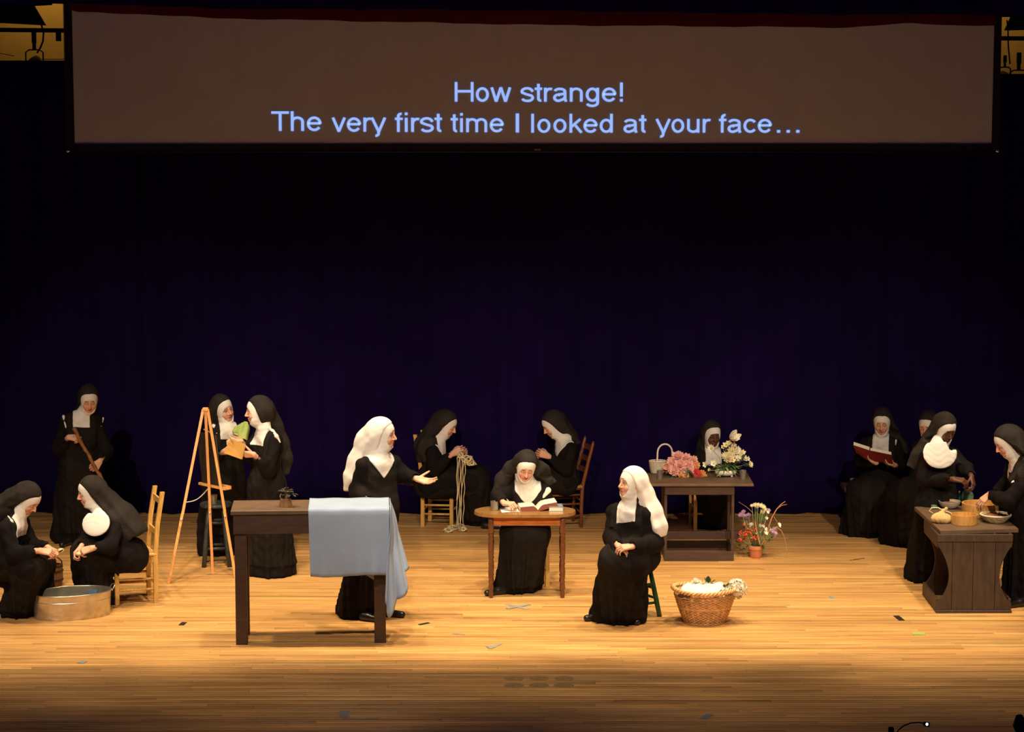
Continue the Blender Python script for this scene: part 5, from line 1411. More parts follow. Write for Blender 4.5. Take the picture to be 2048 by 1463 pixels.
# easel
fM, fR, fL = G(426, 1142), G(472, 1154), G(338, 1165.5)
apex = P(411, 818, (fM[1] + fR[1] + fL[1]) / 3 - 0.02)
EZ = empty('easel', ((fM[0] + fR[0] + fL[0]) / 3, (fM[1] + fR[1] + fL[1]) / 3, 0), 'orange wooden tripod easel standing left of the tall dark table', 'easel')
EL = np.array(EZ.location)
def ebar(name, a, b, w, t, up=(0, 1, 0), m='easel', par=None):
    mb = MB(); mb.bar(np.asarray(a) - EL, np.asarray(b) - EL, w, t, up); return mb.build(name, M[m], par or EZ)
tr = unit(fR - fM); nrm = np.array([-tr[1], tr[0], 0.0])       # along the tray, and away behind
for f, off in ((fL, -0.02), (fR, 0.02), (fM, 0.0)):
    k = 0.54
    tp = apex + np.array([off, 0, 0]); mid = f + (tp - f) * (1 - k) * 0.82
    dirv = unit(tp - f); side = unit(np.cross(dirv, [0, 1, 0]))
    ebar('leg', f + (tp - f) * 0.36, tp, 0.024, 0.020)
    ebar('leg_extension', f, f + (tp - f) * 0.44, 0.022, 0.018, par=EZ) if False else None
    mb = MB(); mb.bar(f - EL + np.array([0, -0.021, 0]), f + (tp - f) * 0.40 - EL + np.array([0, -0.021, 0]), 0.024, 0.018, (0, 1, 0)); mb.build('leg_extension', M['easel'], EZ)
    mb = MB(); kn = f + (tp - f) * 0.37 - EL + np.array([0, -0.035, 0]); mb.ball(kn, 0.011, 8, 6); mb.build('wing_nut', M['chain'], EZ, smooth=True)
mb = MB(); mb.box(apex - EL + np.array([0, 0, 0.0]), (0.05, 0.04, 0.03), bev=0.004); mb.build('head_block', M['easel'], EZ)
zt_ = P(430, 972, fM[1])[2]
tA = P(398.5, 966, fM[1] - 0.02); tB = P(461, 984, fR[1] - 0.03); tB[2] = tA[2]
tA = P(399, 966, fM[1] + 0.02); tB = tA + unit(np.array([tr[0], tr[1], 0])) * 0.40
ebar('tray', tA + np.array([0.0, -0.0, 0]), tB, 0.022, 0.022, (0, 0, 1))
perp = np.array([tr[1], -tr[0], 0]); perp = perp if perp[0] > 0 else -perp
ebar('tray_lip', tA + perp * 0.055 + [0, 0, 0.006], tB + perp * 0.055 + [0, 0, 0.006], 0.016, 0.030, (0, 0, 1))
ebar('tray_shelf', tA + perp * 0.03 - [0, 0, 0.006], tB + perp * 0.03 - [0, 0, 0.006], 0.050, 0.008, (0, 0, 1))
# cross bar near the top
ebar('cross_bar', P(408, 858, fM[1] - 0.02), P(423, 866, fR[1]), 0.010, 0.010, (0, 0, 1))
# chain from tray to the back leg
a = P(374, 1003.5, fL[1]) ; b = P(418, 974, fM[1] - 0.03)
mb = MB()
for i in range(24):
    t = i / 23; p = a * (1 - t) + b * t - np.array([0, 0, 0.035 * math.sin(math.pi * t)]) - EL
    mb.ball(p, 0.0058, 6, 4, (1.3, 1, 0.8))
o = mb.build('chain', M['chain'], EZ, smooth=True); o['kind'] = 'stuff'
# canvas standing on the tray
t0 = (tA + tB) / 2 - tr * 0.165 + perp * 0.012 + [0, 0, 0.012]; t1 = t0 + tr * 0.275
lean = P(414, 862, fM[1])[2] - t0[2]
backw = -perp * 0.055
cc = (t0 + t1) / 2
mb = MB(); up_ = unit(np.array([backw[0], backw[1], lean]));
mb.bar(cc - cc, cc + np.array([backw[0], backw[1], lean]) - cc, np.linalg.norm(t1 - t0), 0.014, perp)
e = tag(mb.build('canvas_board', M['canvas'], None, loc=tuple(cc)), 'black painting board resting on the easel tray', 'canvas')
mb = MB(); x_ = tr * 0.136; mb.bar(x_ + perp * 0.008, x_ + perp * 0.008 + np.array([backw[0], backw[1], lean]), 0.006, 0.004, perp); mb.build('board_edge', M['canvasedge'], e)

# ------------------------------------------------------------------ hand-held things
def sp(ax): return ax
W0 = N['staff']['W']
a = W0((146.5, 855, -.27)); b = W0((203, 957, -.27)); g_ = G(270, 1082)
mb = MB(); pts = []; rr = []
rg = random.Random(2); n_ = 40
for i in range(n_):
    t = i / (n_ - 1); p = a * (1 - t) + g_ * t if False else None
d_ = (b - a); tt_ = (0.012 - a[2]) / d_[2]; endp = a + d_ * tt_
for i in range(n_):
    t = i / (n_ - 1); p = a + (endp - a) * t
    pts.append(p - endp + np.array([0.004 * math.sin(i * 0.9), 0, 0.003 * math.sin(i * 1.7)])); rr.append(0.0155 + 0.0045 * math.sin(i * 1.15) ** 2 - 0.004 * t + (0.003 if i % 5 == 0 else 0))
mb.tube(pts, rr, 9)
tag(mb.build('walking_stick', M['staff'], None, smooth=True, loc=tuple(endp)), 'knotty brown stick held by the nun standing at the back left', 'stick')

W1 = N['sketcher']['W']
q = [W1((461, 876.5, -.20)), W1((490.5, 888, -.34)), W1((483, 918, -.34)), W1((449.5, 906, -.20))]
nn = unit(np.cross(q[1] - q[0], q[3] - q[0])); nn = nn if nn[1] < 0 else -nn
c = np.mean(q, 0)
def quadslab(q, c, off, th, grow=0.0):
    Q_ = [p - c + (p - c) * grow + nn * off for p in q]; return [p - nn * th / 2 for p in Q_], [p + nn * th / 2 for p in Q_]
e = empty('sketchbook', tuple(c), 'tan sketchbook held open by the nun beside the easel', 'book')
mb = MB(); mb.hexa(*quadslab(q, c, 0.004, 0.003)); mb.build('cover', M['card'], e)
mb = MB(); mb.hexa(*quadslab(q, c, -0.002, 0.008, -0.04)); mb.build('pages', M['paper'], e)
mb = MB(); mb.hexa(*quadslab(q, c, -0.008, 0.003)); mb.build('cover', M['card'], e)
a = W1((456, 866, -.24)); b = W1((466, 884, -.27)); mb = MB(); mb.tube([a - a, b - a], 0.004, 6)
tag(mb.build('pencil', M['cork'], None, smooth=True, loc=tuple(a)), 'short pencil in the fingers above the tan sketchbook', 'pencil')

# green cloth over the back nun's arms
W2 = N['green']['W']
out_l = [(479, 848), (470, 852), (464, 862), (471, 877), (481, 889)]
out_r = [(499, 851), (500, 858), (497, 871), (495, 884), (491, 893)]
out_m = [(491, 843), (489, 850), (484, 866), (484, 880), (487, 894)]
pts = []
for l, m_, r_ in zip(out_l, out_m, out_r):
    A_ = W2((l[0], l[1], -.16)); B_ = W2((m_[0], m_[1], -.235)); C_ = W2((r_[0], r_[1], -.20)); row = []
    for i in range(13):
        t = i / 12; p = (1 - t) ** 2 * A_ + 2 * t * (1 - t) * (2 * B_ - (A_ + C_) / 2) + t * t * C_
        row.append(p + np.array([0, 0.012 * math.sin(t * 14), 0]))
    pts.append(row)
P_ = np.array(pts); fine = []
for s_ in np.linspace(0, 4, 21):
    k = min(int(s_), 3); f = s_ - k; fine.append(P_[k] * (1 - f) + P_[k + 1] * f)
c = np.mean(np.array(fine).reshape(-1, 3), 0)
mb = MB(); mb.grid(np.array(fine) - c, 0.012)
tag(mb.build('green_cloth', M['greencloth'], None, smooth=True, loc=tuple(c)), 'pale green cloth held up by the nun behind the sketcher', 'cloth')

# yarn
W3 = N['knitter']['W']
yb = W3((925, 900, -.26)); e = empty('yarn', tuple(yb), 'tangled cream yarn hanging from the hands of the knitting nun to the floor', 'yarn')
rg = random.Random(8)
def tangle(box_c, rx, rz, ry, n, r=0.0042, seedv=1):
    rg2 = random.Random(seedv); pts = []; 
    for i in range(n):
        t = i / n
        pts.append(box_c + np.array([rx * math.sin(t * 57 + rg2.uniform(-.3, .3)) * (0.4 + 0.6 * rg2.random()), ry * math.sin(t * 43 + 1), rz * math.sin(t * 71 + 2) * (0.5 + 0.5 * rg2.random())]))
    return pts
mb = MB()
lap = [((917, 906), (926, 914), .035, .030), ((930, 916), (938, 920), .060, .040), ((938, 924), (945, 928), .050, .022)]
for k, (a_, b_, rx, rz) in enumerate(lap):
    cpt = W3(((a_[0] + b_[0]) / 2, (a_[1] + b_[1]) / 2, -.30)) - yb
    mb.tube(tangle(cpt, rx, rz, 0.03, 150, seedv=k), 0.0042, 5)
mb.tube([W3((p[0], p[1], -.30)) - yb for p in ((927, 898), (919, 902), (914, 909), (922, 912), (935, 910), (945, 918), (953, 928), (940, 930), (925, 922))], 0.006, 6)
o = mb.build('hank', M['yarn'], e, smooth=True); o['kind'] = 'stuff'
for k in range(6):
    mb = MB(); pts = []
    xb_ = (914, 918, 921, 924, 928, 931)[k]; xe = (914, 913, 917, 921, 919, 926)[k]; y0 = (914, 912, 914, 912, 918, 916)[k]; y1 = (1000, 1052, 1053, 1050, 1054, 1047)[k]
    for i in range(24):
        t = i / 23; x = xb_ * (1 - t) + xe * t + 0.9 * math.sin(i * (0.45 + .1 * k) + k * 2); pts.append(W3((x, y0 + (y1 - y0) * t, -.31)) - yb + np.array([0, 0.006 * math.sin(i + k), 0]))
    mb.tube(pts, 0.0042, 5); mb.build('strand', M['yarn'], e, smooth=True)
mb = MB()
for k, (px_, py_, rx, ry) in enumerate(((908, 1058, .075, .06), (920, 1057, .06, .07), (897, 1064, .055, .05), (925, 1062, .05, .04))):
    g0 = G(px_, py_) - yb + np.array([0, 0, 0.022])
    mb.tube(tangle(g0, rx, 0.016, ry, 170, 0.0042, k + 20), 0.0042, 5)
o = mb.build('heap', M['yarn'], e, smooth=True); o['kind'] = 'stuff'

# open red book of the reader
W4_ = N['reader']['W']
cpt = W4_((1741, 905, -.33))
e = empty('open_book', tuple(cpt), 'open dark red book in the hands of the nun on the bench', 'book')
sp_b = W4_((1737, 908, -.26)) - cpt; sp_t = W4_((1739.5, 898.5, -.42)) - cpt
Lf = [W4_((1706, 889, -.40)) - cpt, W4_((1711, 896, -.24)) - cpt]; Rt = [W4_((1786, 920, -.44)) - cpt, W4_((1783, 926, -.26)) - cpt]
def slab(a, b, c_, d2, th, n_=None):
    nn_ = unit(np.cross(b - a, d2 - a)); nn_ = nn_ if nn_[2] > 0 else -nn_
    return [a, b, c_, d2], [p + nn_ * th for p in (a, b, c_, d2)]
# the book is tipped: covers face the audience, pages face the reader
covL = [W4_((1706, 889, -.36)) - cpt, W4_((1739, 900, -.34)) - cpt, W4_((1735, 920, -.26)) - cpt, W4_((1712, 904, -.26)) - cpt]
covR = [W4_((1739, 900, -.34)) - cpt, W4_((1783, 909, -.36)) - cpt, W4_((1786, 926, -.28)) - cpt, W4_((1735, 920, -.26)) - cpt]
for cv in (covL, covR):
    n1 = unit(np.cross(cv[1] - cv[0], cv[3] - cv[0])); n1 = n1 if n1[1] < 0 else -n1
    mb = MB(); mb.hexa([p - n1 * 0.0 for p in cv], [p + n1 * 0.004 for p in cv]); cvo = mb.build('cover', M['redcover'], e)
    pg = [cv[0] * .97 + cv[2] * .03, cv[1] * .985 + cv[3] * .015, cv[2] * .96 + cv[0] * .04, cv[3] * .96 + cv[1] * .04]
    mb = MB(); mb.hexa([p - n1 * 0.026 + np.array([0, 0, .010]) for p in pg], [p - n1 * 0.001 for p in pg]); mb.build('pages', M['page'], e)

# potatoes
def potato(px, py, who, dy, label, r=0.022):
    p = N[who]['W']((px, py, dy)); mb = MB(); mb.ball((0, 0, 0), r, 12, 9, (1.25, 0.9, 0.85))
    tag(mb.build('potato', M['potato'], None, smooth=True, loc=tuple(p)), label, 'potato', 'potatoes being peeled')
potato(122, 1100, 'peeler_left', -.14, 'half-peeled potato in the hands of the nun at the left edge')
potato(157, 1107, 'bib_left', -.22, 'pale peeled potato in the hands of the nun in the round bib')
p = N['peeler_left']['W']((119, 1103, -.20)); mb = MB(); q1 = N['peeler_left']['W']((133, 1094, -.22))
mb.bar((0, 0, 0), (q1 - p) * 0.45, 0.012, 0.010); kn = mb.build('knife', M['iron'], None, loc=tuple(p)); tag(kn, 'small paring knife held by the nun at the left edge', 'knife')
mb = MB(); mb.bar((q1 - p) * 0.45, (q1 - p), 0.010, 0.002); mb.build('blade', M['chrome'], kn)

# ------------------------------------------------------------------ cups, bowls, books on the tables
def cup(p, r, h, label, name='cup'):
    mb = MB(); mb.lathe([(r * 0.90, 0), (r * 0.93, 0.004), (r, h - 0.004), (r * 1.03, h), (r * 0.95, h), (r * 0.86, 0.008), (0.001, 0.007)], n=24, cap1=False)
    return tag(mb.build(name, M['pewter'], None, auto=45, loc=tuple(p)), label, 'cup', 'metal cups')
cup(PZ(427.5, 1007, hs1) + [0, 0, 0.001], 0.034, 0.082, 'dull metal cup on the dark stool behind the easel')
cup(PZ(989, 1020, zw) + [0, 0, 0.001], 0.0345, 0.080, 'dull metal cup on the writing table')
cup(PZ(1319.5, 957, z3) + [0, 0, 0.001], 0.029, 0.078, 'shiny metal cup beside the white basket on the flower table')
cup(PZ(1486, 957, z3) + [0, 0, 0.001], 0.032, 0.080, 'metal cup near the right end of the flower table')
cup(np.array([P(1704, 960, by)[0], by - 0.05, bz + 0.001]), 0.028, 0.075, 'small grey cup on the left end of the back bench')

def bowl(p, prof_o, th, label, m, name='bowl', cat='bowl', fill=None, parts=None):
    e = empty(name, tuple(p), label, cat, 'bowls on the counter')
    inner = [(max(r - th, 0.001), max(z, th)) for r, z in prof_o[::-1]]
    mb = MB(); mb.lathe(prof_o + [(prof_o[-1][0] - th * 0.5, prof_o[-1][1] + 0.001)] + inner[0:] + [(0.001, th)], n=40, cap1=False); mb.build('bowl_body', M[m], e, auto=40)
    if fill:
        r, z, mm = fill; mb = MB(); rg = random.Random(4); mb.lathe([(0.001, z + 0.012), (r * 0.5, z + 0.010), (r * 0.85, z + 0.004), (r, z)], n=28, cap0=False, cap1=False)
        for i in range(160):
            a = rg.uniform(0, 6.283); q = r * math.sqrt(rg.random()) * 0.93
            mb.box((q * math.cos(a), q * math.sin(a), z + 0.013 - 0.010 * (q / r) ** 2), (0.012, 0.006, 0.006), rg.uniform(0, 3))
        o = mb.build('filling', M[mm], e, smooth=False); o['kind'] = 'stuff'
    return e
S4 = 232.0
rb = 44.5 / 2 / 228
bowl(PZ(1899, 1016, z4), [(rb * .42, 0), (rb * .50, .003), (rb * .80, .022), (rb * .95, .046), (rb, .066)], .006, 'pale grey bowl at the back left of the counter', 'stonebowl', fill=(rb * .85, .040, 'grain'))
rB = 72.5 / 2 / 229
bowl(PZ(1960, 1031, z4), [(rB * .93, 0), (rB * .97, .004), (rB, .05), (rB, .115)], .013, 'large round wooden bowl the right-hand nun reaches into', 'bowlwood', fill=(rB * .9, .05, 'grain'))
rC = 52 / 2 / 232
bowl(PZ(1928, 1047, z4), [(rC * .95, 0), (rC * .98, .003), (rC, .04), (rC, .084)], .007, 'straight-sided light wooden bowl at the front of the counter', 'bowlwood', fill=(rC * .93, .030, 'bowlwood'))
rD = 60 / 2 / 233
wb = bowl(PZ(1991, 1043, z4), [(rD * .50, 0), (rD * .58, .004), (rD * .80, .028), (rD * .95, .050), (rD, .062)], .009, 'shallow straw bowl of grain at the front right of the counter', 'strawbowl', fill=(rD * .88, .050, 'grain'))
for k in range(6):
    f = (k + 0.5) / 6; z = 0.004 + 0.058 * f; r_ = rD * (0.56 + 0.44 * f ** 0.8) + 0.002
    mb = MB(); mb.tube([(r_ * math.cos(t), r_ * math.sin(t), z) for t in np.linspace(0, 2 * math.pi, 40)[:-1]], 0.0055, 6, closed=True); mb.build('straw_coil', M['strawbowl'], wb, smooth=True)
mb = MB(); mb.tube([(rD * math.cos(t), rD * math.sin(t), .064) for t in np.linspace(0, 2 * math.pi, 48)[:-1]], 0.008, 8, closed=True); mb.build('rim', M['palegreen'] if False else M['whitewicker'], wb, smooth=True)

# cloth sack tied with string
p = PZ(1882, 1045, z4); e = empty('sack', tuple(p), 'small tan cloth sack tied at the neck at the front left of the counter', 'sack')
s = Sdf(); s.ell((-0.01, 0, 0.042), (0.078, 0.062, 0.046), k=0.02); s.ell((0.045, -0.01, 0.034), (0.045, 0.045, 0.036), k=0.03); s.cone((0.0, 0.02, 0.075), (0.018, 0.03, 0.105), 0.020, 0.012, k=0.02); s.cone((0.02, 0.03, 0.10), (0.045, 0.035, 0.115), 0.010, 0.016, k=0.01)
lo, hi = s.bounds(); gs = Grid(lo, hi, 0.006); Af = s.eval(gs); Xs, Ys, Zs = gs.full()
Af = Af + 0.003 * np.sin(np.arctan2(Ys, Xs) * 9) ; Af = np.maximum(Af, -(Zs - 0.001)).astype(np.float32); V, Q = surface(Af, gs)
link('sack_body', mesh_np('sack_body', V, Q, M['burlap']), e)
mb = MB(); mb.tube([(0.022, 0.03, 0.10), (-0.02, 0.04, 0.125), (-0.075, 0.05, 0.120), (-0.095, 0.05, 0.095), (-0.06, 0.05, 0.075)], 0.005, 6); mb.build('cord', M['yarn'], e, smooth=True)
mb = MB(); mb.tube([(0.02, 0.03, 0.10), (0.055, 0.02, 0.095), (0.085, 0.0, 0.085), (0.095, -0.01, 0.05), (0.08, -0.02, 0.012)], 0.004, 6); mb.build('cord', M['yarn'], e, smooth=True)

# glass jar with grain, and small glass things
p = PZ(1936, 1008, z4) + np.array([0, 0.03, 0]); e = empty('glass_jar', tuple(p), 'greenish glass jar behind the big wooden bowl, under the nun\'s hands', 'jar')
mb = MB(); mb.lathe([(.050, 0), (.054, .01), (.054, .075), (.046, .10), (.034, .112), (.034, .135), (.038, .139), (.033, .139), (.030, .112), (.042, .098), (.050, .075), (.050, .012), (.001, .008)], n=28, cap1=False); mb.build('glass', M['glass'], e, smooth=True)
mb = MB(); mb.lathe([(.047, .011), (.048, .06), (.03, .068), (.001, .07)], n=24, cap1=False); mb.build('contents', M['bowlwood'], e, smooth=True)
mb = MB(); mb.lathe([(.024, .132), (.028, .150), (.001, .152)], n=16, cap1=False); mb.build('stopper', M['cork'], e, smooth=True)
p = PZ(1868, 1017, z4); mb = MB(); mb.lathe([(.020, 0), (.028, .012), (.026, .030), (.022, .034), (.018, .030), (.022, .012), (.001, .006)], n=20, cap1=False)
tag(mb.build('glass_dish', M['glass'], None, smooth=True, loc=tuple(p)), 'tiny green glass dish at the back left corner of the counter', 'dish')
p = PZ(1921, 1006, z4) + np.array([0, 0.06, 0]); e = tag(MB().lathe([(.013, 0), (.016, .006), (.016, .055), (.008, .072), (.008, .086), (.001, .087)], n=16, cap1=False).build('small_bottle', mat('blue_glass', (0.05, 0.33, 0.42), 0.1, trans=0.4), None, smooth=True, loc=tuple(p)), 'small blue glass bottle left of the glass jar', 'bottle')
mb = MB(); mb.lathe([(.009, .084), (.009, .100), (.001, .101)], n=12, cap1=False); mb.build('stopper', M['cork'], e, smooth=True)

# paper, pen, open book and closed book on the writing table
def on(px, py, z=zw): return PZ(px, py, z)
q = [on(1004, 1024.5, zw + .002), on(1040, 1022.5, zw + .002), on(1031, 1012.8, zw + .002), on(997, 1013.5, zw + .002)]
c = np.mean(q, 0)
for k in range(2):
    off = np.array([0.012 * k, 0.004 * k, 0.0015 * k]); ca, sa = math.cos(.08 * k), math.sin(.08 * k)
    qq = [np.array([(x[0] - c[0]) * ca - (x[1] - c[1]) * sa, (x[0] - c[0]) * sa + (x[1] - c[1]) * ca, 0]) + off for x in q]
    mb = MB(); mb.hexa(qq, [x + [0, 0, .0008] for x in qq])
    tag(mb.build('paper_sheet', M['paper'], None, loc=tuple(c)), ('sheet of white paper lying underneath on the writing table', 'white sheet the nun is writing on, uppermost on the table')[k], 'paper', 'papers on the writing table')
WW = N['writer']['W']
a = on(1026, 1014, zw + .010); b = P(1009, 992, a[1] - 0.02); mb = MB(); mb.tube([a - a, (b - a) * .08, b - a], [0.0015, 0.0035, 0.0035], 8)
tag(mb.build('pen', M['chain'], None, smooth=True, loc=tuple(a)), 'slim pale pen in the hand of the nun writing at the table', 'pen')
bx, byy = on(1078, 1019)[0], on(1078, 1018)[1]
OB = empty('open_book', (bx - 0.02, byy + 0.02, zw), 'thick open book with red-brown covers on the writing table', 'book', rz=math.radians(6))
def leafblock(sgn, x_len, h0, lift, tilt):
    pts = []
    for i in range(13):
        t = i / 12; x = sgn * x_len * t
        z = 0.010 + h0 * (math.sin(min(1, t * 3.2) * math.pi / 2) * (1 - 0.30 * t)) + lift * t
        pts.append((x, z))
    base = [(sgn * x_len * t, 0.006 + lift * t) for t in np.linspace(1, 0, 13)]
    return pts + base
for sgn, xl_, lift in ((-1, .155, 0.0), (1, .165, .038)):
    mb = MB(); mb.prism(leafblock(sgn, xl_, .040, lift, 0), -0.105, 0.105, 'y'); mb.build('pages', M['page'], OB, auto=40)
    a = (0, 0, .003); mb = MB(); mb.bar((0, 0, .003), (sgn * (xl_ + .012), 0, .003 + lift * 1.05), 0.225, 0.005, (0, 0, 1)); mb.build('cover', M['redbook'], OB)
    mb = MB(); p_ = leafblock(sgn, xl_ * .995, .039, lift, 0); mb.prism(p_, -0.1075, -0.1045, 'y'); mb.build('page_edge', M['redbook'], OB)
bl = on(1111, 1019); e = empty('closed_book', (bl[0], bl[1] + 0.01, zw), 'closed blue-grey book at the right end of the writing table', 'book', rz=math.radians(3))
mb = MB(); mb.box((0, 0, .0195), (.118, .145, .031)); mb.build('pages', M['page'], e)
for z in (.002, .037):
    mb = MB(); mb.box((0, 0, z), (.128, .155, .004), bev=.001); mb.build('cover', M['bluebook'], e)
mb = MB(); mb.box((.062, 0, .0195), (.004, .155, .039)); mb.build('spine', M['bluebook'], e)
sb = on(1088, 1016); mb = MB(); mb.box((0, 0, .014), (.10, .13, .028), bev=.003); tag(mb.build('small_book', M['iron'], None, loc=(sb[0] - 0.0, sb[1] + 0.05, zw)), 'small dark book propping up the right side of the open book', 'book')

# ------------------------------------------------------------------ tub, bucket, baskets
tc_ = G(145, 1230) + np.array([0, 0, 0]); 
TB = empty('washtub', tuple(tc_), 'oval galvanised metal tub on the floor at the front left', 'tub', rz=math.radians(22))
hT = 0.205
def oval(prof, mbx, cap0=True, cap1=False, n=56): mbx.lathe(prof, n=n, sx=1.0, sy=0.62, cap0=cap0, cap1=cap1); return mbx
R0 = 0.330
mb = oval([(R0 * .955, 0), (R0 * .965, .004), (R0 * .985, hT * .70), (R0 * .995, hT * .71), (R0 * .985, hT * .725), (R0, hT), (R0 * .985, hT), (R0 * .968, hT * .7), (R0 * .94, .008), (0.001, .008)], MB()); mb.build('tub_wall', M['zinc'], TB, auto=35)
mb = MB(); mb.tube([(R0 * math.cos(t), R0 * .62 * math.sin(t), hT) for t in np.linspace(0, 2 * math.pi, 65)[:-1]], 0.006, 8, closed=True); mb.build('rolled_rim', M['zinc'], TB, smooth=True)
for q in (-1, 1):
    mb = MB(); mb.tube([(q * (R0 - .004), -.05, hT - .01), (q * (R0 + .022), -.045, hT + .03), (q * (R0 + .03), 0, hT + .04), (q * (R0 + .022), .045, hT + .03), (q * (R0 - .004), .05, hT - .01)], .0045, 8); mb.build('handle', M['zinc'], TB, smooth=True)
mb = oval([(R0 * .90, .0), (R0 * .90, .002), (0.001, .0025)], MB(), cap1=False); w_ = mb.build('water', mat('still_water', (0.75, 0.85, 0.85), 0.03, trans=0.9, spec=0.6), TB, smooth=False, loc=(0, 0, .055))
mb = MB(); mb.box((.205, .128, hT * .70), (.07, .003, .07), R=np.array([[.93, .37, 0], [-.37, .93, 0], [0, 0, 1]])); mb.build('price_sticker', mat('blue_sticker', (.12, .2, .34), .5), TB)

bc = G(108, 1170); BK = empty('bucket', tuple(bc), 'brown staved bucket with an iron handle, between the two peeling nuns', 'bucket')
nst = 16
for k in range(nst):
    a0 = 2 * math.pi * k / nst + .015; a1 = 2 * math.pi * (k + 1) / nst - .015
    mb = MB(); r0_, r1_, rm = .078, .068, .085; hB = .19
    for (ra, za), (rb2, zb2) in zip(((.070, 0), (.083, .07), (.080, .15)), ((.083, .07), (.080, .15), (.074, hB))):
        mb.hexa([(ra * math.cos(a0), ra * math.sin(a0), za), (ra * math.cos(a1), ra * math.sin(a1), za), ((ra - .01) * math.cos(a1), (ra - .01) * math.sin(a1), za), ((ra - .01) * math.cos(a0), (ra - .01) * math.sin(a0), za)],
                [(rb2 * math.cos(a0), rb2 * math.sin(a0), zb2), (rb2 * math.cos(a1), rb2 * math.sin(a1), zb2), ((rb2 - .01) * math.cos(a1), (rb2 - .01) * math.sin(a1), zb2), ((rb2 - .01) * math.cos(a0), (rb2 - .01) * math.sin(a0), zb2)])
    mb.build('stave', M['bucket'], BK)
for z, r_ in ((.05, .083), (.13, .084), (.175, .079)):
    mb = MB(); mb.lathe([(r_ - .002, z), (r_ + .002, z), (r_ + .002, z + .014), (r_ - .002, z + .014)], n=24, cap0=False, cap1=False); mb.build('hoop', M['iron'], BK, auto=40)
mb = MB(); mb.lathe([(.07, .004), (.001, .006)], n=16, cap1=False); mb.build('base', M['bucket'], BK)
mb = MB(); mb.tube([(-.078, 0, .165), (-.072, .0, .22), (-.04, 0, .25), (.0, 0, .26), (.04, 0, .25), (.072, 0, .22), (.078, 0, .165)], .006, 8); mb.build('handle', M['iron'], BK, smooth=True)

def woven(mbw, rb_, rt_, h, rows, stakes, m_r=0.0045, sy=1.0, gap=None, flare=0.8, amp=0.006):
    for k in range(rows):
        f = (k + .5) / rows; z = .006 + (h - .012) * f; R_ = rb_ + (rt_ - rb_) * f ** flare
        seg = stakes * 2; pts = []
        for i in range(seg):
            a = 2 * math.pi * i / seg; q = R_ + amp * math.cos(i * math.pi + k * math.pi) * (1 if i % 1 == 0 else 0)
            pts.append((q * math.cos(a), q * math.sin(a) * sy, z))
        if gap and gap[0] < f < gap[1]:
            a0, a1 = gap[2], gap[3]
            arc_ = [p for i, p in enumerate(pts * 2) if True]
            idx = [i for i in range(seg) if not (a0 < (math.degrees(2 * math.pi * i / seg)) % 360 < a1)]
            start = next(i for i in range(seg) if i in idx and (i - 1) % seg not in idx)
            run = [pts[(start + j) % seg] for j in range(len(idx))]
            mbw.tube(run, m_r, 5)
        else: mbw.tube(pts, m_r, 5, closed=True)
bc = G(1409.5, 1245) + np.array([0, 0.03, 0]); LB = empty('laundry_basket', tuple(bc), 'large honey-coloured wicker laundry basket at the front right', 'basket')
hb = .285; rt, rb_ = .262, .160; sy = .80
mb = MB(); woven(mb, rb_, rt - .012, hb - .03, 22, 28, .0056, sy, gap=(.86, .97, 214, 238), amp=.006); o = mb.build('weave', M['wicker'], LB, smooth=True); o['kind'] = 'stuff'
for k in range(28):
    a = 2 * math.pi * (k + .5) / 28; mb = MB()
    mb.tube([((rb_ + (rt - .010 - rb_) * f ** .8) * math.cos(a), (rb_ + (rt - .010 - rb_) * f ** .8) * math.sin(a) * sy, .002 + (hb - .012) * f) for f in (0, .3, .6, 1)], .0055, 6); mb.build('stake', M['wicker'], LB, smooth=True)
for j in range(3):
    mb = MB(); mb.tube([((rt + .012 * math.cos(16 * a + j * 2.094)) * math.cos(a), (rt + .012 * math.cos(16 * a + j * 2.094)) * math.sin(a) * sy, hb + .012 * math.sin(16 * a + j * 2.094) + .012 * math.cos(2 * a + .4)) for a in np.linspace(0, 2 * math.pi, 161)[:-1]], .0095, 7, closed=True); mb.build('rim_strand', M['wicker'], LB, smooth=True)
for z, r_ in ((.006, rb_ + .006), (hb * .47, rb_ + (rt - .012 - rb_) * .47 ** .8 + .007)):
    mb = MB(); mb.tube([(r_ * math.cos(a), r_ * math.sin(a) * sy, z) for a in np.linspace(0, 2 * math.pi, 61)[:-1]], .0068, 7, closed=True); mb.build('band', M['wicker'], LB, smooth=True)
mb = MB(); mb.lathe([(rb_ - .03, .004), (rb_ - .01, hb * .3), (rt - .085, hb * .7), (rt - .06, hb - .03), (.001, hb - .06)], n=32, sy=sy, cap1=False); mb.build('gap_shade_shell', M['wrap_and_gap'], LB, smooth=True)  # dark inner shell added so the gaps in the weave look shaded
# handle roll at left and ribbon
a_ = math.radians(226); hp = np.array([(rt - .005) * math.cos(a_), (rt - .005) * math.sin(a_) * sy, hb - .035])
mb = MB(); mb.tube([hp + [-.045, .02, .005], hp + [-.02, 0, -.004], hp + [0, -.012, .008], hp + [.025, -.014, -.002], hp + [.05, -.012, .010]], .012, 8); mb.build('handle_wrap', M['wrap_and_gap'], LB, smooth=True)
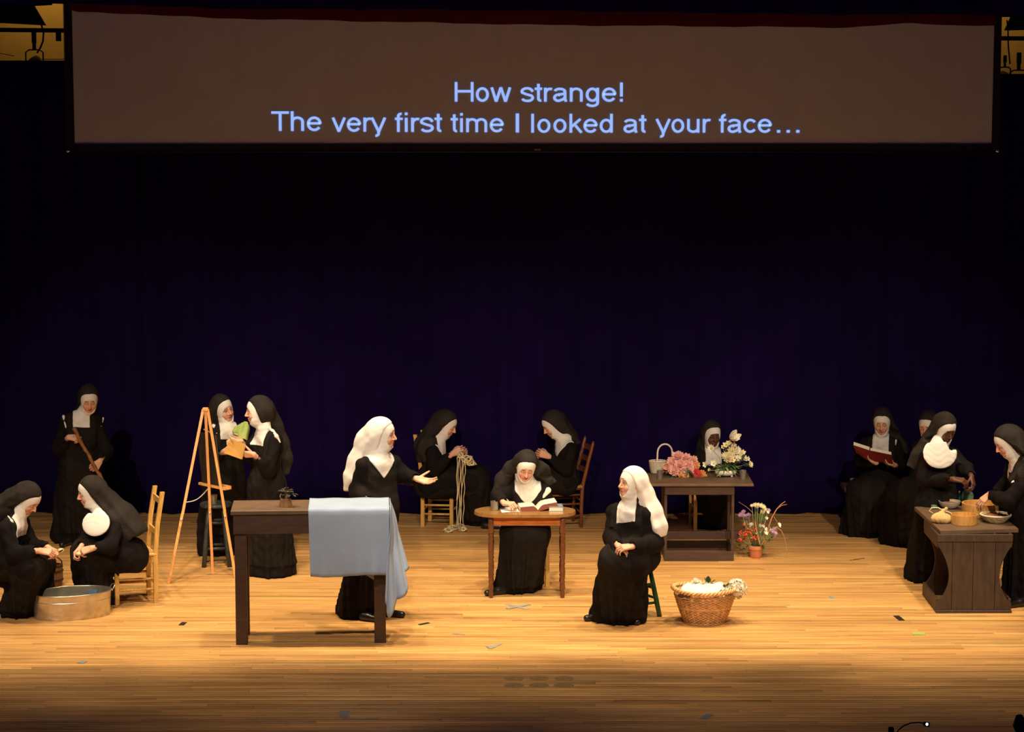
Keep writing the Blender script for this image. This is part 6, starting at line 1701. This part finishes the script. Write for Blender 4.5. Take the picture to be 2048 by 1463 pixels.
# folded white cloth
def YB(px, py, dy): return P(px, py, bc[1] + dy)
cA_ = [YB(1361, 1190, -.13), YB(1410, 1195, -.17), YB(1431, 1190, -.13)]
cM_ = [YB(1363, 1175, -.06), YB(1408, 1177, -.07), YB(1444, 1174, -.06)]
cT_ = [YB(1373, 1164.5, .05), YB(1408, 1167, .04), YB(1444.5, 1162, .05)]
cc = np.mean(cA_ + cM_ + cT_, 0)
def q3(a, b, c_, t): return (1 - t) * (1 - 2 * t) * a + 4 * t * (1 - t) * b + t * (2 * t - 1) * c_
pts = []
for i in range(25):
    t = i / 24; row = []
    a_, b_, c_ = q3(*cA_, t), q3(*cM_, t), q3(*cT_, t)
    for j in range(13):
        u = j / 12; p = q3(a_, b_, c_, u) + np.array([0, 0, .006 * math.sin(t * 9 + u * 4) * math.sin(u * 3.1) + .004 * math.sin(t * 23)]); row.append(p - cc)
    pts.append(row)
mb = MB(); mb.grid(pts, .038); FC = tag(mb.build('folded_cloth', M['white'], None, smooth=True, loc=tuple(cc)), 'folded white cloth lying on top of the laundry basket', 'cloth')
mb = MB(); pts2 = [[np.array(p) * [1.0, 1.0, 1] + [.012 if t_ > .5 else 0, -.004, -.022] for p in row] for t_, row in zip(np.linspace(0, 1, 25), pts)]
mb.grid([[p for p in r] for r in pts2], .012); mb.build('lower_fold', M['white'], FC, smooth=True)

# white basket with arch handle
wc = PZ(1316, 947, z3) + np.array([0, .03, 0]); WB = empty('white_basket', tuple(wc), 'white wicker basket with a tall arched handle on the flower table', 'basket')
mb = MB(); woven(mb, .062, .080, .115, 11, 14, .0048, .8, amp=.004); o = mb.build('weave', M['whitewicker'], WB, smooth=True); o['kind'] = 'stuff'
for k in range(14):
    a = 2 * math.pi * (k + .5) / 14; mb = MB(); mb.tube([(.062 * math.cos(a), .062 * math.sin(a) * .8, .001), (.079 * math.cos(a), .079 * math.sin(a) * .8, .118)], .004, 5); mb.build('stake', M['whitewicker'], WB, smooth=True)
mb = MB(); mb.tube([(.081 * math.cos(a), .065 * math.sin(a), .117) for a in np.linspace(0, 2 * math.pi, 41)[:-1]], .0065, 6, closed=True); mb.build('rim', M['whitewicker'], WB, smooth=True)
mb = MB(); mb.lathe([(.060, .002), (.074, .11), (.068, .11), (.055, .006), (.001, .006)], n=20, sy=.8, cap1=False); mb.build('basket_wall', M['whitewicker'], WB, smooth=True)
mb = MB(); mb.tube([(-.006, -.03, .06), (-.008, -.02, .12), (-.004, 0, .19)] + [(.066 - .070 * math.cos(t), .0 + .03 * t / math.pi, .195 + .082 * math.sin(t)) for t in np.linspace(.15, math.pi - .1, 14)] + [(.136, .03, .17), (.136, .03, .10)], .0085, 8); mb.build('handle', M['whitepaint'], WB, smooth=True)

# ------------------------------------------------------------------ flowers
def petal_pts(L, wd, cup_, d, a, b, base=0.0, nt=4, tipw=.35):
    pts = []
    for i in range(nt + 1):
        t = i / nt; wv = wd * (math.sin(math.pi * min(1, t * .92 + .08)) ** .8 if t < 1 else tipw * .4)
        row = []
        for sgn in (-1, 0, 1):
            row.append(d * (base + L * t * math.cos(cup_ * t)) + a * (L * t * 0) + b * (L * math.sin(cup_ * t) * t) + a * sgn * wv + b * abs(sgn) * wv * .35)
        pts.append(row)
    return pts
FM = {}
def flower_mesh(kind):
    if kind in FM: return FM[kind]
    rg = random.Random(len(FM) * 7 + 3); mb = MB(); kindn, mname, core = kind
    def ring(n, L, wd, elev, cup_, base=.002, ph=0., th=.0012, z0=0):
        for k in range(n):
            t = 2 * math.pi * (k + ph) / n + rg.uniform(-.08, .08); el = elev + rg.uniform(-.1, .1)
            d = np.array([math.cos(t) * math.cos(el), math.sin(t) * math.cos(el), math.sin(el)]); a = np.array([-math.sin(t), math.cos(t), 0]); b = np.cross(d, a); b = b if b[2] > 0 else -b
            mb.grid([[p + np.array([0, 0, z0]) for p in r] for r in petal_pts(L * rg.uniform(.9, 1.1), wd, cup_, d, a, b, base)], th)
    if kindn == 'lily':
        ring(6, 1, .26, .55, .55, th=.03); ring(3, .75, .22, 1.0, .3, ph=.5, th=.03)
    elif kindn == 'daisy':
        ring(11, 1, .17, .15, .2, th=.03); ring(9, .8, .15, .4, .2, ph=.5, th=.03)
    elif kindn == 'carnation':
        for n, L, el in ((9, 1, .05), (9, 1, .4), (8, .95, .75), (7, .9, 1.1), (5, .85, 1.4)): ring(n, L, .30, el, .25, ph=rg.random(), th=.03)
        ring(7, .9, .28, -.35, .1, th=.03)
    elif kindn == 'small':
        ring(5, 1, .38, .3, .3, th=.05)
    mb.mi = 1
    if core: mb.ball((0, 0, .18), .22, 8, 5, (1, 1, .7))
    me_o = mb.build('flower', [M[mname], M[core or 'yellowcore']], None)
    me = me_o.data; bpy.data.objects.remove(me_o); FM[kind] = me; return me
def place_flower(kind, p, r, parent, root, nvec=(0, -.6, .8), name='flower', label=None, rg=random.Random(9)):
    o = bpy.data.objects.new(name, flower_mesh(kind)); col.objects.link(o); o.parent = parent
    o.location = tuple(np.asarray(p) - root); o.scale = (r, r, r)
    n_ = Vector(nvec) + Vector((rg.uniform(-.25, .25), rg.uniform(-.2, .2), rg.uniform(-.2, .2)))
    o.rotation_euler = n_.to_track_quat('Z', 'Y').to_euler()
    if label: o['label'] = label
    return o
def leaf(mbx, p, d, L, wd, droop=.3, fold=.25):
    d = unit(d); a = unit(np.cross(d, [0, 0, 1.0])) if abs(d[2]) < .95 else np.array([1., 0, 0]); pts = []
    for i in range(6):
        t = i / 5; wv = wd * math.sin(math.pi * (t * .94 + .04)); c_ = np.asarray(p) + d * L * t + np.array([0, 0, -droop * L * t * t])
        pts.append([c_ - a * wv + [0, 0, fold * wv], c_, c_ + a * wv + [0, 0, fold * wv]])
    mbx.grid(pts, .0012)
# pink bouquet lying on the flower table
pr = PZ(1368, 950, z3); BQ = empty('pink_bouquet', tuple(pr), 'bunch of pink and red flowers lying on the flower table', 'flowers')
yq = pr[1]
pink = [(1356, 915, 15, .02), (1370, 918, 14, .03), (1345, 928, 14, .0), (1360, 931, 15, -.05), (1375, 931, 14, -.03), (1385, 921, 12, .02), (1336, 936, 13, -.04), (1350, 942, 13, -.08), (1378, 940, 12, -.06), (1366, 943, 11, -.09), (1342, 921, 9, .03), (1389, 932, 10, 0)]
for i, (px_, py_, r_, dy) in enumerate(pink):
    place_flower(('carnation', 'petalpink', None), P(px_, py_, yq + dy), r_ / 222, BQ, pr, nvec=((px_ - 1362) / 30, -.8, (935 - py_) / 25 + .5))
for (px_, py_, r_, dy, mm) in ((1391, 945, 11, -.06, 'petalred'), (1386, 951, 9, -.08, 'petalred'), (1398, 947, 8, -.06, 'petalred'), (1371, 951, 8, -.10, 'petalorange'), (1404, 947, 9, -.05, 'petalorange'), (1392, 929, 9, .0, 'petalorange'), (1362, 951, 7, -.12, 'petalorange'), (1409, 951, 6, -.05, 'petalorange')):
    place_flower(('carnation', mm, None), P(px_, py_, yq + dy), r_ / 222, BQ, pr, nvec=(.2, -.9, .4), label='small red flower' if mm == 'petalred' else 'small orange flower')
place_flower(('lily', 'petalpink', 'yellowcore'), P(1333, 934, yq - .09), 14 / 222, BQ, pr, nvec=(-.3, -1, .3), label='open pink flower with a green centre')
for k, (px_, py_, dx, dz) in enumerate(((1358, 945, .3, -.3), (1376, 941, .5, -.2), (1374, 935, -.1, -.9), (1350, 950, -.4, -.3), (1382, 945, .4, -.5), (1388, 955, .8, 0), (1342, 952, -.8, 0))):
    mb = MB(); leaf(mb, (0, 0, 0), (dx, -.5, dz), .07, .018); mb.build('leaf', M['leafdark'], BQ, loc=tuple(P(px_, py_, yq - .10) - pr))
mb = MB()
for (px_, py_, dy) in [(q_[0], q_[1], q_[3]) for q_ in pink]: mb.tube([P(px_, py_, yq + dy) - pr, np.array([.06, .02, .02])], .0035, 5)
mb.tube([(0.02, .02, .02), (.12, .03, .016), (.20, .04, .012)], .012, 6)
mb.build('stems', M['leafgreen'], BQ, smooth=True)['kind'] = 'stuff'
# lace doily-like glass dish under the bouquet's left end
# white arrangement in a low white bowl
pb = PZ(1452, 954, z3) + np.array([0, .05, 0])
e = empty('footed_bowl', tuple(pb), 'low white oval bowl on little feet under the white flowers', 'bowl')
mb = MB(); mb.lathe([(.06, .012), (.09, .022), (.104, .042), (.100, .060), (.092, .064), (.088, .056), (.001, .05)], n=32, sy=.72, cap1=False); mb.build('bowl_body', M['petalwhite'], e, smooth=True)
for x, y in ((-.055, -.04), (.055, -.04), (0, .05)):
    mb = MB(); mb.ball((x, y, .009), .011, 8, 6, (1, 1, .8)); mb.build('foot', M['petalwhite'], e, smooth=True)
root = pb + np.array([0, 0, .06]); FA = empty('flower_arrangement', tuple(root), 'tall spray of white and cream flowers rising from the low white bowl', 'flowers')
yq = pb[1]
place_flower(('lily', 'petalwhite', 'yellowcore'), P(1462, 877, yq - .02), 25 / 222, FA, root, nvec=(.35, -.8, .7), label='large white lily')
fl_ = [(1464, 902, 13, .0, 'daisy', 'petalcream'), (1474, 901, 12, .02, 'daisy', 'petalwhite'), (1457, 915, 13, -.04, 'carnation', 'petalcream'), (1450, 911, 9, -.03, 'daisy', 'petalcream'), (1482, 913, 11, .0, 'daisy', 'petalcream'), (1476, 917, 9, -.03, 'daisy', 'petalwhite'), (1489, 917, 8, .02, 'small', 'petalcream'), (1495, 917, 6, .0, 'small', 'petalwhite'), (1500, 928, 8, 0, 'daisy', 'petalcream'), (1423, 897, 10, -.02, 'daisy', 'petalwhite'), (1412, 929, 8, -.08, 'small', 'petalwhite'), (1428, 927, 9, -.08, 'small', 'petalwhite'), (1420, 940, 7, -.1, 'lily', 'petalcream'), (1452, 890, 8, .0, 'small', 'petalcream'), (1458, 886, 7, .0, 'small', 'petalcream'), (1447, 894, 6, .02, 'small', 'petalcream'), (1465, 921, 7, -.06, 'small', 'petalcream'), (1467, 890, 7, .02, 'small', 'petalcream'), (1485, 905, 7, .03, 'small', 'petalcream')]
for (px_, py_, r_, dy, k, mm) in fl_:
    place_flower((k, mm, 'yellowcore'), P(px_, py_, yq + dy), r_ / 222, FA, root, nvec=((px_ - 1455) / 50, -.9, .45))
mb = MB()
for (px_, py_, r_, dy, k, mm) in fl_ + [(1462, 880, 0, 0, 0, 0)]:
    t = P(px_, py_, yq + dy) - root; mb.tube([(t[0] * .12, 0, -.02), t * [.45, .5, .6], t], .003, 5)
mb.build('stems', M['palegreen'], FA, smooth=True)['kind'] = 'stuff'
rg = random.Random(12)
for k in range(26):
    a = rg.uniform(-1.35, 1.35); el = rg.uniform(.15, 1.1); L_ = rg.uniform(.13, .22)
    d = (math.sin(a), -math.cos(a) * .5, math.sin(el)); mb = MB(); leaf(mb, (rg.uniform(-.03, .03), rg.uniform(-.02, .02), 0), d, L_, rg.uniform(.005, .011), droop=rg.uniform(.3, .8)); mb.build('leaf', M['leafgreen' if k % 3 else 'palegreen'], FA)
for k in range(16):
    px_, py_ = rg.uniform(1440, 1492), rg.uniform(908, 940); p = P(px_, py_, yq - .02) - root; mb = MB(); leaf(mb, (0, 0, 0), (rg.uniform(-1, 1), -.6, rg.uniform(-.6, .8)), .06, .017); mb.build('leaf', M['leafdark'], FA, loc=tuple(p))
mb = MB(); leaf(mb, (0, 0, 0), (-1, -.4, -.1), .08, .018, .1); mb.build('leaf', M['palegreen'], FA, loc=tuple(P(1448, 948, yq - .08) - root))

# flowers tucked into the laundry basket
hq = YB(1474, 1177, -.02); HB = empty('white_flowers', tuple(hq), 'ball of white blossoms leaning over the right rim of the laundry basket', 'flowers')
rg = random.Random(21)
for k in range(58):
    v = unit(np.array([rg.gauss(0, 1), rg.gauss(0, 1) - .5, rg.gauss(0, 1) + .35])); r_ = .070 if rg.random() < .75 else .055
    place_flower(('small', 'petalwhite', None), hq + v * r_ * [1.0, .9, .95] + [0.0, 0, 0], .028, HB, hq, nvec=tuple(v), name='blossom')
mb = MB(); mb.ball((0, 0, 0), .062, 12, 8); mb.build('flower_core', M['petalcream'], HB, smooth=True)
mb = MB(); mb.tube([(0, 0, 0), (-.06, .01, -.03), (-.12, .0, -.07)], .005, 6); mb.build('stem', M['leafgreen'], HB, smooth=True)
for k, (px_, py_, r_) in enumerate(((1455, 1186, 7), (1446, 1190, 7), (1438, 1191, 6), (1461, 1181, 6), (1452, 1177, 5))):
    place_flower(('daisy', 'petalwhite', None), YB(px_, py_, -.12), r_ / 232, HB, hq, name='blossom')
for k, (px_, py_, dx, dz, L_) in enumerate(((1452, 1180, .6, .3, .05), (1450, 1176, -.2, .8, .05), (1456, 1178, .9, .4, .05), (1449, 1185, .4, -.3, .05), (1454, 1172, .3, .9, .045), (1447, 1181, -.6, .2, .04))):
    mb = MB(); leaf(mb, (0, 0, 0), (dx, -.5, dz), L_, .015, .1); mb.build('leaf', M['leafgreen'], HB, loc=tuple(YB(px_, py_, -.10) - hq))
hq = YB(1418, 1166, .10); SG = empty('flower_sprig', tuple(hq), 'green leaves and small white flowers behind the folded cloth in the basket', 'flowers')
for k, (dx, dz, L_) in enumerate(((-.35, 1, .055), (.0, 1, .065), (.35, .9, .06), (.7, .6, .05), (-.8, .6, .045))):
    mb = MB(); leaf(mb, (0, 0, 0), (dx, -.1, dz), L_, .020, .0); mb.build('leaf', M['leafdark' if k % 2 else 'leafgreen'], SG, loc=(.012 * k - .02, 0, 0))
for k, (px_, py_, r_) in enumerate(((1392, 1161, 7), (1387, 1165, 6), (1399, 1164, 6), (1411, 1164, 5), (1393, 1167, 6))):
    place_flower(('daisy', 'petalwhite', 'yellowcore'), YB(px_, py_, .10), r_ / 232, SG, hq, name='blossom')
mb = MB(); mb.tube([(-.12, .0, -.02), (-.05, 0, -.03), (0, 0, 0), (.04, 0, .0)], .004, 5); mb.build('stem', M['leafgreen'], SG, smooth=True)

# potted dried-flower plant
pp = G(1511.5, 1114); PT = empty('potted_plant', tuple(pp), 'terracotta pot of mixed wild flowers and red berries, right of the flower table', 'plant')
hp_ = .115
mb = MB(); mb.lathe([(.052, 0), (.055, .003), (.062, .078), (.070, .080), (.072, hp_ - .004), (.070, hp_), (.062, hp_), (.058, hp_ - .02), (.001, hp_ - .022)], n=28, cap1=False); mb.build('pot', M['terracotta'], PT, auto=40)
mb = MB(); mb.lathe([(.060, hp_ - .014), (.001, hp_ - .010)], n=20, cap0=False, cap1=False); mb.build('soil', M['soil'], PT)
yp = pp[1]; PX = lambda a, b, dy=0.0: P(a, b, yp + dy) - pp
top = np.array([0, 0, hp_ - .01]); rg = random.Random(31)
stems = []
def spray(name, mname, pts_px, r_, kindn='small', core=None, label=None):
    for (a, b) in pts_px:
        dy = rg.uniform(-.08, .08); p = PX(a, b, dy); stems.append(p)
        place_flower((kindn, mname, core), p + pp, r_ / 212 * rg.uniform(.8, 1.2), PT, pp, nvec=(p[0] * 3, -.8, .6), name=name)
spray('cream_flower', 'petalcream', [(1504, 1011), (1510, 1010), (1516, 1009), (1522, 1011), (1527, 1014), (1530, 1018), (1513, 1013), (1525, 1023)], 5.5, 'daisy')
spray('lilac_flower', 'petallilac', [(1484, 1027), (1487, 1023), (1490, 1031), (1494, 1033), (1497, 1029), (1492, 1036), (1481, 1030), (1537, 1020), (1548, 1060), (1550, 1066), (1547, 1071), (1545, 1063), (1549, 1057), (1536, 1062)], 5.5, 'daisy')
spray('pale_flower', 'petalwhite', [(1535, 1024), (1533, 1036), (1500, 1051), (1503, 1049), (1520, 1051), (1526, 1052), (1522, 1064), (1528, 1063), (1532, 1066), (1540, 1060), (1558, 1048), (1558, 1051), (1491, 1045), (1532, 1058), (1543, 1062)], 4.5, 'small')
mb = MB()
for (a, b, n_, sp_) in ((1489, 1049, 5, 4), (1497, 1061, 12, 7), (1490, 1066, 12, 7), (1507, 1058, 7, 5), (1508, 1073, 16, 7), (1480, 1065, 6, 4), (1480, 1079, 6, 5), (1484, 1080, 5, 4), (1492, 1068, 6, 6)):
    for _ in range(n_):
        p = PX(a + rg.gauss(0, sp_ * .45), b + rg.gauss(0, sp_ * .5), rg.uniform(-.07, .02)); mb.ball(p, rg.uniform(.007, .011), 7, 5)
    stems.append(PX(a, b))
mb.build('berries', M['berry'], PT, smooth=True)['kind'] = 'stuff'
mb = MB()
for p in stems: mb.tube([top + [p[0] * .15, 0, -.01], top * .5 + p * [.6, .5, .5], p], .0022, 4)
mb.build('stems', M['palegreen'], PT, smooth=True)['kind'] = 'stuff'
for k in range(44):
    a, b = rg.uniform(1484, 1546), rg.uniform(1050, 1098)
    if k < 8: a, b = rg.uniform(1505, 1540), rg.uniform(1070, 1092)
    if k > 38: a, b = rg.uniform(1476, 1494), rg.uniform(1086, 1098)
    d = (rg.uniform(-1, 1), -.5, rg.uniform(-.3, .9)); mb = MB(); leaf(mb, (0, 0, 0), d, rg.uniform(.035, .06), rg.uniform(.009, .016), .2); mb.build('leaf', M[('leafgreen', 'leafdark', 'palegreen')[k % 3]], PT, loc=tuple(PX(a, b, rg.uniform(-.07, .07))))
for (a, b, d2) in ((1513, 1035, 0), (1521, 1036, 0), (1526, 1036, 0), (1511, 1030, 0)):
    mb = MB(); leaf(mb, (0, 0, 0), (.1, -.2, 1), .07, .014, 0); mb.build('leaf', M['leafgreen'], PT, loc=tuple(PX(a, b + 6)))
for path, w0 in (([(1528, 1090), (1536, 1058), (1543, 1036), (1553, 1018), (1562, 1008), (1570.5, 1002)], .007), ([(1556, 1015), (1564, 1010), (1574, 1008)], .003), ([(1548, 1033), (1553, 1041), (1558, 1050)], .002),
                 ([(1520, 1090), (1516, 1072), (1512, 1055), (1510, 1042)], .008), ([(1520, 1095), (1538, 1062), (1553, 1053), (1563, 1061), (1569, 1075), (1573, 1092), (1574, 1106)], .004), ([(1506, 1025), (1493, 1013), (1477, 1003)], .002)):
    pts = []
    for s_ in np.linspace(0, len(path) - 1, (len(path) - 1) * 4 + 1):
        k = min(int(s_), len(path) - 2); f = s_ - k; pts.append(PX(path[k][0] * (1 - f) + path[k + 1][0] * f, path[k][1] * (1 - f) + path[k + 1][1] * f, -.03))
    mb = MB(); mb.tube(pts, [w0 * (1 - .7 * i / len(pts)) + .001 for i in range(len(pts))], 6); mb.build('grass_blade', M['blade'], PT, smooth=True)

# ------------------------------------------------------------------ marks and tape on the floor
def strip(name, px0, px1, wd, label, m, th=.0016, cat='tape', group='bits of tape on the floor', z=.0015):
    a, b = G(*px0), G(*px1); d = unit(b - a); n_ = np.array([-d[1], d[0], 0]) * wd / 2; c = (a + b) / 2
    q = [a - n_ - c, b - n_ - c, b + n_ - c, a + n_ - c]; mb = MB(); mb.hexa([x + [0, 0, z] for x in q], [x + [0, 0, z + th] for x in q])
    return tag(mb.build(name, M[m], None, loc=tuple(c)), label, cat, group)
strip('tape_strip', (1013, 1208), (1056, 1218), .045, 'grey tape strip of the X by the writing table, running left to lower right', 'tapegrey')
strip('tape_strip', (1014, 1217), (1060, 1208.5), .045, 'grey tape strip of the X by the writing table, laid over the other', 'tapegrey', z=.0035)
strip('tape_mark', (362, 1250), (369, 1244), .045, 'black tape square on the floor left of the tall table', 'tapeblack')
strip('tape_mark', (1792, 1231), (1804, 1240.5), .05, 'black tape square on the floor left of the counter', 'tapeblack')
strip('tape_mark', (1661, 1192), (1666, 1196), .035, 'little blue-grey tape scrap in the open floor left of the counter', 'tapeblue')
strip('tape_mark', (838, 1249), (858, 1245), .035, 'folded black tape scrap on the floor right of the tall table', 'iron')
strip('tape_mark', (979, 1297), (1000, 1287), .040, 'curled grey tape scrap on the bare floor below the writing table', 'tapegrey')
strip('tape_mark', (974, 1292), (984, 1296), .030, 'short torn end beside the curled grey tape scrap', 'tapegrey', z=.0035)
strip('tape_mark', (1825, 1267), (1850, 1267), .07, 'pale green tape mark below the counter', 'tapegreen')
strip('tape_mark', (160, 1326), (169, 1322), .05, 'blue-grey tape scrap below the metal tub', 'tapeblue')
strip('tape_mark', (684, 1437), (756, 1437), .012, 'thin dark line of tape near the front edge of the stage', 'tapeblue')
strip('tape_mark', (688, 1434), (690, 1421), .07, 'square grey tape patch above the thin line near the stage front', 'tapegrey')
strip('tape_mark', (1405, 1437), (1420, 1428), .05, 'blue-grey tape scrap at the front of the stage right of centre', 'tapeblue')
strip('tape_mark', (905, 1267), (930, 1268.5), .014, 'thin curled tape thread on the floor below the table cloth', 'tapeblue')
strip('tape_mark', (1893, 1096), (1902, 1100), .03, 'grey scrap of tape in the open floor between the writing table and flowers', 'tapegrey') if False else None
strip('tape_mark', (1700, 1120), (1729, 1116), .012, 'thin dark scratch of tape behind the counter nun', 'tapeblack')
k = 0
for row_y, names in ((1356, 'upper'), (1370, 'lower')):
    for px_ in (1028, 1078, 1128):
        c = G(px_, row_y); mb = MB(); mb.lathe([(.075, .0005), (.074, .0018), (.001, .0019)], n=28, sy=.95, cap1=False)
        tag(mb.build('worn_mark', M['stain'], None, loc=tuple(c)), f'{names} {("left", "middle", "right")[(px_ - 1028) // 50]} round worn mark of the six near the stage front', 'mark', 'six round worn marks on the floor'); k += 1

# ------------------------------------------------------------------ music stand lamp in the pit
yl = 15.6
tip = P(1853, 1446, yl); base = P(1784, 1478, yl)
MS = empty('music_stand', (base[0], yl, -1.2), 'gooseneck lamp on a dark music stand at the bottom right edge', 'stand')
ML = np.array(MS.location)
mb = MB(); mb.tube([P(a, b, yl) - ML for a, b in ((1790, 1472), (1797, 1459), (1808, 1450), (1822, 1445), (1838, 1444), (1849, 1446))], .0045, 8); mb.build('gooseneck', M['blackmetal'], MS, smooth=True)
mb = MB(); mb.tube([P(1847, 1446, yl) - ML, P(1858, 1449, yl) - ML], [.013, .016], 10); lh = mb.build('lamp_head', M['blackmetal'], MS, smooth=True)
mb = MB(); mb.ball(P(1854, 1447.5, yl - .016) - ML, .008, 8, 6); mb.build('led', M['led'], lh, smooth=True)
mb = MB(); mb.box(P(1782, 1464, yl) - ML, (.035, .03, .07), bev=.004); mb.build('clip', M['blackmetal'], MS)
mb = MB(); mb.box(P(1786, 1492, yl) - ML, (.5, .02, .16), bev=.004); mb.build('desk', M['blackmetal'], MS)
mb = MB(); mb.tube([(0, 0, .0), (0, 0, (P(1786, 1495, yl) - ML)[2])], .012, 8); mb.build('pole', M['blackmetal'], MS, smooth=True)
for k in range(3):
    a = k * 2.094; mb = MB(); mb.tube([(0, 0, .2), (.25 * math.cos(a), .25 * math.sin(a), .006)], .008, 6); mb.build('leg', M['blackmetal'], MS, smooth=True)
pS = P(2044, 1448, 15.4); mb = MB()
mb.tube([(.02, 0, -1.35 if False else -(pS[2] + 1.19)), (.01, 0, -.1), (-.01, 0, .0), (-.02, 0, .06)], [.02, .03, .05, .02], 10)
tag(mb.build('microphone_stand', M['blackmetal'], None, smooth=True, loc=tuple(pS)), 'black upright shape at the very bottom right corner', 'stand')
